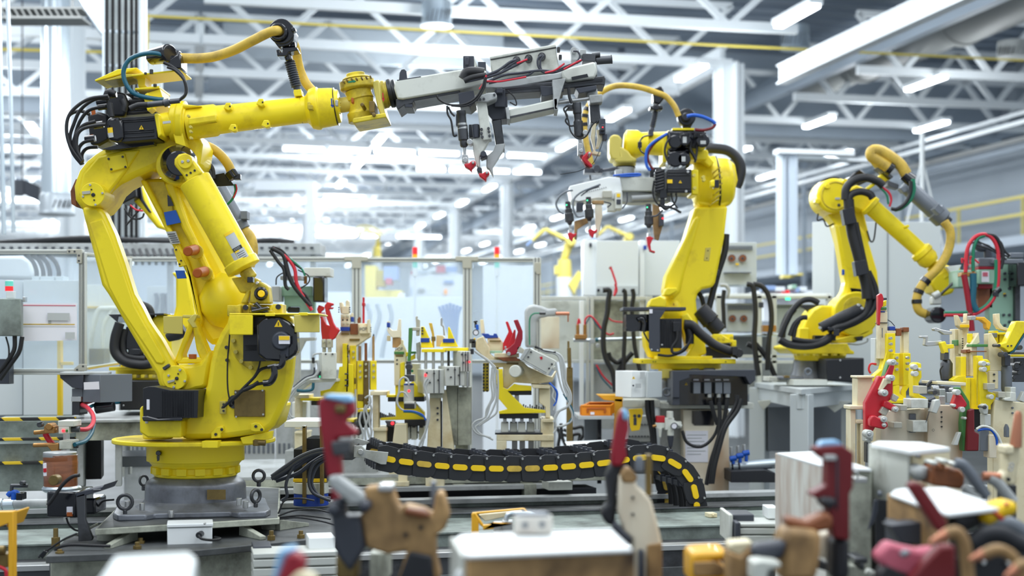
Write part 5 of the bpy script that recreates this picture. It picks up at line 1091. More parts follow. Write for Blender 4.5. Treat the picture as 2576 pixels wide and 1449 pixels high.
for p,r,m in (([(1190,900),(1180,850),(1140,830),(1105,870),(1100,960),(1080,1050),(1110,1110),(1140,1130)],9,'label_grey'),([(1180,1010),(1150,970),(1110,970),(1085,1030),(1095,1100)],8,'label_grey'),([(1140,1135),(1230,1140),(1310,1170),(1345,1220)],8,'blue'),([(1140,1145),(1240,1152),(1320,1190)],8,'teal'),
                ([(1360,840),(1330,900),(1355,1000),(1365,1150),(1350,1300),(1290,1440),(1260,1560)],11,'label_grey'),([(1380,850),(1345,930),(1370,1060),(1375,1200),(1340,1340),(1310,1460)],9,'label_grey'),([(1355,1030),(1372,1150),(1350,1290),(1320,1420)],7,'blue')):
    t('air_hose',m,'tb',p,r,Yf-.38,bev=0)
yt = t('base_triangle','yellow','pl',[(1065,905),(1130,905),(1230,870),(1290,940),(1330,1000),(1320,1010),(1250,1010),(1240,1060),(1330,1150),(1330,1215),(930,1222),(930,1200),(1070,1190)],Yf,.12,bev=.004)
t('black_bar','black',[('bx',998,1010,1330,1052,Yf-.03,.25),('bx',1150,1215,1340,1270,Yf-.02,.3),('bx',985,1260,1060,1420,Yf,.3)]);t('yellow_beam','yellow',[('bx',985,990,1065,1012,Yf-.03,.2)])
t('cream_pad','cream',[('bx',838,960,985,995,Yf-.1,.3),('bx',860,995,912,1290,Yf-.05,.15),('bx',868,1290,985,1420,Yf-.08,.3),('bx',862,1290,990,1320,Yf-.1,.34)],bev=.004)
t('motor_row','offwhite',[('bx',x,1275,x+50,1400,Yf+.05,.2) for x in (1150,1210,1280)]+[('bx',1140,1330,1340,1345,Yf+.08,.1)]);t('motor_neck','dark_steel',[('bx',x+10,1262,x+40,1290,Yf+.04,.2) for x in (1150,1210,1280)]+[('bx',1140,1264,1340,1272,Yf+.1,.1)]);t('red_lamp','led_red','dz',1040,1250,14,Yf-.1,.03,bev=0);t('lamp_case','charcoal','pl',[(970,1230),(1060,1235),(1060,1290),(1000,1275)],Yf-.08,.1)
for i in range(9): t('small_pin','dark_steel','bx',925+i*16,1150+(i*7) % 30,935+i*16,1205,Yf+.05,.05,bev=0)
Z('S6')
t('leg','cream','pl',[(1065,60),(1170,60),(1182,625),(995,625)],Yf-.18,.14,bev=.006);t('leg_foot','cream','bx',950,590,1190,630,Yf-.25,.3);t('leg','cream','pl',[(1385,-230),(1480,-230),(1490,520),(1345,520)],Yf-.1,.14,bev=.006);t('leg','cream','pl',[(1500,-250),(1530,-250),(1640,520),(1500,520)],Yf-.12,.12,bev=.006)
t('leg','dirty_white','bx',1615,-200,1735,540,Yf+.3,.15);t('leg_slot','black','bx',1484,-150,1497,400,Yf-.1,.02,bev=0);bz(t,'leg_bolt','charcoal',[(1455,-35),(1455,22),(1455,-85)],10,Yf-.12)
t('foot_plate','cream',[('bx',1345,500,1515,630,Yf-.2,.3)])
Z('S4')
t('yellow_table','yellow',[('bx',1305,572,1520,602,Yf-.15,.3),('bx',1500,560,1730,590,Yf-.12,.3)]);t('guide_rod','steel',[('bx',x,602,x+26,770,Yf-.05,.04) for x in (1330,1400,1480)]);t('guide_rod','dark_steel',[('bx',x,590,x+22,730,Yf,.04) for x in (1540,1620)])
for k,(x0,y0,x1,y1) in enumerate(((1325,758,1515,978),(1520,730,1700,908),(1659,592,1754,780))):
    u = t('guide_block','alu','bx',x0,y0,x1,y1,Yf-.25,.3,BA,bev=.004,label='grooved aluminium guide block')
    for f in (.25,.5,.75): t('groove','dark_steel','bx',x0+(x1-x0)*f-3,y0+5,x0+(x1-x0)*f+3,y1-5,Yf-.255,.02,BA,par=u,bev=0)
    for f,g2 in ((.15,.1),(.5,.12),(.7,.4),(.3,.5)): t('block_screw','dark_steel','dz',x0+(x1-x0)*f,y0+(y1-y0)*g2+10,9,Yf-.27,.03,None,10,par=u,bev=0)
t('red_sensor','led_red','bx',1332,800,1350,822,Yf-.275,.02,bev=0);t('red_sensor','led_red','dz',1743,690,10,Yf-.3,.02,bev=0);t('block_plinth','dirty_white',[('bx',1380,978,1500,1020,Yf-.2,.2),('bx',1530,908,1640,1449,Yf-.05,.2)])
t('rod_pair','steel',[('bx',1675,780,1695,920,Yf-.1,.04)]);t('rod_pair','steel',[('bx',1715,780,1735,920,Yf-.1,.04)]);t('post_block','dirty_white','bx',1628,920,1755,1449,Yf-.05,.2)
for pts,bl in (([(1298,370),(1328,366),(1375,470),(1410,560),(1300,562)],(1297,472,1378,512)),([(1547,372),(1560,372),(1600,470),(1640,552),(1470,552),(1490,510),(1545,480)],(1500,478,1605,515))):
    w_ = t('point_wedge','yellow','pl',pts,Yf-.1,.06,bev=.004);t('blue_band','blue_deep','bx',*bl,Yf-.11,.08,par=w_)
bz(t,'wedge_screw','charcoal',[(1313,380),(1313,405),(1313,432)],9,Yf-.115)
t('locating_post','hose_yellow',[('pl',[(1370,335),(1400,335),(1420,440),(1420,560),(1400,560),(1400,440)],Yf+.05,.05)]);t('locating_post','bronze','bx',1395,458,1430,500,Yf+.04,.06);t('locating_post','cream_rust',[('pl',[(1440,445),(1500,450),(1520,470),(1470,550),(1440,550)],Yf+.03,.08)])
t('sensor_post','steel',[('pl',[(1478,300),(1488,280),(1496,300),(1496,350),(1510,365),(1520,450),(1505,450),(1500,375),(1478,355)],Yf-.03,.04)]);t('side_plate','grey_light',[('pl',[(1255,520),(1290,505),(1298,560),(1290,700),(1262,660)],Yf-.06,.06)])
# fixture C
Z('S5')
t = T('clamp_fixture','cream fixture with big tilted air cylinder and red claw, right of three behind the chain','fixture',780,1449,Yf)
t('main_body','cream','pl',[(355,480),(420,455),(440,500),(478,560),(478,615),(520,650),(750,660),(830,735),(1000,815),(1050,830),(1095,760),(1050,870),(905,890),(700,878),(640,935),(600,920),(600,735),(530,745),(350,575)],Yf-.05,.3,bev=.006)
t('body_shelf','cream',[('bx',520,610,745,650,Yf-.1,.4)]);t('brown_plate','brown','pl',[(545,648),(720,645),(757,680),(600,682)],Yf-.11,.05);t('grey_plate','grey_light','pl',[(470,672),(610,672),(640,700),(500,700)],Yf-.1,.03)
t('brass_tag','bronze','bx',630,698,740,712,Yf-.06,.01);t('brass_tag','bronze','bx',475,492,580,504,Yf+.08,.02);t('green_plate','pale_green','bx',455,588,590,612,Yf-.02,.2)
t('knob','offwhite','cy',(708,775,Yf-.2),(745,775,Yf),56,Yf,bev=.006,label='round cream knob')
t('rear_block','cream','pl',[(455,470),(565,465),(602,520),(602,600),(470,600)],Yf+.1,.2,bev=.005);t('blue_top','blue_deep','pl',[(400,432),(465,432),(480,445),(510,447),(515,430),(540,432),(558,470),(440,475)],Yf+.09,.2);t('tooth','cream','pl',[(390,305),(420,302),(435,430),(400,435)],Yf+.15,.06)
t('claw','red','pl',[(620,322),(645,320),(690,440),(690,490),(640,560),(600,590),(598,520),(650,415)],Yf+.05,.06,bev=.006,label='red claw arm');t('claw','crimson','pl',[(694,310),(735,302),(778,410),(778,480),(755,560),(715,622),(650,638),(620,600),(640,570),(700,520),(735,415)],Yf-.15,.06,bev=.006,label='dull red claw arm');t('claw_link','red',[('pl',[(630,575),(700,395),(715,400),(710,520)],Yf-.05,.1)])
bz(t,'claw_pin','steel',[(622,555),(622,580)],10,Yf-.1);bz(t,'claw_pin','steel',[(652,616)],17,Yf-.2)
ac = t('tilted_cylinder','alu','pl',[(845,562),(1090,680),(1000,795),(770,665)],Yf-.2,.25,bev=.006,label='tilted aluminium air cylinder')
t('cylinder_face','grey_light',[('pl',[(800,570),(850,560),(780,670),(755,660)],Yf-.22,.28)],par=ac);t('rod_clevis','alu_plate',[('pl',[(725,560),(750,545),(800,580),(790,620),(730,600)],Yf-.15,.12)],par=ac);t('cylinder_end','alu',[('pl',[(1075,690),(1095,685),(1010,815),(990,800)],Yf-.22,.28),('dz',1075,750,22,Yf-.25,.1)],par=ac)
t('red_mark','red','pl',[(932,645),(958,640),(960,662),(945,672)],Yf-.205,.005,par=ac,bev=0);t('lower_edge','grey_light','pl',[(770,668),(1000,795),(990,805),(760,680)],Yf-.21,.2,par=ac);bz(t,'cylinder_screw','dark_steel',[(855,600),(830,645),(1045,710),(1020,750)],9,Yf-.22,ac)
t('air_gauge','gloss_black',[('cy',(348,315),(350,330),20,Yf),('cy',(350,330),(352,380),12,Yf)]);t('blue_valve','blue',[('cy',(362,350),(366,400),14,Yf-.03)]);t('round_gauge','paper','dz',352,422,24,Yf-.1,.04);t('gauge_ring','dark_steel','to',352,422,25,4,Yf-.1);t('valve_stack','charcoal',[('bx',295,480,345,520,Yf,.1),('bx',310,500,350,560,Yf,.1),('bx',300,570,330,620,Yf,.1)]);t('valve_clip','sign_yellow','bx',333,470,347,486,Yf-.03,.05)
for x in (430,455,545): t('screw_strip','yellow_dirty','bx',x-14,700,x+14,960,Yf,.2)
for y in range(715,960,30): bz(t,'strip_screw','black',[(424,y),(455,y),(545,y)],9,Yf-.02)
yb = t('yellow_bracket','yellow','pl',[(530,755),(596,755),(602,925),(640,940),(700,890),(740,900),(860,910),(860,952),(640,955),(795,1108),(985,1132),(986,1155),(565,1165),(560,1140),(640,1120),(555,1020)],Yf-.12,.1,bev=.004)
t('dark_bar','black',[('bx',640,955,860,992,Yf-.1,.25),('bx',565,1162,920,1206,Yf-.1,.4)]);t('piston','steel','bx',705,992,745,1060,Yf,.1);t('cream_shelf','cream',[('pl',[(860,895),(1030,905),(1030,935),(870,930)],Yf-.15,.35),('pl',[(930,935),(1028,935),(1030,1200),(985,1200),(985,1100),(930,1060)],Yf-.1,.15)],bev=.004)
for i in range(10): t('small_pin','dark_steel','bx',780+i*20,1075+(i*11) % 30,792+i*20,1120,Yf-.02,.05,bev=0)
for i,x in enumerate((580,660,735,815)):
    t('motor','offwhite','bx',x,1245,x+70,1340,Yf-.05+.03*(i % 2),.2,bev=.006);t('motor_neck','steel',[('bx',x+20,1205,x+52,1250,Yf,.1)])
t('motor_plate','black','bx',525,1335,960,1352,Yf-.15,.4)
t('frame','cream',[('bx',540,1352,1062,1410,Yf-.15,.4),('bx',540,1405,630,1600,Yf-.15,.4),('bx',945,1215,1062,1600,Yf-.14,.4)],bev=.006);t('frame_lip','cream','bx',960,1210,1065,1240,Yf-.17,.44)
t('cylinder_row','steel',[('bx',x,1410,x+50,1600,Yf,.1) for x in (680,750,830)])
for p in ([(520,740),(510,850),(520,1000),(480,1080),(440,1190),(350,1230),(320,1280),(360,1340),(450,1370),(510,1400)],[(535,745),(530,860),(540,1010),(510,1110),(460,1200),(390,1250),(350,1290),(400,1350),(490,1380)],[(500,740),(490,880),(500,1010),(450,1120),(440,1200)],[(550,760),(555,920),(550,1060),(540,1150),(470,1210),(380,1270)],[(350,600),(420,650),(490,700),(530,740)],[(340,590),(400,630),(470,680),(520,750)]): t('air_hose','label_grey','tb',p,9,Yf-.3,bev=0)
for p,r,m in (([(900,555),(980,600),(1060,610),(1110,650),(1130,760),(1150,880),(1200,980),(1190,1090),(1100,1140)],11,'label_grey'),([(960,580),(1060,600),(1130,640),(1160,740),(1170,870),(1215,980),(1205,1080),(1110,1140),(1060,1240)],11,'label_grey'),([(1040,600),(1120,650),(1145,760),(1150,900),(1190,1010),(1180,1060)],9,'label_grey'),
                ([(890,550),(980,590),(1080,605)],12,'rubber'),([(1080,690),(1100,800),(1130,920),(1170,1010)],9,'label_grey'),([(1030,890),(1060,950),(1050,1010),(1080,1060),(1060,1130)],9,'label_grey'),([(1020,880),(1090,960),(1080,1060),(1060,1090)],10,'blue'),([(1200,1090),(1230,1160),(1220,1230),(1150,1270),(1080,1280)],11,'label_grey'),([(1150,980),(1220,1100),(1235,1180),(1200,1240)],9,'teal'),([(1100,1140),(1070,1200),(1085,1290),(1060,1340)],10,'label_grey')):
    t('air_hose',m,'tb',p,r,Yf-.3,bev=0)
# ================= middle robot
Z('R7');Y2 = 11.65
t = T('industrial_robot','middle yellow robot, facing left, on a stained pedestal beside the chain end','robot',830,1270,Y2)
t('turntable','yellow',[('bx',400,1098,1272,1142,Y2-.35,.7),('bx',560,1070,1060,1100,Y2-.3,.6)],bev=.006);t('turn_ring','yellow',[('lv',815,Y2,[(1120,315),(1175,322),(1190,315),(1192,250),(1280,240)])],bev=.004)
t('neck_leg','yellow_dull','bx',600,1190,690,1272,Y2-.36,.1)
for x in (420,520,540,1180): t('bolt_hole','black','dz',x,1122,5,Y2-.36,.02,None,8,bev=0)
t('shoulder_drum','yellow',[('la',(560,690),(760,640),[(0,70),(.05,150),(.7,165),(1,150)],Y2,36),('pl',[(480,640),(500,560),(590,520),(720,540),(780,640),(780,1030),(700,1090),(500,1090),(450,980),(440,850),(560,700)],Y2,.3)],bev=.02)
t('front_leg','yellow','pl',[(780,700),(830,670),(990,890),(1005,1050),(900,1090),(820,1080),(880,960),(800,800)],Y2-.2,.1,bev=.015)
ar = t('lower_arm','yellow','pl',[(810,0),(900,-290),(1200,-300),(1165,0),(1085,400),(1060,445),(970,460),(925,500),(910,560),(918,640),(935,800),(950,960),(900,1040),(850,1040),(780,760),(740,620),(620,500),(620,455),(640,340)],Y2-.12,.28,bev=.035,label='broad yellow lower arm')
t('arm_edge','yellow','pl',[(620,455),(640,340),(800,20),(900,-200),(960,-210),(860,120),(800,330),(770,480),(700,560)],Y2-.15,.06,par=ar,bev=.025)
t('arm_pad','yellow_dull','pl',[(995,85),(1045,80),(1030,205),(980,202)],Y2-.125,.01,par=ar);bolts(t,'bolt_hole','black',[(1018,110),(1008,178)],5,Y2-.13,.01,ar)
t('shoulder_lug','yellow',[('pl',[(610,520),(640,450),(735,445),(740,480),(670,520)],Y2-.3,.2),('pl',[(480,620),(500,550),(580,525),(640,560),(640,630)],Y2-.3,.1)],bev=.01)
sign(t,705,600,22,Y2-.2)
t('motor_shade','charcoal',[('bx',245,625,818,655,Y2-.55,.35),('pl',[(480,655),(632,655),(582,730),(582,1035),(500,1030),(480,990)],Y2-.56,.012)],bev=.004)
t('shade_sticker','paper','bx',484,645,512,682,Y2-.57,.004,bev=0);bolts(t,'shade_screw','steel',[(505,1012),(560,1018),(600,968)],8,Y2-.58,.02)
t('side_motor','gloss_black',[('bx',270,690,480,845,Y2-.45,.25),('dz',330,790,60,Y2-.5,.1),('tb',[(380,740),(420,730),(440,780),(430,850)],24,Y2-.52),('tb',[(430,850),(460,910),(500,970)],8,Y2-.52)],bev=.01)
t('front_motor','black',[('bx',582,730,780,1000,Y2-.5,.2)]+[('bx',592+i*16,740,600+i*16,990,Y2-.505,.01) for i in range(8)]+[('bx',700,760,765,850,Y2-.55,.08)],bev=.006)
t('motor_cable','rubber',[('tb',[(740,840),(735,920),(690,990),(700,1040),(770,1030),(840,960),(870,880)],14,Y2-.55),('tb',[(560,1060),(680,1068),(800,1020),(850,940)],12,Y2-.5)],bev=0)
bc = t('balancer','black_soft',[('la',(940,640),(1130,850),[(0,70),(.02,78),(.55,84),(.56,74),(.95,70),(1,50)],Y2-.1,28)],bev=.004,label='black balancing cylinder');t('balancer_ring','gloss_black','la',(1035,745),(1046,758),[(0,88),(1,88)],Y2-.1,28,par=bc)
t('rear_lug','yellow',[('pl',[(1050,900),(1070,870),(1140,870),(1220,920),(1245,950),(1060,960)],Y2-.2,.15),('bx',1085,870,1250,930,Y2-.1,.1),('bx',1230,925,1278,985,Y2-.15,.1)],bev=.008);bolts(t,'lug_hole','yellow_dirty',[(1118,908),(1160,912),(1235,905)],14,Y2-.21,.03)
t('rear_box','black',[('bx',1000,985,1230,1090,Y2-.1,.2),('bx',1110,958,1228,985,Y2-.1,.2)])
t('hose_bundle','rubber',[('tb',[(800,780),(870,790),(930,850),(1000,910),(1080,970),(1170,1010),(1260,1040),(1300,1060)],44,Y2-.35),('tb',[(830,800),(850,880),(850,960)],40,Y2-.33)],bev=0);t('bundle_clamp','gloss_black',[('bx',1240,985,1290,1065,Y2-.42,.2),('dz',1300,1045,40,Y2-.4,.1)])
t('rear_sleeve','black_soft',[('tb',[(1185,-40),(1170,120),(1110,310),(1070,460),(1040,580),(1020,660)],30,Y2+.05),('tb',[(920,480),(960,540),(985,640),(1010,700)],22,Y2+.1)],bev=0);t('sleeve_clip','gloss_black','pl',[(1085,300),(1110,280),(1130,310),(1110,340),(1090,335)],Y2-.05,.05)
Z('R6')
t('elbow_body','yellow',[('la',(1250,905),(1600,890),[(0,150),(.05,195),(.35,210),(.4,228),(.55,232),(.62,215),(.9,205),(1,150)],Y2,44),('pl',[(1440,700),(1560,690),(1620,730),(1645,870),(1620,960),(1590,1060),(1520,1110),(1400,1110),(1300,1090),(1290,1040),(1440,900)],Y2-.1,.3)],bev=.02)
t('elbow_band','gloss_black','la',(1448,898),(1462,897),[(0,234),(1,234)],Y2,44);bolts(t,'elbow_bolt','yellow_dirty',[(1488,760),(1500,800),(1505,850),(1505,900),(1500,950),(1490,1000),(1475,1040)],7,Y2-.6,.5)
t('elbow_hinge','gloss_black',[('bx',1440,870,1480,940,Y2-.8,.1)]);t('elbow_flange','yellow',[('bx',1240,780,1300,1000,Y2-.5,.3),('bx',1410,870,1450,930,Y2-.8,.1)],bev=.01);bolts(t,'flange_bolt','yellow_dull',[(1265,830),(1270,940),(1345,845),(1350,870)],14,Y2-.75,.05)
t('arm_gusset','yellow',[('pl',[(1210,600),(1380,610),(1390,640),(1370,700),(1220,690)],Y2-.3,.3),('pl',[(1310,690),(1380,640),(1440,720),(1400,760)],Y2-.25,.3)],bev=.01)
em = t('elbow_motor','black',[('bx',1030,780,1240,985,Y2-.65,.3)]+[('bx',1035,y,1232,y+10,Y2-.658,.02) for y in (800,825,940,960)],bev=.01);t('motor_fan','gloss_black',[('bx',930,775,1010,985,Y2-.6,.25)]+[('pl',[(920,800+i*26),(1000,780+i*26),(1010,790+i*26),(925,815+i*26)],Y2-.66,.1) for i in range(7)],par=em,bev=.004)
t('motor_label','sign_yellow','bx',1030,868,1075,900,Y2-.665,.005,par=em,bev=0);sign(t,1143,888,14,Y2-.662,em);t('fan_plate','black','bx',878,762,980,880,Y2-.4,.02);bolts(t,'motor_screw','steel',[(1210,800),(1195,970)],11,Y2-.67,.02,em)
t('motor_plug','gloss_black',[('bx',965,950,1030,1030,Y2-.62,.12),('bx',970,1030,1010,1100,Y2-.6,.1)])
for p,r in (([(915,880),(905,980),(930,1060),(990,1110),(1080,1090),(1110,1030),(1105,990)],8),([(990,1100),(1060,1110),(1150,1155)],10),([(1065,990),(1080,1060),(1120,1120)],8),([(960,1080),(1010,1120),(1050,1100)],14)): t('motor_cable','rubber','tb',p,r,Y2-.62,bev=0)
mp = t('motor_pack','gloss_black',[('bx',1030,440,1370,600,Y2-.45,.3),('bx',1030,600,1230,760,Y2-.45,.3)],bev=.02,label='cluster of black wrist motors')
for x,y,r in ((1100,540,60),(1185,520,56),(1340,530,60),(1100,690,70),(1175,690,60)): t('motor_end','gloss_black','dz',x,y,r,Y2-.6,.2,r*.9,par=mp,bev=.01)
for i in range(6): t('motor_fin','black',[('bx',1150+i*14,455,1156+i*14,490,Y2-.62,.1),('bx',1270+i*14,460,1276+i*14,500,Y2-.62,.1)],par=mp,bev=0)
for x0,y0,x1,y1 in ((1165,495,1198,550),(1318,530,1365,560),(1155,668,1188,712)): t('motor_sticker','label_grey','bx',x0,y0,x1,y1,Y2-.61,.004,par=mp,bev=0)
t('motor_cable','rubber',[('tb',[(1060,500),(1020,560),(1010,640),(1050,740)],10,Y2-.62),('tb',[(1240,530),(1230,600),(1260,660),(1280,700)],14,Y2-.55),('tb',[(1290,560),(1285,640),(1270,720)],10,Y2-.55)],bev=0)
t('top_sleeve','black_soft','tb',[(1360,600),(1450,600),(1560,620),(1640,690),(1670,780),(1650,880),(1630,930)],44,Y2+.1,12,6,bev=0);t('rear_case','grey_light',[('bx',1560,690,1630,860,Y2+.1,.2)],bev=.02)
fa2 = t('forearm','yellow',[('la',(1040,560),(800,555),[(0,120),(.1,105),(.95,95),(1,95)],Y2-.3,36),('bx',990,480,1060,720,Y2-.4,.3)],bev=.006)
t('forearm_strap','gloss_black',[('tb',[(880,485),(820,500),(785,560),(800,620),(840,650)],7,Y2-.62)],par=fa2,bev=0);t('strap_block','gloss_black','bx',775,540,810,590,Y2-.65,.05,par=fa2)
t('forearm_bell','yellow',[('la',(860,570),(650,560),[(0,95),(.25,100),(.45,125),(.9,122),(1,85)],Y2-.35,36)],bev=.004)
t('wrist_block','yellow_dull',[('pl',[(530,500),(560,475),(610,480),(640,520),(630,640),(640,690),(600,700),(545,690),(528,640)],Y2-.5,.25),('pl',[(600,560),(690,620),(720,660),(770,690),(760,720),(580,720),(570,690),(620,660)],Y2-.5,.25),('lv',665,Y2-.35,[(690,95),(745,92),(760,85)])],bev=.02)
t('tool_flange','gloss_black','lv',665,Y2-.35,[(758,90),(775,88)])
t('disc_clamp','black',[('dz',1200,325,78,Y2-.45,.1,None,32),('pl',[(1150,370),(1260,370),(1230,425),(1170,425)],Y2-.43,.1),('dz',1195,325,40,Y2-.48,.05)],bev=.01);t('clamp_foot','yellow','bx',1075,420,1265,440,Y2-.45,.2)
t('ring_clamp','gloss_black',[('pl',[(910,200),(905,120),(925,70),(960,55),(990,65),(1005,110),(1000,170),(965,215)],Y2-.45,.12),('bx',880,225,995,262,Y2-.45,.12),('bx',905,210,960,270,Y2-.47,.14)],bev=.012)
t('support_spring','charcoal',[('la',(932,265),(895,440),sum([[(i/10*.85,17),(i/10*.85+.03,25),(i/10*.85+.06,25),(i/10*.85+.075,17)] for i in range(10)],[])+[(1,22)],Y2-.4,16),('bx',868,440,910,485,Y2-.42,.08)],bev=0)
t('dress_hose','hose_yellow','tb',[(1130,320),(1090,230),(1020,150),(940,115),(820,75),(700,55),(590,55),(500,85),(420,140),(360,210),(320,290),(310,360),(315,460),(330,560),(350,650),(375,740)],26,Y2-.45,12,6,bev=0)
for x,y,dx in ((338,240,-12),(318,300,-5),(311,375,3)): t('hose_ring','gloss_black','la',(x,y),(x+dx,y+32),[(0,31),(1,31)],Y2-.45,20,bev=.003)
t('blue_cable','blue',[('tb',[(1200,320),(1260,310),(1340,325),(1420,360),(1448,385)],16,Y2-.55)],bev=0);t('purple_cable','maroon',[('tb',[(1448,385),(1420,420),(1340,440),(1270,435)],13,Y2-.55)],bev=0);t('side_cables','blue',[('tb',[(1030,470),(930,530),(865,590),(845,660),(850,740),(880,790)],13,Y2-.65)],bev=0);t('side_cable','maroon',[('tb',[(1020,480),(930,545),(880,610),(860,670),(880,740),(910,780)],10,Y2-.63)],bev=0)
# tool of the middle robot
t = T('gripper_tool','white plated clamping tool with three red jaws on the middle robot','gripper',550,1449,Y2-.4);Yt = Y2-.45
t('top_plate','white',[('pl',[(180,925),(520,845),(620,850),(640,960),(620,1040),(420,1030),(260,1060),(200,1040)],Yt-.1,.4)],bev=.006);t('top_plate','offwhite',[('pl',[(525,848),(900,848),(960,880),(960,970),(530,965)],Yt,.3)],bev=.006)
for i in range(12): t('plate_hole','grey','dz',300+i*18,985-i*4.5,4,Yt-.11,.02,None,8,bev=0)
t('under_beam','grey_light',[('pl',[(620,960),(930,990),(1060,990),(1060,1060),(720,1070),(640,1060)],Yt+.05,.2),('cy',(720,1030),(930,1020),24,Yt)]);t('valve_case','alu_plate','bx',470,965,550,1025,Yt-.15,.15);t('sensor_case','offwhite',[('bx',580,975,640,1120,Yt-.2,.2),('bx',510,1060,590,1140,Yt-.1,.1)]);t('case_window','charcoal','bx',590,1040,628,1082,Yt-.21,.02);t('yellow_tag','sign_yellow','bx',592,990,622,1020,Yt-.205,.01,bev=0)
t('mount_hub','grey_light',[('lv',665,Yt+.05,[(765,80),(850,80)]),('bx',580,780,640,830,Yt-.1,.1)]);t('hub_cable','blue',[('tb',[(560,835),(650,825),(720,820),(790,820),(780,835),(620,840)],9,Yt-.2)],bev=0);t('hub_valves','charcoal',[('bx',310,770,470,810,Yt-.05,.15),('cy',(470,790),(600,770),14,Yt),('dz',420,770,30,Yt-.1,.1),('cy',(360,830),(365,870),8,Yt)])
for k,(x,y0,y1,dx) in enumerate(((165,1060,1340,20),(345,1020,1310,10),(865,1080,1370,5))):
    c = t('clamp_cylinder','dark_steel',[('la',(x,y0),(x+dx,y0+(y1-y0)*.72),[(0,22),(.3,24),(.32,32),(.5,32),(.52,40),(.85,40),(.9,24),(1,14)],Yt-.2,18)],bev=.002);t('piston_rod','steel',[('cy',(x+dx,y0+(y1-y0)*.72),(x+dx+5,y1),9,Yt-.2),('bx',x+dx-10,y1-40,x+dx+20,y1,Yt-.24,.06)],par=c);t('cylinder_light','led_green','dz',x-8,y0+28,5,Yt-.32,.02,par=c,bev=0)
    t('clamp_jaw','red',[('pl',[(x,y1-5),(x+25,y1-15),(x+50,y1),(x+78,y1-12),(x+75,y1+15),(x+50,y1+30),(x+42,y1+65),(x+15,y1+40)],Yt-.26,.08)] if k < 2 else [('pl',[(850,1365),(880,1360),(915,1375),(900,1395),(885,1430),(890,1480),(925,1490),(925,1505),(880,1490),(862,1440)],Yt-.26,.08)],bev=.005)
t('finger_plate','scorched',[('pl',[(225,1230),(330,1200),(345,1240),(250,1300),(245,1390),(225,1380)],Yt-.05,.05)]);t('finger_plate','cream_rust',[('pl',[(400,1045),(460,1060),(468,1180),(430,1370),(410,1370),(405,1180)],Yt-.15,.05)]);t('finger_plate','scorched',[('pl',[(905,1080),(960,1100),(1000,1240),(955,1395),(920,1380),(905,1250)],Yt-.1,.05),('pl',[(380,1050),(480,1050),(480,1080),(380,1080)],Yt-.16,.08)])
t('sensor_head','charcoal',[('bx',965,1170,1000,1270,Yt-.2,.1)]);t('sensor_lamp','led_red','dz',992,1205,7,Yt-.21,.01,bev=0)
for p,r in (([(210,960),(150,975),(90,1020),(65,1080),(90,1140),(130,1170)],9),([(450,910),(370,940),(280,980),(220,1040),(215,1120),(250,1190),(310,1185)],9),([(440,930),(350,960),(280,1010)],6),([(480,1060),(540,1080),(510,1110)],6),([(680,980),(680,1060),(640,1120)],6),([(890,1190),(940,1180),(990,1130)],8)): t('tool_hose','charcoal' if r < 9 else 'grey','tb',p,r,Yt-.3,bev=0)
t('jaw_block','charcoal','pl',[(240,1070),(305,1065),(300,1140),(240,1145)],Yt-.1,.1)
# pedestal, boxes and hoses of the middle robot
Z('S7')
t = T('robot_pedestal','stained beige pedestal column under the middle robot','pedestal',1280,700,Y2-.1)
t('column','cream_rust','bx',1095,100,1465,900,Y2-.3,.7,.0,bev=.006);t('dark_opening','gloss_black','pl',[(1165,105),(1345,105),(1345,225),(1185,225),(1165,205)],Y2-.31,.02,bev=0);t('side_column','grey_light','bx',905,60,1100,900,Y2-.1,.4);t('top_shelf','offwhite','bx',605,5,1660,85,Y2-.0,.4) if False else t('top_shelf','offwhite',[('bx',605,20,905,80,Y2-.4,.4),('bx',905,45,1665,90,Y2-.32,.6)])
t('notice','paper','bx',1110,270,1295,525,Y2-.305,.004,bev=0)
for i in range(7): t('notice_line','label_grey','bx',1125,300+i*26,1280-(i*37) % 60,306+i*26,Y2-.308,.004,bev=0)
Z('R7')
t('foot_casting','grey_cast',[('bx',600,1270,900,1420,Y2-.2,.6),('bx',850,1180,950,1230,Y2-.3,.2),('bx',980,1180,1090,1215,Y2-.3,.2)],bev=.03);t('lifting_eye','grey','to',640,1400,34,10,Y2-.4)
t = T('terminal_case','open black terminal case with cable plugs on the middle pedestal','box',1070,1520,Y2-.4)
t('case','gloss_black',[('bx',740,1220,1380,1520,Y2-.45,.3)],bev=.004);t('hood','charcoal',[('pl',[(695,1205),(1450,1195),(1450,1290),(1400,1335),(1360,1260),(850,1240),(850,1270),(760,1300),(760,1450),(700,1450)],Y2-.62,.14)],bev=.004);t('side','charcoal','bx',695,1210,760,1520,Y2-.6,.4)
sign(t,820,1325,14,Y2-.462)
for i,x in enumerate((885,985,1085,1160)): u = t('plug','grey','bx',x,1310,x+65,1415,Y2-.55,.12,bev=.004);t('plug_top','paper','bx',x,1280,x+50,1296,Y2-.5,.03,par=u)
for x in (1030,1115,1195): t('brass_gland','steel',[('cy',(x,1410),(x,1450),22,Y2-.52)])
Z('S7')
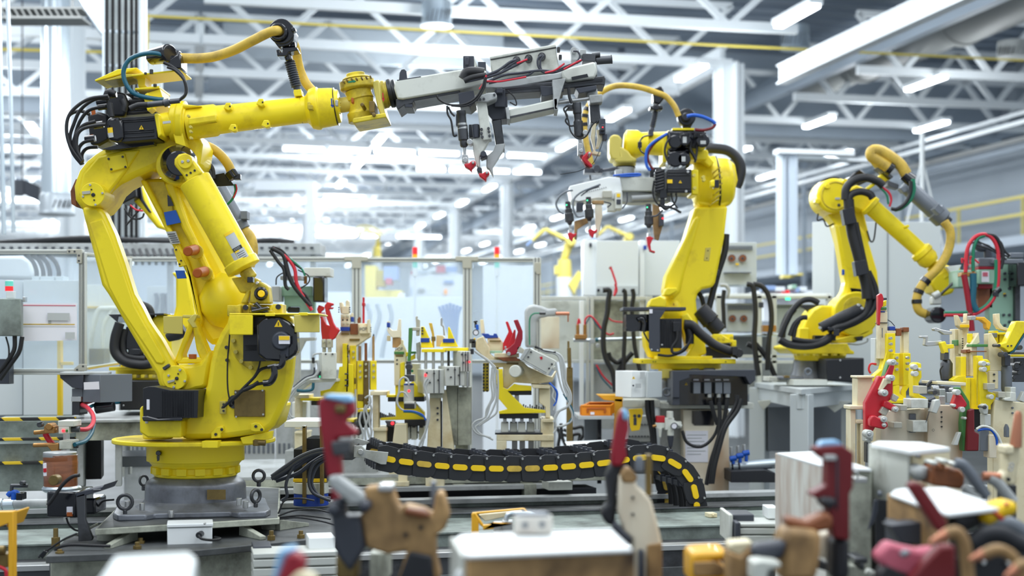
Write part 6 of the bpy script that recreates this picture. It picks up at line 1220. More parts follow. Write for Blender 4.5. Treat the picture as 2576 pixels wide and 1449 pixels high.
for i,p in enumerate(([(1385,5),(1385,100),(1380,200),(1350,300),(1280,380),(1200,400),(1120,360),(1085,270)],[(1315,30),(1340,120),(1370,220)],[(1450,10),(1440,100),(1420,200),(1380,320),(1330,500),(1290,700)],[(1385,40),(1390,180),(1380,320),(1330,480),(1300,600),(1280,710)],[(1530,-20),(1520,60),(1440,200),(1380,340),(1340,520),(1310,700)],[(1570,10),(1530,110),(1440,240),(1390,400),(1350,560),(1330,700)])):
    one('control_cable',['black cable sagging from the terminal case to the pressure regulator','short black cable under the terminal case','black cable in the bundle down the stained pedestal','','',''][i] or 'black cable in the bundle down the stained pedestal','cable','rubber','tb',p,17 if i else 13,Y2-.6-.04*i,bev=0,group='cable bundle down the pedestal' if i > 1 else None)
for i in range(2): one('control_cable','thick black conduit running down left of the pedestal','cable','rubber','tb',[(800+i*38,20),(805+i*38,120),(835+i*20,260),(845+i*18,400),(850+i*15,700)],20,Y2-.45,bev=0,group='black conduits left of the pedestal')
t = T('switch_box','white switch box with warning triangle, left of the black terminal case','box',820,30,Y2-.5)
Z('R7')
t('box','white','bx',320,1208,470,1449,Y2-.75,.3,.35,bev=.004);t('side','panel_grey','bx',470,1210,600,1449,Y2-.7,.02,.9,bev=.004);sign(t,340,1268,15,Y2-.83);t('label','label_grey','bx',400,1215,445,1280,Y2-.79,.004,.35,bev=0);t('lock','charcoal','dz',338,1340,9,Y2-.84,.02);t('label','label_grey','bx',358,1322,408,1362,Y2-.8,.004,.35,bev=0);t('round_handle','grey_light','to',298,1410,28,12,Y2-.6,.6)
Z('S7')
t = T('pressure_regulator','cream air pressure regulator with red cap and gauge, in front of the pedestal','regulator',950,420,Y2-.5);Yr = Y2-.55
t('red_cap','red','bx',875,150,945,205,Yr,.08,bev=.005);t('body','offwhite',[('bx',870,205,945,250,Yr,.08),('bx',945,165,1020,265,Yr-.02,.1),('cy',(985,110),(985,170),28,Yr),('cy',(1000,190),(1080,235),16,Yr),('bx',1040,195,1080,250,Yr,.06),('cy',(905,250),(905,325),18,Yr,8)],bev=.004);t('gauge','paper','dz',1020,232,24,Yr-.06,.05);t('gauge_ring','charcoal','to',1020,232,25,4,Yr-.06);t('filter_bowl','charcoal',[('la',(990,265),(990,405),[(0,26),(.5,26),(1,14)],Yr,18)],bev=.003);t('bowl_top','offwhite','cy',(990,262),(990,310),28,Yr);t('fitting','brass','cy',(845,235),(875,228),12,Yr);t('drain','black','cy',(990,405),(990,450),8,Yr)
# orange bin, yellow bracket, tray
t = T('parts_bin','orange plastic bin with parts on a grey tray stand','bin',400,150,11.3);Yo = 11.2
t('front','orange',[('bx',268,68,505,148,Yo,.015,0.)],bev=.003);t('back','orange_dark','bx',330,40,535,120,Yo+.45,.015,0.,bev=.003);t('side','orange',[('pl',[(500,68),(535,45),(535,125),(500,148)],Yo+.05,.015,1.0)],bev=.003);t('side','orange',[('pl',[(268,68),(330,42),(330,110),(268,148)],Yo+.2,.015,1.2)],bev=.003);t('bottom','orange_dark','bx',275,140,520,150,Yo+.02,.4,0.);t('rim','orange',[('bx',262,60,510,72,Yo-.01,.03,0.),('bx',325,36,540,46,Yo+.44,.03,0.)]);t('handle','orange_dark',[('bx',310,85,325,125,Yo-.01,.02,0.),('bx',450,85,465,125,Yo-.02,.02,0.),('bx',310,85,465,97,Yo-.012,.02,0.)]);t('sticker','paper','bx',340,118,372,140,Yo-.015,.004,0.,bev=0)
t = T('tray_stand','grey tray stand with dark post under the orange bin','stand',400,500,11.3)
t('tray','grey_light',[('bx',240,150,535,178,Yo-.05,.7,0.)]);t('post','gloss_black','bx',395,178,430,700,Yo+.2,.1);t('panel','grey','bx',290,178,395,380,Yo+.4,.05,0.)
t = T('yellow_bracket','amber bracket with perforated plate beside the orange bin','bracket',560,300,11.4);t('top','amber','pl',[(400,-20),(600,-20),(605,40),(450,20)],11.3,.3);t('post','amber','bx',535,10,600,330,11.3,.06);pl_ = t('plate','sign_yellow','pl',[(650,95),(760,88),(768,120),(740,265),(675,275),(660,240)],11.2,.02);t('slot','charcoal',[('dz',700,150,14,11.195,.01)],par=pl_);t('slot','charcoal',[('bx',690,165,715,225,11.195,.01)],par=pl_);t('slot','charcoal','dz',735,150,14,11.195,.01,par=pl_)
for i,p in enumerate(([(100,210),(110,320),(140,400),(130,470)],[(150,230),(200,250),(270,240),(285,300),(250,380)],[(80,290),(160,310),(250,300),(240,400)],[(120,260),(190,300),(180,400),(200,460)],[(60,230),(90,300),(80,400),(110,500)])):
    one('floor_hose','tangled black hose beneath the orange bin stand','hose','rubber','tb',p+[(p[-1][0]+10,640)],14,11.9+.08*i,bev=0,group='hoses beneath the orange bin')
t = T('floor_channel','grey perforated cable channel behind the middle pedestal','channel',720,360,12.2)
t('channel','grey_light','bx',640,150,905,360,12.2,.2);t('foot','grey','bx',640,360,905,620,12.25,.1)
for i in range(10): t('slot','charcoal',[('bx',650+i*25,215,665+i*25,224,12.19,.02)],bev=0);t('slot','charcoal',[('bx',650+i*25,310,665+i*25,322,12.19,.02)],bev=0)
one('cover_plate','white sloping cover plate behind the drag chain','plate','white',[('pl',[(145,385),(490,370),(510,400),(220,440),(170,420)],10.6,.4)],bev=.004)
# C-frame weld gun between fixture and cabinets
Z('S5')
t = T('weld_gun','grey C shaped weld gun with green cable and copper arm above the red claw','weld gun',900,560,11.4)
t('frame','grey_light',[('pl',[(795,230),(815,185),(880,165),(950,180),(1010,205),(1095,200),(1090,270),(1020,275),(940,290),(912,320),(912,560),(800,560)],11.3,.08)],bev=.02);t('copper_arm','copper',[('cy',(1080,250),(1205,250),16,11.3),('cy',(1192,255),(1192,325),7,11.3)]);t('green_cable','green_hose','tb',[(842,535),(840,400),(845,290),(880,250),(930,245)],7,11.25,bev=0);t('cable_plug','gloss_black','cy',(930,247),(988,247),14,11.25)
one('electrode','upright copper electrode stem behind the fixture','electrode','bronze',[('cy',(1195,500),(1195,560),10,11.2),('cy',(1200,560),(1205,740),18,11.2),('bx',1180,740,1235,2480,11.2,.1)])
one('stained_panel','cream panel with a brown burn streak left of the pipe stand','panel','cream_rust','bx',915,280,1112,568,12.6,.1,0.)
# frame with stained rear panel, pipes and hoses
t = T('cell_frame','aluminium cell frame with smeared panels behind the middle robot','frame',1400,1300,13)
t('rail','alu','bx',940,92,1960,125,12.9,.08,0.);t('rail','alu','bx',1150,670,1900,700,12.9,.08,0.)
for x in (1355,1395,1905): t('post','alu','bx',x,92,x+30,1500,12.88,.08,0.)
t('panel','dirty_white','bx',1425,130,1905,690,13.0,.02,0.,bev=0);t('panel','grey_light','bx',1420,705,1905,1300,13.0,.02,0.,bev=0);t('panel','offwhite','bx',945,130,1352,690,13.05,.02,0.,bev=0);t('white_post','white','bx',1298,130,1335,1100,12.8,.08,0.);t('white_post','white','bx',1845,130,1890,690,12.95,.05,0.)
t = T('water_pipe','horizontal grey water pipe with brass manifold behind the middle robot','pipe',1500,520,12.6)
t('pipe','zinc',[('cy',(1240,492),(1400,492),16,12.6),('cy',(1460,488),(1900,475),16,12.6)]);t('coupling','teal','cy',(1435,490),(1468,488),18,12.6);t('brass_manifold','brass',[('cy',(1280,350),(1280,480),16,12.55),('cy',(1345,350),(1345,480),16,12.55),('bx',1255,440,1365,480,12.5,.1)]);t('valve','steel',[('bx',1390,480,1440,520,12.55,.1),('dz',1465,540,18,12.5,.1)])
for i,(p,m,r) in enumerate((([(1345,350),(1350,300),(1390,270),(1440,310),(1500,390),(1560,440),(1610,430)],'red_hose',9),([(1350,350),(1400,280),(1450,350),(1530,440)],'teal',6),([(1280,350),(1290,300),(1300,340)],'red_hose',10),([(1560,290),(1610,320),(1720,330)],'red_hose',7),([(1620,-20),(1635,40),(1610,90)],'red_hose',10))):
    one('coolant_hose',['red coolant hose arching from the brass manifold','green coolant hose under the red arch','short red hose on the brass manifold','thin red hose reaching the side motor of the middle robot','red hose dropping along the pale cabinet'][i],'hose',m,'tb',p,r,12.5,bev=0)
Z('R7')
for i,(p,r) in enumerate((([(60,470),(120,475),(110,560),(100,680),(70,820),(65,980),(90,1100),(150,1220),(175,1400)],25),([(240,470),(262,490),(262,620),(258,900),(250,1100),(255,1400)],20),([(330,460),(340,520),(325,640),(335,820),(350,980),(380,1130),(400,1220)],20),
                            ([(110,1040),(130,1090),(190,1130),(240,1100)],22),([(330,1040),(270,1110),(200,1220),(180,1400)],24),([(1165,470),(1155,560),(1160,680),(1165,820)],20),([(1370,415),(1420,430),(1440,520),(1450,700),(1440,900),(1450,1060),(1480,1250)],24),([(1430,415),(1500,430),(1560,500),(1590,620),(1595,780),(1570,940),(1560,1200)],24),([(1375,960),(1430,990),(1450,1050),(1470,1250)],26),([(1450,960),(1510,1030),(1570,1120),(1630,1260)],24),([(1800,640),(1740,720),(1700,830),(1690,900)],34))):
    one('cabinet_hose','thick black corrugated hose hanging from the control cabinets' if i > 2 else ['leftmost thick black hose on the smeared panel','straight black hose in the middle of the smeared panel','right black hose on the smeared panel'][i],'hose','rubber','tb',p,r,12.4+.03*i,bev=0,group='black cabinet hoses' if i > 2 else None)
one('hose_coil','grey hose end beside the black hoses, right of the middle robot','hose','grey_light','tb',[(1130,425),(1180,430),(1205,470),(1190,540)],18,12.6,bev=0)
one('coolant_hose','thin red hose falling across the smeared panel','hose','red_hose','tb',[(0,1150),(60,1250),(150,1340)],9,12.5,bev=0);one('coolant_hose','dark green hose beside the falling red hose','hose','teal','tb',[(0,1170),(50,1270),(140,1370)],7,12.5,bev=0)
one('coolant_hose','red and black hose on the pale cabinet left of the middle robot','hose','red_hose','tb',[(130,260),(155,330),(180,420),(165,510)],10,13.2,bev=0);one('cable_plug','dark plug on the pale cabinet left of the middle robot','plug','brown','dz',132,265,12,13.2,.1)
def fans(label,x0,y0,x1,y1,Y,m='panel_grey',fx=(1235,1335),fy=180,r=34,grille=(1190,65,1430,105)):
    t = T('control_cabinet',label,'cabinet',(x0+x1)/2,y1,Y);b = t('body',m,'bx',x0,y0,x1,y1,Y,.5,0.,bev=.004)
    for x in fx: f = t('fan','brown','dz',x,fy,r,Y-.04,.06,label='dark round cooling fan');t('fan_hub','charcoal','dz',x,fy,r*.35,Y-.05,.02,par=f);t('fan_rim','grey','to',x,fy,r,2.5,Y-.04,par=f)
    if grille:
        for i in range(16): t('louvre','grey','bx',grille[0]+i*(grille[2]-grille[0])/16,grille[1],grille[0]+i*(grille[2]-grille[0])/16+8,grille[3],Y-.03,.02,0.,bev=0)
    return t
t = fans('upper grey control cabinet with two dark fans, right of the middle robot',1090,35,1462,420,13.4);t('lower_lip','grey','bx',1170,305,1415,314,13.3,.2,0.);t('tag','sign_yellow','bx',1270,225,1300,242,13.37,.01,bev=0)
t = fans('lower grey control cabinet with two dark fans, right of the middle robot',1190,590,1450,850,13.4,fx=(1242,1345),fy=730,r=32,grille=(1200,605,1430,650))
t = T('control_cabinet','pale control cabinet with slot and hose, left of the middle robot','cabinet',200,520,13.6);t('body','panel','bx',0,20,385,520,13.5,.5,0.,bev=.004);t('side','white','bx',-115,10,0,520,13.6,.5,0.)
for x in (20,75,250,330): t('gland','gloss_black','dz',x,470,14,13.4,.1)
t('gland_plate','panel_grey','bx',0,430,385,515,13.47,.02,0.);t('door_slot','charcoal','bx',-62,40,-40,75,13.55,.06,0.)
t = T('control_cabinet','second pale control cabinet half hidden by the middle robot arm','cabinet',600,520,13.9);t('body','panel','bx',440,20,760,520,13.8,.5,0.);t('side','white','bx',395,15,440,700,13.7,.5,0.);t('door_slot','blue_deep','bx',432,62,460,100,13.65,.06,0.)
t = T('equipment_rack','grey aluminium equipment rack between the two fan cabinets','rack',1600,1400,13.6)
for x in (1095,1465,1600,2110): t('post','alu','bx',x,520,x+45,1430,13.3,.1,0.)
for y in (520,1060,1110): t('rail','alu','bx',1050,y,2140,y+28,13.3,.1,0.)
t('top_plate','white','bx',1000,500,2140,525,13.35,.6,0.);t('shelf_box','panel_grey','bx',1640,600,2080,1040,13.5,.4,0.);t('shelf_box','grey','bx',1120,880,1590,1060,13.6,.4,0.);t('green_lamp','led_green','bx',1728,540,1768,560,13.28,.02,0.,bev=0);t('lower_panel','grey_light','bx',1120,1120,2080,1420,13.6,.3,0.);t('slot','charcoal','bx',1480,580,1525,630,13.29,.03,0.)
for i in range(14): t('louvre','grey','bx',1645+i*20,610,1655+i*20,635,13.49,.02,0.,bev=0)
one('rail_pipe','horizontal pale pipe between the middle and right robots','pipe','zinc','cy',(1200,880),(1700,878),15,12.7);one('brass_valve','brass valve pair on the pale horizontal pipe','valve','brass',[('bx',1520,790,1570,850,12.6,.1),('bx',1590,790,1640,850,12.6,.1),('cy',(1520,820),(1640,820),12,12.65)])
# blue valves on a pipe right of the pedestal
Z('S7')
t = T('pipe_run','shiny horizontal pipe right of the stained pedestal with three blue valves','pipe',1650,600,11.2)
t('pipe','zinc','cy',(1470,560),(2050,520),42,11.2);t('band','gloss_black',[('cy',(1480,562),(1495,561),46,11.2)]);t('band','charcoal',[('cy',(1535,558),(1550,557),46,11.2)])
for i,x in enumerate((1500,1555,1605)): t('blue_valve','blue',[('cy',(x-30,500-i*22),(x+25,490-i*22),22,11.1),('cy',(x,500-i*22),(x,540-i*10),14,11.1)]);t('valve_stem','steel',[('cy',(x-15,480-i*18),(x-20,400-i*10),14,11.15)])
one('cable_duct','dark slotted cable duct on the floor right of the pedestal','duct','black_soft','pl',[(1480,600),(1760,590),(1860,620),(1860,690),(1480,690)],11.0,.6)

# ================= right robot
Z('S2');Y3 = 12.2
t = T('industrial_robot','right yellow robot holding a pale green weld gun, on a grey steel table','robot',550,880,Y3)
t('turntable','yellow',[('pl',[(270,590),(320,575),(800,565),(830,620),(860,635),(860,660),(330,655),(270,612)],Y3-.3,.6),('lv',560,Y3,[(600,240),(655,245),(660,225),(715,215)])],bev=.008)
for i in range(6): t('ring_tooth','yellow_dirty','bx',360+i*80,655,390+i*80,672,Y3-.42,.1,bev=0)
t('foot_casting','grey_cast',[('lv',470,Y3,[(705,135),(800,150),(880,180)]),('bx',210,850,420,880,Y3-.3,.3)],bev=.01);t('lifting_eye','grey','to',458,810,26,10,Y3-.55);t('foot_bolt','bronze','bx',255,845,300,865,Y3-.35,.1)
t('black_case','black',[('pl',[(610,700),(945,690),(945,910),(620,890)],Y3-.5,.4)],bev=.01);bolts(t,'case_screw','steel',[(738,712),(738,862)],9,Y3-.51,.02)
t('turret','yellow','pl',[(385,530),(390,480),(440,360),(510,270),(580,235),(720,238),(760,300),(950,300),(1040,350),(1030,420),(930,490),(860,540),(700,560),(390,545)],Y3-.1,.4,bev=.03)
t('turret_lug','yellow',[('bx',385,430,470,540,Y3-.2,.2),('pl',[(650,540),(900,480),(1020,430),(1025,480),(860,560),(660,565)],Y3-.25,.3)],bev=.01)
t('black_block','black',[('bx',515,495,700,540,Y3-.3,.1),('pl',[(870,510),(940,500),(930,540),(890,545)],Y3-.3,.1)])
t('shoulder_disc','yellow',[('dz',880,310,195,Y3-.25,.4,185,44)],bev=.012);t('disc_ring','yellow_dirty',[('dz',870,270,110,Y3-.255,.02,None,36)],bev=.004)
ar = t('lower_arm','yellow','pl',[(690,-480),(725,-300),(765,-60),(785,40),(770,110),(700,220),(690,300),(760,350),(1000,380),(1060,250),(1080,100),(1065,-60),(1010,-250),(960,-400),(900,-480)],Y3-.18,.2,bev=.03,label='tall yellow lower arm')
t('arm_window','gloss_black','pl',[(825,85),(940,95),(940,140),(840,135)],Y3-.19,.03,par=ar)
t('spring_case','black_soft',[('la',(565,430),(930,260),[(0,44),(.4,50),(.42,54),(.95,54),(1,40)],Y3-.45,28)],bev=.003,label='black cylinder across the shoulder');bolts(t,'case_screw','steel',[(565,430),(900,232),(930,260)],12,Y3-.58,.03)
for p,r in (([(930,-160),(960,0),(990,120),(980,250),(930,330),(800,400),(700,430),(640,470)],32),([(980,-60),(1040,80),(1045,200),(1000,300),(880,380),(760,430),(680,480)],26),([(690,470),(620,540),(520,580),(400,590),(280,570),(210,530)],34),([(640,500),(560,545),(430,545),(320,525)],22),
             ([(215,510),(270,380),(330,270),(400,200),(480,185),(550,215)],26),([(300,500),(340,400),(400,345),(450,340)],22),([(330,530),(350,430),(380,370)],18)): t('hose_bundle','rubber','tb',p,r,Y3-.48,bev=0)
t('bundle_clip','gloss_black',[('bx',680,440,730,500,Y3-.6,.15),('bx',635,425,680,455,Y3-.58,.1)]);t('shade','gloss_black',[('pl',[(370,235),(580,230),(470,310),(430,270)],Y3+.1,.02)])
t('side_wire','label_grey','tb',[(800,570),(900,575),(970,550),(975,520)],6,Y3-.2,bev=0)
Z('S1')
t('elbow_disc','yellow',[('dz',690,525,152,Y3-.25,.3,165,44),('pl',[(535,540),(560,470),(640,390),(760,372),(800,420),(830,560),(940,650),(1000,900),(960,1000),(740,940),(690,760),(610,660),(545,610)],Y3-.15,.25)],bev=.02)
t('elbow_seal','gloss_black',[('dz',680,530,172,Y3+.02,.08,None,44)]);t('disc_ring','yellow_dirty',[('to',695,525,118,8,Y3-.25)]);t('disc_tag','label_grey','bx',695,540,735,558,Y3-.26,.01,bev=0);t('disc_hole','charcoal','dz',727,606,13,Y3-.26,.02)
for x,y in ((543,572),(627,442),(785,400)): t('disc_lug','yellow','dz',x,y,22,Y3-.27,.1,par=None);
t('elbow_motor','gloss_black',[('pl',[(810,375),(860,320),(910,295),(970,340),(980,400),(900,440)],Y3-.1,.25)],bev=.01);t('elbow_casting','yellow',[('pl',[(800,470),(880,430),(1000,480),(1080,560),(1000,640),(930,660),(830,620)],Y3-.3,.3),('pl',[(1070,360),(1100,330),(1180,400),(1150,410)],Y3-.35,.1),('pl',[(960,460),(1030,410),(1050,430),(980,480)],Y3-.5,.1)],bev=.015)
t('forearm','yellow',[('la',(985,600),(1440,1010),[(0,90),(.06,94),(.07,76),(1,68)],Y3-.3,36),('dz',1325,790,14,Y3-.5,.1)],bev=.003);t('wrist_ring','yellow',[('la',(1420,990),(1530,1110),[(0,70),(.1,95),(.35,100),(.4,88),(.7,92),(1,70)],Y3-.3,36)],bev=.003)
t('wrist_block','yellow',[('la',(1530,1110),(1640,1250),[(0,60),(.3,70),(.6,100),(1,112)],Y3-.25,30),('pl',[(1520,1280),(1560,1210),(1640,1170),(1740,1130),(1790,1150),(1760,1260),(1720,1370),(1640,1395),(1560,1360)],Y3-.35,.3)],bev=.02)
t('wrist_guard','white',[('pl',[(1660,1140),(1790,1125),(1760,1180),(1700,1210)],Y3-.4,.1)])
for p,r in (([(780,560),(790,460),(860,390),(960,370),(1060,400),(1110,440)],36),([(800,600),(830,520),(910,490),(990,510),(1020,550)],32),([(810,560),(820,700),(840,850),(880,1000),(920,1150),(960,1300),(970,1420)],46),([(870,760),(900,900),(940,1080),(980,1250),(1030,1420)],26)): t('hose_bundle','rubber','tb',p,r,Y3-.5,bev=0)
t('bundle_clip','gloss_black',[('pl',[(755,645),(850,620),(885,760),(780,780)],Y3-.62,.1)]);t('bundle_clip','gloss_black',[('pl',[(860,1095),(955,1080),(980,1200),(880,1225)],Y3-.62,.1)])
t('motor_cable','rubber',[('tb',[(545,680),(540,740),(590,730),(620,790),(680,770)],7,Y3-.1),('tb',[(1050,740),(1030,900),(1000,920),(970,830)],7,Y3-.2)],bev=0);t('blue_tag','blue','bx',752,1165,775,1215,Y3-.2,.01)
t('hose_holder','dark_steel',[('pl',[(1060,280),(1090,270),(1200,360),(1180,380)],Y3-.4,.15),('pl',[(1150,390),(1250,430),(1240,470),(1150,440)],Y3-.4,.1)]);t('hose_rod','yellow_dull','cy',(965,180),(1110,350),14,Y3-.3)
t('dress_hose','hose_yellow','tb',[(1180,300),(1080,230),(1010,180),(1020,135),(1090,140),(1190,200),(1260,260),(1310,340)],50,Y3-.4,14,8,.03,bev=0)
t('hose_ring','gloss_black','la',(1150,280),(1185,305),[(0,58),(1,58)],Y3-.4,24)
gc = t('hose_cylinder','grey',[('la',(1290,420),(1640,740),[(0,62),(.03,72),(.75,72),(.77,84),(.97,84),(1,60)],Y3-.35,28),('pl',[(1550,640),(1590,590),(1650,650),(1600,690)],Y3-.6,.1),('pl',[(1255,460),(1310,430),(1330,480),(1290,500)],Y3-.55,.1)],bev=.004,label='grey hose retracting cylinder');t('hose_ring','gloss_black',[('la',(1640,740),(1670,770),[(0,58),(1,56)],Y3-.35,24),('la',(1290,340),(1360,400),[(0,50),(1,62)],Y3-.4,20)])
t('dress_hose','hose_yellow','tb',[(1640,750),(1690,830),(1690,940),(1650,1060),(1580,1160),(1480,1260),(1420,1350),(1400,1440),(1420,1520),(1490,1555),(1560,1560)],38,Y3-.5,14,7,.03,bev=0)
for a,b in (((1492,1248),(1462,1284)),((1424,1340),(1410,1375)),((1401,1425),(1402,1462))): t('hose_ring','gloss_black','la',a,b,[(0,46),(1,46)],Y3-.5,22)
t('hose_end','gloss_black',[('dz',1590,1560,72,Y3-.65,.2),('cy',(1540,1555),(1600,1560),56,Y3-.5)],bev=.01);t('hose_valve','alu',[('cy',(1540,1400),(1600,1370),30,Y3-.6),('bx',1540,1400,1620,1470,Y3-.6,.1)],bev=.01);t('valve_rod','dark_steel','cy',(1600,1390),(1720,1280),12,Y3-.6)
t('green_hose','green_hose',[('tb',[(1370,380),(1375,480),(1340,570),(1270,630),(1210,650)],18,Y3-.55)],bev=0);t('black_hose','rubber',[('tb',[(1350,400),(1345,500),(1300,590),(1230,640),(1180,640)],16,Y3-.58)],bev=0);t('red_hose','red_hose',[('tb',[(1100,450),(1160,500),(1180,560),(1165,620)],10,Y3-.5)],bev=0);t('green_hose','green_hose',[('tb',[(1090,460),(1140,520),(1155,600)],9,Y3-.5)],bev=0)
# weld gun of the right robot
t = T('weld_gun','pale green spot weld gun with red and green hose loops, at the right edge','weld gun',2150,1500,Y3-.5);Yg = Y3-.75
t('gun_plate','pale_green',[('bx',2030,1100,2290,1720,Yg+.1,.12)],bev=.006);t('gun_body','pale_green',[('bx',1760,1170,1935,1320,Yg,.25),('bx',1935,1165,2080,1290,Yg-.05,.25)],bev=.008);t('red_band','crimson',[('bx',1938,1140,2075,1165,Yg-.05,.25),('bx',1940,1290,2060,1330,Yg,.2)]);t('grey_head','grey',[('bx',1938,1065,2080,1140,Yg-.05,.25),('bx',2060,1075,2330,1115,Yg-.1,.1),('bx',2215,1020,2332,1065,Yg,.2)],bev=.006);t('elbow','charcoal',[('tb',[(1910,930),(1950,980),(2010,980),(2020,1060)],34,Yg)],bev=0)
t('black_motor','gloss_black',[('bx',2270,1095,2420,1310,Yg-.1,.2),('bx',2230,1110,2275,1190,Yg,.2)],bev=.01);t('back_plate','dark_steel',[('bx',2255,1115,2300,1700,Yg+.05,.1)]);t('inner_block','brown',[('bx',1935,1320,2060,1500,Yg+.1,.15)]);t('label','paper','bx',1965,1180,2030,1275,Yg-.06,.004,bev=0);t('print','pink','bx',1975,1190,2018,1225,Yg-.064,.004,bev=0)
for x,y in ((2170,1200),(2210,1200),(2170,1250),(2210,1330),(2170,1390),(2110,1560),(2160,1560),(2210,1560),(2110,1610),(2170,1650),(2210,1620)): t('plate_bolt','charcoal','dz',x,y,12,Yg+.08,.03,None,12)
t('warning_tag','sign_yellow','bx',2155,1370,2175,1400,Yg+.09,.01,bev=0)
for p,m,r in (([(1825,1190),(1830,1060),(1850,960),(1900,890),(1970,860),(2040,880),(2090,950),(2110,1050),(2110,1200),(2100,1320),(2060,1430),(1980,1510),(1880,1560),(1760,1560),(1640,1560)],'red_hose',17),([(1890,1180),(1890,1080),(1895,980),(1930,900),(1990,870)],'green_hose',15),([(2090,1080),(2090,1250),(2070,1380),(2000,1480),(1900,1530),(1760,1540),(1640,1540)],'green_hose',15),([(1810,1210),(1830,1320),(1850,1440),(1870,1600),(1880,1700)],'crimson',26),([(1890,1200),(1890,1330),(1885,1450),(1920,1530)],'teal',30),([(2000,860),(2080,880),(2130,960),(2150,1060),(2130,1160)],'rubber',16),([(1920,920),(2020,960),(2100,1010),(2200,1060)],'rubber',7),([(1910,950),(2030,990),(2120,1040),(2180,1080)],'rubber',7),([(2000,870),(2120,920),(2160,1000),(2210,1050)],'rubber',10),([(1865,1120),(1865,1060),(1880,1060),(1940,1110)],'red_hose',8),([(1795,1110),(1795,1070),(1850,1130)],'red_hose',8),([(1850,1060),(1850,960),(1900,930)],'charcoal',6),([(2080,1400),(2090,1360),(2120,1330)],'gloss_black',30)):
    t('hose',m,'tb',p,r,Yg-.25,bev=0)
t('brass_fitting','brass',[('cy',(1825,1100),(1825,1190),13,Yg-.2),('cy',(1893,1100),(1893,1190),13,Yg-.2),('bx',1790,1190,1920,1225,Yg-.25,.1)])
# table and tall cabinet behind
Z('S2')
t = T('robot_table','pale grey steel table carrying the right robot','table',500,1449,Y3)
zt = 1.345
tp = [(-10,903),(400,962),(885,922),(480,880)]
t('top','panel_grey',*oz(tp,zt,.045),bev=.004);t('top_pad','offwhite',[('bx',120,855,330,895,Y3-.2,.3)]);t('top_pad','offwhite',[('bx',330,880,625,930,Y3-.5,.3)])
P = [onz(u,v,zt) for u,v in tp];cen = (P[0]+P[1]+P[2]+P[3])/4;q = [p+(cen-p)*.06 for p in P];dr = math.atan2((P[2]-P[1]).y,(P[2]-P[1]).x)
for a_,b_ in ((q[0],q[1]),(q[1],q[2])):
    d_ = (b_-a_).cross(V((0,0,1))).normalized()*-.04
    t('apron','panel_grey','prism',[V((o.x,o.y,z_)) for o,z_ in ((a_,zt-.04),(b_,zt-.04),(b_,zt-.16),(a_,zt-.16))],d_);t('cross_rail','panel_grey','prism',[V((o.x,o.y,z_)) for o,z_ in ((a_,.62),(b_,.62),(b_,.5),(a_,.5))],d_)
for p in (q[0],q[1],q[2],q[3]): p = p+(cen-p)*.05;t('leg','panel_grey','box3',V((p.x,p.y,0)),.15,.15,zt-.045,dr,bev=.006)
t('gusset','offwhite',[('pl',[(20,1065),(175,1050),(70,1145)],12.6,.02)]);t('gusset','offwhite',[('pl',[(580,1070),(840,1065),(690,1165)],12.1,.02)]);t('inner_panel','grey','bx',110,1120,800,1500,13.2,.1)
t = T('tall_cabinet','tall plain grey cabinet wall behind the right robot','cabinet',980,800,14.5)
Z('S1');t('front','panel_grey','bx',690,752,1610,2150,14.4,.8,0.,bev=.004);t('side','panel','bx',495,752,685,2150,14.35,.8,-.3,bev=.004);t('seam','grey','bx',1148,760,1153,2150,14.39,.01,0.,bev=0);t('plinth','grey','bx',500,2150,1610,2260,14.5,.6,0.)
Z('U7')
for i,(x,y,m,w_) in enumerate(((700,590,'haze_blue',60),(770,600,'haze_white',90),(840,632,'signal_red',30),(900,580,'pale_green',40),(930,610,'haze_blue',36),(985,600,'haze_white',60),(650,590,'haze_blue',50))):
    one('parts_heap','small coloured part heaped on the far white bench','part',m,'bx',x-w_/2,y-16,x+w_/2,y+24,18,.3,0.,group='parts on the far bench')
one('far_bench','white bench far back between the middle and right robots','bench','haze_white',[('bx',580,618,1100,660,18.3,.8,0.),('bx',620,660,1060,900,18.4,.5,0.)])
t = farrobot('tiny yellow machine on the far bench between the middle and right robots',2012,690,.01,21) if False else one('far_machine','tiny yellow machine over the far bench between the middle and right robots','machine','haze_yellow',[('bx',880,460,980,480,21,.3),('bx',800,470,860,505,21,.3),('bx',860,470,900,500,21.1,.3)])
# ================= right fixture and the blurred foreground
Z('S2');Y = 7.7
def oz2(pts,z,h): return oz(pts,z,h)
def drop(t,name,m,a,b,z,h,th=.01,**k):     # vertical sheet hanging from the line a-b
    p,q = onz(a[0],a[1],z),onz(b[0],b[1],z);d = (q-p).cross(V((0,0,1))).normalized()*th
    return t(name,m,'prism',[p,q,q-V((0,0,h)),p-V((0,0,h))],d,**k)
t = T('clamp_fixture','large red clamp plate with steel rollers on a cream fixture at right','fixture',1050,1449,Y)
rd = t('clamp_plate','red','pl',[(1072,845),(1118,862),(1178,735),(1212,760),(1195,830),(1212,875),(1195,905),(1195,1000),(1175,1055),(1115,1090),(1165,1120),(1100,1185),(1062,1230),(1045,1290),(1022,1330),(958,1330),(955,1082)],Y-.15,.06,bev=.006,label='big red clamp plate')
t('green_edge','green','pl',[(1160,722),(1182,705),(1200,715),(1135,860),(1118,856)],Y-.14,.07,par=rd)
t('swing_arm','red','pl',[(1122,1070),(1145,1060),(1240,1120),(1248,1145),(1222,1168),(1110,1112)],Y-.2,.06,bev=.006);t('swing_arm','red','pl',[(998,1230),(1015,1195),(1042,1192),(1150,1255),(1153,1288),(1118,1312),(998,1285)],Y-.22,.06,bev=.006)
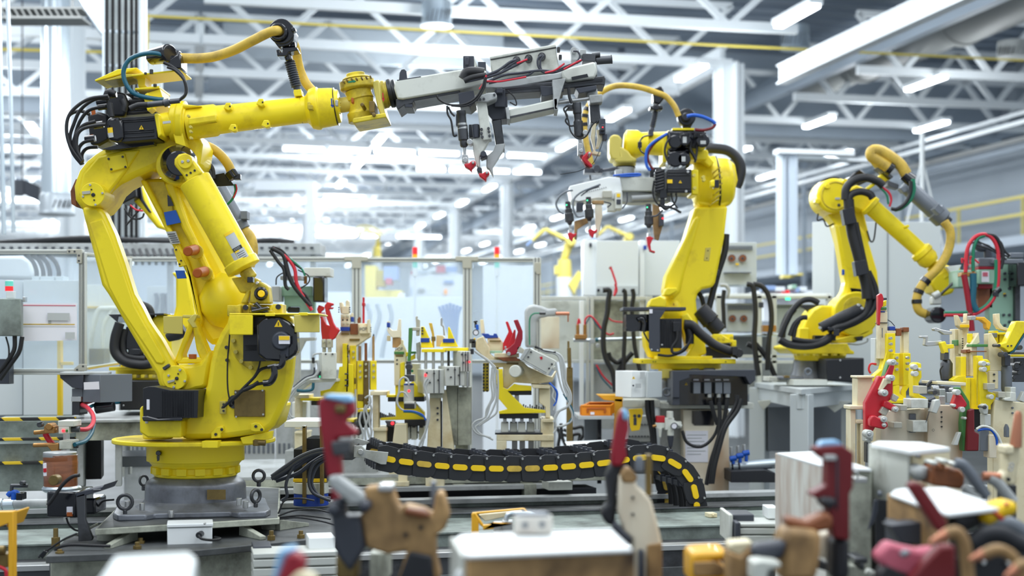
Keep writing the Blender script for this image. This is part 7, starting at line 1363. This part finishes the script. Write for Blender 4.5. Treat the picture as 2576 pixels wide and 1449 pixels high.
for x,y,r in ((1200,730,27),(1188,866,27),(1126,996,30),(1222,1138,24),(1120,1225,28),(1122,1275,18),(992,1352,36)): o_ = t('roller','alu','dz',x,y,r,Y-.24,.08,par=None);t('roller_pin','steel','dz',x,y,r*.45,Y-.25,.03,par=o_)
t('cream_clip','cream','pl',[(1120,868),(1178,892),(1178,915),(1150,915),(1098,978),(1074,970)],Y-.18,.03);t('grey_pad','alu_plate','pl',[(1200,1000),(1250,1030),(1222,1075),(1180,1048)],Y-.18,.06);t('grey_pad','alu_plate','pl',[(1112,1110),(1165,1142),(1132,1196),(1078,1165)],Y-.18,.06)
t('clevis','alu',[('pl',[(955,1345),(1030,1340),(1020,1410),(985,1430),(960,1415)],Y-.2,.08),('dz',972,1405,9,Y-.22,.03),('dz',1010,1400,9,Y-.22,.03)]);t('clevis_rod','dark_steel','bx',965,1425,1015,1600,Y-.17,.06)
t('cream_case','cream',[('bx',884,868,1020,1130,Y,.12),('bx',880,846,1036,868,Y-.02,.15)],bev=.005);t('cream_frame','cream',[('bx',820,1105,960,1140,Y-.02,.15),('bx',822,1140,872,3100,Y,.1),('bx',872,1230,955,1262,Y,.1),('bx',915,1262,955,3100,Y,.1)],bev=.005)
t('cream_plate','cream_rust','pl',[(1085,1150),(1170,1150),(1500,1130),(1500,3100),(1085,3100)],Y+.02,.1,bev=.004);t('cream_plate','cream_rust','pl',[(1495,1370),(1505,1130),(1560,1100),(1762,1105),(1800,1335),(1795,3100),(1495,3100)],Y-.05,.1,bev=.004)
bolts(t,'plate_hole','black',[(1618,1160),(1620,1205),(1618,1245),(1620,1288)],7,Y-.06,.02);t('plate_mark','charcoal','to',1545,1318,12,1.5,Y-.05,0,4)
for x0,y0,x1,y1,m in ((1350,1048,1500,1128,'offwhite'),(1368,1235,1495,1335,'offwhite'),(1340,1175,1395,1340,'grey'),(1200,1250,1275,1300,'alu_plate'),(1255,1100,1318,1150,'alu_plate')): t('pad',m,'bx',x0,y0,x1,y1,Y-.1 if m != 'grey' else Y-.0,.15)  # the grey box is a painted shadow beside the white pads, no pad
t('side_foot','cream','bx',1045,1295,1090,1449,Y,.2)
yp = t('roller_post','yellow','pl',[(1375,745),(1405,728),(1442,740),(1446,860),(1420,905),(1425,1008),(1490,1040),(1490,1075),(1420,1065),(1378,1030),(1370,860)],Y+.15,.1,bev=.006)
for x,y in ((1390,770),(1396,828),(1430,790)): t('roller','alu','dz',x,y,24 if x < 1420 else 14,Y+.1,.06)
t('steel_block','alu_plate',[('bx',1420,935,1492,1002,Y,.12)]);t('link_clamp','charcoal',[('pl',[(1505,1055),(1560,1030),(1575,1060),(1530,1080)],Y-.1,.06),('pl',[(1510,1080),(1535,1080),(1520,1130),(1505,1120)],Y-.1,.05)]);t('silver_block','alu',[('pl',[(1560,1060),(1600,1050),(1612,1090),(1575,1175),(1532,1160)],Y-.16,.08)]);t('clamp_wire','charcoal','tb',[(1520,1120),(1500,1190),(1480,1250)],3,Y-.1,6,3,bev=0)
t('shelf','cream','pl',[(1575,895),(1830,905),(1828,935),(1580,920)],Y+.2,.3);t('steel_gear','steel',[('cy',(1530,960),(1590,955),30,Y+.2),('bx',1600,960,1650,1060,Y+.1,.1),('bx',1660,990,1720,1080,Y+.15,.1),('dz',1720,970,20,Y+.05,.05),('dz',1760,985,24,Y,.06),('bx',1595,1020,1650,1095,Y+.05,.1)]);t('dark_gear','dark_steel',[('bx',1640,940,1700,1000,Y+.2,.1),('dz',1560,990,22,Y+.1,.1),('tb',[(1490,940),(1520,900),(1570,900)],14,Y+.3)])
gr = t('green_lever','green','pl',[(1745,945),(1782,945),(1860,1070),(1866,1130),(1842,1500),(1800,1500),(1790,1260),(1802,1150),(1830,1110),(1790,1010),(1750,985)],Y-.12,.06,bev=.005,label='pale green clamp lever');t('red_lever','red','pl',[(1745,1005),(1790,1012),(1842,1092),(1830,1118),(1742,1140),(1712,1100)],Y-.18,.06,bev=.006);t('red_lever','maroon','pl',[(1850,1145),(1902,1130),(1905,1330),(1945,1352),(1940,1500),(1830,1500)],Y-.15,.06,bev=.006)
for x,y,r in ((1760,990,26),(1730,1105,14),(1800,1140,24),(1825,1215,12)): t('roller','alu','dz',x,y,r,Y-.22,.06)
t('steel_link','alu',[('pl',[(1765,1340),(1790,1335),(1760,1449),(1720,1449)],Y-.15,.05)])
# towers farther back
t = T('clamp_fixture','yellow and cream post fixture in front of the tall grey cabinet, right','fixture',1250,1100,8.8);Y = 8.8
t('cream_post','cream',[('bx',1083,290,1148,700,Y,.1),('pl',[(1083,290),(1092,262),(1138,262),(1148,290)],Y,.1)],bev=.004);t('green_cap','green','bx',1086,250,1140,274,Y-.01,.1);t('blue_mark','blue_deep','bx',1086,285,1128,296,Y-.005,.02);t('post_slot','grey','bx',1100,430,1107,515,Y-.004,.02);t('cable_tie','black','bx',1080,383,1150,390,Y-.01,.12)
t('red_finger','red','pl',[(1066,148),(1090,130),(1104,140),(1115,175),(1108,240),(1090,262),(1082,412),(1068,400)],Y-.06,.05);t('finger_screw','charcoal',[('cy',(1105,180),(1140,178),10,Y-.03)]);t('yellow_tip','yellow','pl',[(1108,205),(1140,190),(1138,240),(1110,250)],Y,.05)
t('white_panel','panel','bx',1035,520,1110,760,Y+.1,.1);t('yellow_column','yellow',[('bx',1142,478,1218,850,Y-.02,.1,.2),('pl',[(1142,640),(1145,850),(1040,900),(970,895),(970,880),(1030,850),(1100,790)],Y-.03,.1)],bev=.004);t('blue_cap','blue_deep','bx',1165,418,1216,452,Y-.01,.08);t('yellow_column','yellow',[('bx',1200,650,1252,930,Y-.05,.1,.3),('pl',[(1200,930),(1252,930),(1252,1000),(1300,1040),(1310,1085),(1200,1085)],Y-.05,.1)],bev=.004);t('yellow_column','yellow',[('bx',1285,650,1350,930,Y,.12,.3),('pl',[(1285,925),(1350,920),(1310,985),(1310,1040),(1270,1040),(1265,980)],Y,.12)],bev=.004)
bolts(t,'column_bolt','steel',[(1180,520),(1182,570),(1182,628),(1232,690),(1232,740),(1232,792),(1328,690),(1330,740),(1330,790)],13,Y-.08,.04);t('cream_stub','cream',[('bx',1285,460,1335,650,Y+.02,.08),('bx',1140,455,1220,480,Y-.01,.1)]);t('brown_part','brown',[('bx',1222,435,1270,500,Y,.08),('bx',1285,425,1335,465,Y,.08),('bx',1270,445,1290,465,Y+.02,.04)]);t('thin_rod','charcoal','tb',[(1150,360),(1180,380),(1210,415)],4,Y,6,1,bev=0);t('red_hose','red_hose','tb',[(1050,745),(1000,745),(985,790),(1000,825)],9,Y+.1,bev=0);t('base_plate','yellow','bx',1180,1055,1380,1085,Y-.1,.3);t('pillar','dirty_white','bx',1170,1085,1370,2000,Y,.2)
t = T('clamp_fixture','tall cream and yellow fixture with grey air cylinders at the right edge','fixture',2000,1449,8.2);Y = 8.2
t('fork','cream','pl',[(1745,318),(1765,325),(1790,385),(1828,380),(1830,305),(1860,305),(1860,435),(1790,440),(1758,410)],Y+.2,.06,bev=.004);t('yellow_band','sign_yellow','bx',1780,402,1860,428,Y+.19,.08);t('cream_stem','cream',[('bx',1795,430,1850,660,Y+.22,.08),('bx',1730,440,1800,860,Y+.3,.1),('pl',[(1830,640),(1940,470),(1950,560),(1880,600),(1866,850),(1830,850)],Y+.05,.1),('bx',1875,590,1925,850,Y,.1)],bev=.004)
t('cylinder','yellow',[('cy',(1862,480),(1862,560),24,Y+.1)]);bolts(t,'stem_hole','black',[(1802,y) for y in range(525,650,20)],5,Y+.215,.02);t('green_band','green',[('bx',1880,572,2020,596,Y-.02,.1),('bx',1750,535,1765,585,Y+.2,.1)]);t('brown_strip','brown',[('bx',1828,618,1870,650,Y+.02,.1),('bx',1860,630,2010,640,Y-.03,.1)]);t('plate_edge','grey',[('bx',1905,690,1926,850,Y-.01,.08)])
t('toggle','steel',[('pl',[(1435,515),(1440,500),(1500,500),(1500,520),(1495,550),(1570,545),(1620,540),(1622,580),(1500,590),(1470,580),(1480,520)],Y+.1,.05)]);t('toggle','steel',[('pl',[(1548,435),(1570,428),(1600,440),(1660,455),(1710,460),(1710,488),(1640,490),(1600,460),(1555,455)],Y+.15,.05)]);t('yellow_lever','yellow','pl',[(1610,560),(1650,545),(1662,575),(1725,572),(1725,608),(1672,612),(1682,655),(1640,655),(1622,600)],Y+.05,.06,bev=.004)
t('air_cylinder','dark_steel',[('lv',1660,Y+.1,[(700,26),(720,40),(740,52),(880,50),(890,30)]),('bx',1640,640,1680,710,Y+.05,.08)],bev=.003);t('cylinder_hose','rubber','tb',[(1625,760),(1605,800),(1615,870)],7,Y,bev=0)
t('yellow_column','yellow',[('bx',1785,680,1830,900,Y+.02,.1),('pl',[(1710,880),(1760,850),(1830,845),(1830,905),(1715,900)],Y,.1),('bx',1830,865,1962,1135,Y-.02,.1),('pl',[(1928,672),(1975,672),(1990,800),(2012,840),(2020,980),(2090,1005),(2085,1050),(2045,1100),(2045,1140),(1870,1135),(1960,1130),(1930,860)],Y-.08,.08)],bev=.005);t('black_base','black','bx',1880,1130,2060,1400,Y,.2);t('column_seam','yellow_dirty',[('bx',1868,870,1873,1130,Y-.025,.01),('bx',1925,690,1930,1100,Y-.085,.01)],bev=0)
t('yellow_cap','yellow','pl',[(1970,720),(1985,700),(2020,705),(2040,730),(2040,800),(2010,815),(1975,800)],Y-.1,.08,bev=.005)
for x,y,r in ((1985,740,23),(1990,790,23),(2025,745,14),(2052,1030,22)): t('roller','alu','dz',x,y,r,Y-.16,.06)
t('steel_block','alu_plate',[('bx',2012,912,2082,968,Y-.15,.1)]);t('steel_block','alu_plate',[('bx',2108,985,2168,1036,Y-.12,.1)]);t('white_block','offwhite',[('pl',[(2160,1045),(2212,1035),(2216,988),(2262,990),(2266,1072),(2165,1062)],Y-.15,.1)]);t('silver_bit','alu',[('bx',2215,945,2262,990,Y-.1,.1),('pl',[(2290,1060),(2330,980),(2340,1080)],Y-.1,.05)])
t('yellow_hook','amber','pl',[(1912,335),(1990,335),(2048,385),(2045,410),(2032,450),(2005,432),(2002,392),(1960,362),(1915,362)],Y+.05,.06,bev=.004);t('hook_joint','steel',[('bx',1875,325,1915,362,Y+.04,.08)]);t('hook_arm','maroon','bx',1862,300,1885,365,Y+.1,.05)
t('cream_plate','cream','pl',[(2020,482),(2052,476),(2145,640),(2150,805),(2030,805)],Y+.05,.08,bev=.004);t('cream_plate','cream',[('bx',2030,805,2110,960,Y+.04,.1)],bev=.004);t('cream_angle','cream',[('pl',[(2088,308),(2122,305),(2125,385),(2150,420),(2220,440),(2210,465),(2120,440),(2092,400)],Y+.1,.06)]);bolts(t,'plate_bolt','charcoal',[(2075,835),(2075,890)],9,Y+.03,.03)
t('yellow_clamps','yellow',[('bx',2070,455,2110,560,Y+.12,.1),('bx',2120,475,2160,570,Y+.12,.1),('bx',2100,470,2230,490,Y+.1,.1)]);t('clamp_screw','grey',[('bx',2065,475,2100,515,Y+.08,.1),('bx',2180,500,2210,530,Y+.1,.1)])
t('big_lever','yellow','pl',[(2262,370),(2420,375),(2420,400),(2330,480),(2240,625),(2200,645),(2160,610),(2120,595),(2125,570),(2175,555)],Y-.05,.08,bev=.006,label='bright yellow sloping lever');t('lever_edge','teal','pl',[(2335,475),(2345,490),(2250,640),(2205,660),(2215,640),(2240,625)],Y-.045,.06);bolts(t,'lever_hole','charcoal',[(2195,588),(2225,585)],7,Y-.06,.02);t('lever_joint','dark_steel',[('dz',2118,583,14,Y-.08,.1)]);t('lever_joint','charcoal',[('dz',2175,662,22,Y-.1,.1),('bx',2165,665,2215,760,Y-.02,.06)])
t('air_cylinder','grey',[('lv',2180,Y+.05,[(755,40),(770,46),(960,46),(990,36),(1010,30)])],bev=.003);t('cylinder_tubes','dark_steel',[('bx',2230,640,2420,660,Y+.2,.1),('bx',2240,690,2420,900,Y+.3,.1)]);t('yellow_bar','yellow','bx',2225,662,2420,682,Y+.1,.1);
for x,y,r in ((2270,760,26),(2290,820,20),(2250,860,18),(2310,740,16),(2300,600,22)): t('valve','dark_steel','dz',x,y,r,Y+.2,.1)
t('cream_base','cream','pl',[(2078,1055),(2160,1062),(2420,1085),(2420,3100),(2068,3100),(2060,1300)],Y-.1,.1,bev=.005);bolts(t,'plate_bolt','grey',[(2235,1125),(2235,1170)],9,Y-.11,.02)
t('rod_end','alu',[('pl',[(1970,1100),(2000,1088),(2025,1110),(2020,1180),(1985,1180),(1970,1150)],Y-.25,.06),('bx',1990,1180,2045,1280,Y-.24,.08)]);t('rod_pin','dark_steel','dz',1995,1120,16,Y-.27,.1)
for p,m,r in (([(1920,1310),(1970,1285),(2040,1300),(2100,1360),(2140,1449)],'offwhite',12),([(1930,1320),(1990,1310),(2050,1320),(2090,1380),(2100,1449)],'blue',11),([(1700,1380),(1720,1440),(1790,1560)],'blue',12),([(1670,1380),(1690,1449),(1740,1540)],'rubber',9)): t('air_hose',m,'tb',p,r,Y-.35,bev=0)
t('grey_case','grey',[('bx',1950,1320,2030,1500,Y-.2,.1)]);t('cream_strip','cream_rust','bx',2030,1360,2095,1560,Y-.22,.1);t('small_pin','grey',[('pl',[(2175,1300),(2190,1265),(2205,1300),(2205,1380),(2175,1380)],Y-.3,.04)])
# ---------- foreground boxes
Z('S3')
z1 = 1.1875
t = T('machine_cover','tall white box with brown burn stains on its left face','cover',640,1449,6)
drop(t,'left_side','stained',(195,352),(645,480),z1,.75,bev=.004,label='rust streaked left side');drop(t,'right_side','dirty_white',(645,480),(1040,497),z1,.75,bev=.004);t('top','white',*oz([(195,350),(645,478),(1038,495),(560,332)],z1+.004,.012),bev=.003)
t('core','offwhite',*oz([(215,350),(645,470),(1030,490),(560,336)],z1-.01,.74),bev=0)
t('handle','steel',[('bx',890,575,1000,620,5.3,.1),('tb',[(880,520),(915,530),(910,580)],8,5.3)],bev=.005);t('latch','dark_steel',[('bx',890,1285,1005,1340,5.2,.15),('bx',935,1330,975,1400,5.2,.1)],bev=.006);t('latch_base','dirty_white','bx',770,1360,900,1500,5.15,.2)
t = T('machine_cover','white sheet cover with open right side between the tall stained box and the sloping cover','cover',1250,800,5.4);z2 = 1.282
t('top','white',*oz([(1032,262),(1090,242),(1480,252),(1738,300),(1382,331)],z2,.02),bev=.005);drop(t,'front','offwhite',(1032,268),(1384,336),z2-.01,.6,.012,bev=.003);drop(t,'inner_plate','cream',(1400,330),(1735,302),z2-.03,.12,-.02);t('inner_screw','dark_steel','dz',1468,388,14,5.15,.05);t('knob','grey','cy',(1090,718,5.3),(1130,712,5.3),26,5.3,bev=.006)
t('rubber_flap','black_soft','pl',[(1070,760),(1200,780),(1210,1230),(1080,1250)],5.45,.02);t('curled_flap','charcoal','pl',[(1062,770),(1100,780),(1095,880),(1060,980),(1008,1042),(1045,900)],5.35,.02);t('stand','dark_steel','bx',1090,900,1300,2600,5.6,.15)
t = T('sloping_cover','white sloping cover with scorched front and a dark red strap across it','cover',1500,1200,4.3);z3 = 1.1675
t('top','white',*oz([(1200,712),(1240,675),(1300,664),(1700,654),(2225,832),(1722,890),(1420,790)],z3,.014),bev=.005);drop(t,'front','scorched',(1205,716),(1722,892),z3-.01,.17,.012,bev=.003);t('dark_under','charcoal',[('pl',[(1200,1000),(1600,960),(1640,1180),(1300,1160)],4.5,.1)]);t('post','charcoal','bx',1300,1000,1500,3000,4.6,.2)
t('strap','maroon','pl',[(1365,640),(1430,612),(1485,625),(1725,980),(1650,1070),(1610,1020)],4.05,.05,bev=.008,label='dark red strap');t('pad','pink','pl',[(1078,1285),(1200,1150),(1330,1190),(1480,1222),(1640,1200),(1610,1290),(1500,1350),(1420,1480),(1180,1400)],3.9,.08,bev=.012,label='faded pink pad');t('red_plate','maroon','pl',[(1380,1500),(1500,1340),(1650,1185),(1790,1175),(1800,1500)],3.82,.06,bev=.01);t('pad_pin','grey','pl',[(1295,1270),(1350,1220),(1405,1235),(1340,1300)],3.85,.04,bev=.008);t('black_edge','black','pl',[(1100,1440),(1180,1360),(1400,1470),(1380,1560),(1100,1560)],3.88,.06)
def elec(lab,pts,r,Yq,tip):
    q = T('electrode',lab,'electrode',pts[0][0],pts[0][1],Yq);q('arm','scorched','tb',pts,r,Yq,14,6,bev=0);q('tip','copper','la',tip[0],tip[1],[(0,r*.35),(.25,r*.6),(1,r*1.0)],Yq,20,bev=0)
elec('curved copper electrode under the sloping cover',[(1700,1085),(1790,1060),(1850,1130),(1880,1270),(1900,1480)],58,3.7,((1560,1155),(1710,1080)))
elec('second curved copper electrode at the lower right corner',[(2030,1260),(2150,1215),(2260,1250),(2340,1350),(2390,1500)],52,3.6,((1910,1305),(2040,1255)))
elec('third copper electrode cut by the lower right corner',[(2330,1390),(2420,1350),(2520,1400)],58,3.5,((2225,1470),(2345,1385)))
t = T('electrode_holder','upright copper electrode in a cream holder at the right edge','electrode',2280,640,5.6);t('stem','copper','la',(2345,-20),(2320,300),[(0,20),(.1,34),(.8,50),(1,52)],5.5,24,bev=0);t('holder','cream',[('pl',[(2250,300),(2300,285),(2365,290),(2370,400),(2340,500),(2330,640),(2240,640),(2195,600),(2200,560),(2250,530)],5.5,.1),('bx',2230,285,2310,370,5.45,.1)],bev=.01);t('holder_hole','black','dz',2262,588,16,5.49,.02);t('clip','steel',[('to',2285,460,18,6,5.48),('to',2275,495,18,6,5.48)]);t('stand','dark_steel','bx',2230,640,2330,2400,5.55,.1)
t = T('hose_assembly','brown clamp block with grey wrapped hoses right of the white sheet cover','hose',1850,650,5.2);t('brown_block','brown',[('pl',[(1572,500),(1625,455),(1650,450),(1700,490),(1820,500),(1870,560),(1860,680),(1580,640)],5.15,.15),('bx',1630,450,1700,510,5.12,.1)],bev=.008);t('valve','grey_light',[('bx',1440,470,1565,590,5.2,.15),('cy',(1390,540),(1570,540),60,5.3)],bev=.02)
for p,m,r in (([(1780,440),(1850,460),(1920,540),(1990,640),(2060,740)],'grey',50),([(2080,580),(2150,610),(2220,690),(2300,790)],'grey_light',50),([(1860,650),(1930,720),(2000,760)],'grey_light',40),([(2030,560),(2090,560),(2180,570)],'copper',40)): t('wrapped_hose',m,'tb',p,r,5.1,bev=0)
for x,y in ((1600,440),(1695,425),(1785,450)): t('nut','alu','bx',x-30,y-15,x+30,y+20,5.1,.1,bev=.006)
t = T('tagged_hose','thick grey hose wrapped with a yellow and red sleeve at the right edge','hose',2200,1000,4.6);t('hose','grey','tb',[(2000,960),(2150,980),(2280,1000),(2420,1090)],80,4.6,bev=0);t('yellow_sleeve','sign_yellow','pl',[(2020,890),(2220,800),(2340,775),(2355,900),(2250,930),(2090,1012),(2050,980)],4.35,.12,bev=.03);t('red_stripe','red',[('pl',[(2115,880),(2140,870),(2225,940),(2200,962)],4.34,.03)]);t('red_stripe','red',[('pl',[(2240,800),(2262,795),(2262,830),(2240,830)],4.34,.03)])
one('hose','black thick hose behind the copper electrodes at the right edge','hose','black_soft','tb',[(1930,1150),(2050,1080),(2200,1080),(2330,1150),(2480,1200)],80,4.3,bev=0);one('tool_body','dark tool body between the sloping cover and the yellow sleeve','tool','dark_steel','pl',[(1740,900),(2000,870),(2060,980),(1900,1060),(1760,980)],4.4,.15,bev=.02)
t = T('dark_tool_mass','large black tool body, added dark mass behind the curved copper electrodes at the lower right','machine',2150,1449,4.4);t('body','black_soft','pl',[(1880,1190),(1960,1120),(2210,1130),(2440,1190),(2440,1640),(1880,1640)],4.5,.2,bev=.03);t('flange','dark_steel','pl',[(1700,1010),(1900,1000),(1930,1180),(1900,1330),(1840,1330),(1820,1150)],4.48,.1,bev=.02);t('bolt','steel','dz',2040,1330,26,4.48,.05);t('bolt','steel','dz',2260,1340,26,4.48,.05)  # dark mass added to darken the lower right corner
t = T('clamp_fixture','dark red clamp post on a scorched block in front of the tall stained box','fixture',650,1449,4.2);Yc = 4.15
t('clamp_post','maroon','pl',[(528,310),(640,292),(780,285),(880,352),(872,660),(842,720),(842,1135),(700,1110),(655,880),(665,780),(510,745),(505,715),(640,645),(645,420),(600,400),(545,350)],Yc,.08,bev=.012,label='dark red clamp post');t('blue_tip','light_blue','pl',[(570,300),(600,250),(730,240),(770,265),(770,292),(640,300)],Yc+.02,.06,bev=.01);t('post_groove','charcoal','bx',722,380,742,860,Yc-.005,.02);t('inner_pad','grey_light','bx',630,375,725,420,Yc-.03,.1);t('dark_joint','black_soft',[('pl',[(580,760),(730,750),(720,850),(640,870)],Yc-.05,.1),('bx',690,1110,850,1500,Yc+.02,.1)],bev=.02)
t('rusty_arm','brown','pl',[(280,945),(320,930),(460,965),(640,880),(700,930),(690,1040),(560,1060),(300,1020)],Yc-.06,.1,bev=.02);t('scorched_block','scorched','pl',[(240,1140),(290,1020),(420,1030),(600,1050),(590,1250),(550,1500),(240,1500)],Yc-.1,.15,bev=.02);t('cream_block','cream_rust','pl',[(580,1080),(710,1040),(705,1330),(560,1280)],Yc+.1,.1,bev=.01);t('dark_plate','charcoal','pl',[(-20,1180),(300,1130),(250,1320),(-20,1300)],Yc-.12,.08,bev=.02);t('white_pin','offwhite',[('pl',[(-20,1330),(60,1310),(230,1330),(235,1370),(120,1400),(100,1500),(-20,1500)],Yc-.2,.1)],bev=.03)
one('floor_patch','yellow and black striped foot seen under the tall stained box','foot','hazard','pl',[(560,1300),(690,1360),(690,1420),(545,1380)],4.9,.1);one('corrugated_hose','pale corrugated hose end beside the tall stained box','hose','offwhite','tb',[(990,1400),(1030,1420),(1080,1449),(1120,1500)],26,5.0,12,8,.08,bev=0)
Z('S7')
t = T('yellow_bracket','yellow block with worn edges at the bottom, left of the dark red clamp post','bracket',1300,1449,4.6);t('block','amber',[('pl',[(1155,1310),(1175,1265),(1300,1255),(1470,1250),(1470,1310),(1360,1330),(1470,1390),(1470,1520),(1155,1520)],4.5,.2)],bev=.015);t('worn_face','scorched','pl',[(1175,1340),(1350,1330),(1460,1400),(1400,1449),(1180,1449)],4.49,.02,bev=.004)
t = T('stop_block','cream and brown block right of the yellow block at the bottom','block',1560,1449,4.4);t('top','cream','pl',[(1465,1200),(1500,1180),(1660,1170),(1650,1200),(1560,1290),(1470,1250)],4.35,.1,bev=.01);t('body','scorched','pl',[(1465,1250),(1560,1290),(1650,1200),(1660,3900),(1465,3900)],4.34,.12,bev=.01)
# left and centre foreground
Z('P');Yl = 4.3
t = T('clamp_fixture','crimson clamp tower with linkage and scorched brown casting, left in the blurred foreground','fixture',950,1449,Yl)
t('clamp_tower','crimson','pl',[(800,1010),(812,998),(886,1004),(892,1040),(866,1060),(898,1086),(894,1098),(846,1102),(855,1140),(858,1198),(822,1200),(815,1140),(803,1070)],Yl,.07,bev=.01,label='crimson clamp tower');t('blue_tip','light_blue','pl',[(812,1002),(818,992),(880,994),(890,1012),(870,1014)],Yl-.01,.08,bev=.01);t('tip_block','bronze','bx',842,1020,868,1040,Yl-.03,.1,bev=.006);t('lower_red','crimson','pl',[(832,1225),(862,1262),(835,1264)],Yl,.05)
t('pivot_block','dark_steel',[('pl',[(832,1112),(880,1108),(884,1142),(838,1148)],Yl-.05,.1),('dz',870,1148,4,Yl-.06,.02)],bev=.008);t('grey_link','grey_light','pl',[(824,1198),(850,1196),(918,1246),(914,1272),(880,1272),(830,1225)],Yl-.06,.06,bev=.012);t('dark_lever','charcoal',[('pl',[(828,1262),(870,1250),(865,1300),(905,1298),(918,1380),(880,1440),(848,1398),(838,1350)],Yl-.02,.1),('dz',838,1285,16,Yl-.06,.1),('dz',916,1276,14,Yl-.1,.1)],bev=.012);t('bronze_pin','bronze',[('bx',845,1395,900,1460,Yl+.02,.1)],bev=.01)
t('casting','scorched','pl',[(915,1228),(984,1222),(992,1256),(1006,1284),(1017,1272),(1066,1284),(1086,1298),(1092,1270),(1096,1240),(1114,1240),(1130,1298),(1120,1330),(1094,1350),(1096,1405),(1108,1460),(1000,1460),(1024,1384),(975,1396),(920,1378),(905,1300),(918,1284)],Yl,.12,bev=.014,label='scorched brown casting');t('casting_step','brown','pl',[(1020,1278),(1066,1286),(1084,1300),(1060,1304),(1016,1296)],Yl-.03,.08,bev=.008);t('dark_wedge','black_soft','pl',[(998,1470),(1030,1388),(1085,1400),(1092,1470)],Yl-.02,.1,bev=.008)
t('top_pad','steel','bx',950,1220,990,1238,Yl-.03,.1,bev=.006);t('top_pin','grey',[('bx',1083,1212,1096,1280,Yl+.02,.05)],bev=.005);bolts(t,'casting_hole','black',[(1058,1328),(1020,1346)],5,Yl-.02,.03);t('white_column','dirty_white',[('bx',930,1392,976,1460,Yl+.4,.15),('bx',952,1392,958,1460,Yl+.39,.02)])
one('cover_plate','blurred white cover plate at the bottom left','cover','panel',*oz([(225,1480),(285,1396),(480,1385),(496,1400),(470,1500)],1.168,.25),bev=.012)
t = T('clamp_tip','blurred crimson and light blue clamp tip at the bottom left of centre','clamp',730,1449,3.2);t('red_head','crimson','pl',[(690,1470),(722,1395),(742,1390),(768,1412),(760,1440),(725,1470)],3.2,.06,bev=.012);t('blue_side','light_blue','pl',[(680,1470),(700,1385),(738,1376),(742,1392),(720,1400),(700,1470)],3.22,.06,bev=.012);t('pale_foot','cream','pl',[(715,1470),(750,1436),(790,1448),(800,1470)],3.18,.05,bev=.01)
z4 = 1.137
t = T('machine_cover','white topped cover with scorched brown front at the bottom centre','cover',1370,1449,3.7);t('top','white',*oz([(1143,1352),(1160,1343),(1540,1329),(1592,1380),(1172,1397)],z4,.012),bev=.006);drop(t,'front','scorched',(1172,1397),(1592,1380),z4-.006,.3,.02,bev=.004);drop(t,'left_side','offwhite',(1143,1352),(1172,1397),z4-.006,.3,.012);t('rounded_corner','white','bx',1145,1436,1170,1480,3.58,.05,bev=.012)
t = T('stop_block','small stained block with two bolts on the white topped cover','block',1340,1340,3.93);t('block','stained','bx',1293,1300,1390,1344,3.93,.07,bev=.006);t('top_knob','grey',[('pl',[(1295,1300),(1310,1292),(1375,1292),(1385,1300)],3.935,.06)]);bolts(t,'block_bolt','grey',[(1321,1322),(1364,1320)],7,3.92,.02)
Z('S6')
t = T('steel_stand','small amber open stand behind the white topped cover','frame',2000,1070,6.4);t('frame_top','amber',[('pl',[(1768,875),(1800,870),(1880,990),(1868,1005),(1845,985)],6.3,.03),('pl',[(1768,872),(2240,830),(2250,842),(1800,888)],6.6,.03),('pl',[(2230,832),(2250,832),(2290,872),(2270,880)],6.5,.03),('pl',[(1868,985),(2060,975),(1965,970),(1968,1020),(1870,1030)],6.25,.03)],bev=.004);t('frame_leg','amber',[('pl',[(1765,880),(1800,885),(1830,960),(1830,2780),(1765,2780)],6.3,.04)],bev=.003);t('pale_plate','cream','pl',[(1830,890),(2220,850),(2240,870),(1890,950)],6.7,.03)
t('elbow_pipe','zinc',[('tb',[(2080,945),(2090,900),(2130,880),(2220,878)],24,6.3),('tb',[(2220,885),(2300,880),(2380,910)],26,6.3)],bev=0);t('bracket','grey_light',[('bx',1965,970,2045,1060,6.35,.1),('bx',2045,955,2140,1070,6.3,.1)])
Z('S7')
t = T('clamp_fixture','cream bracket plate with dull red clamp finger, right of centre in the blurred foreground','fixture',750,1449,4.7);Yk = 4.7
t('clamp_finger','crimson','pl',[(590,95),(640,110),(655,250),(625,400),(640,480),(600,560),(510,560),(515,420),(545,240),(560,165)],Yk,.06,bev=.01,label='dull red clamp finger');t('blue_tip','light_blue','pl',[(600,85),(650,115),(652,185),(605,190)],Yk-.01,.07,bev=.01);t('dark_pivot','black_soft',[('pl',[(465,640),(510,540),(600,500),(610,600),(560,700),(550,900),(540,1040),(480,1040),(430,970),(440,900),(490,860)],Yk+.02,.1)],bev=.015)
t('bracket_plate','cream_rust','pl',[(575,640),(640,560),(700,640),(720,720),(775,765),(835,840),(880,1000),(922,1180),(925,1520),(690,1520),(680,1150),(610,1090),(565,930)],Yk-.02,.08,bev=.01,label='cream bracket plate');t('burnt_tip','scorched','pl',[(578,640),(600,590),(650,560),(730,640),(700,700),(600,700)],Yk-.025,.09,bev=.01);bolts(t,'plate_hole','black',[(686,815),(686,950)],12,Yk-.03,.03);t('guide_pin','grey',[('la',(735,470),(735,600),[(0,20),(.3,38),(1,34)],Yk-.02,20)]);t('guide_bar','bronze','bx',795,465,840,800,Yk+.03,.05);t('dark_base','charcoal',[('pl',[(540,1000),(620,1090),(690,1150),(660,1200),(520,1080)],Yk-.04,.1),('bx',735,1240,780,1520,Yk-.06,.05)],bev=.01)
t('rust_side','scorched','pl',[(800,1200),(922,1180),(925,1520),(800,1520)],Yk-.03,.02,bev=.004)
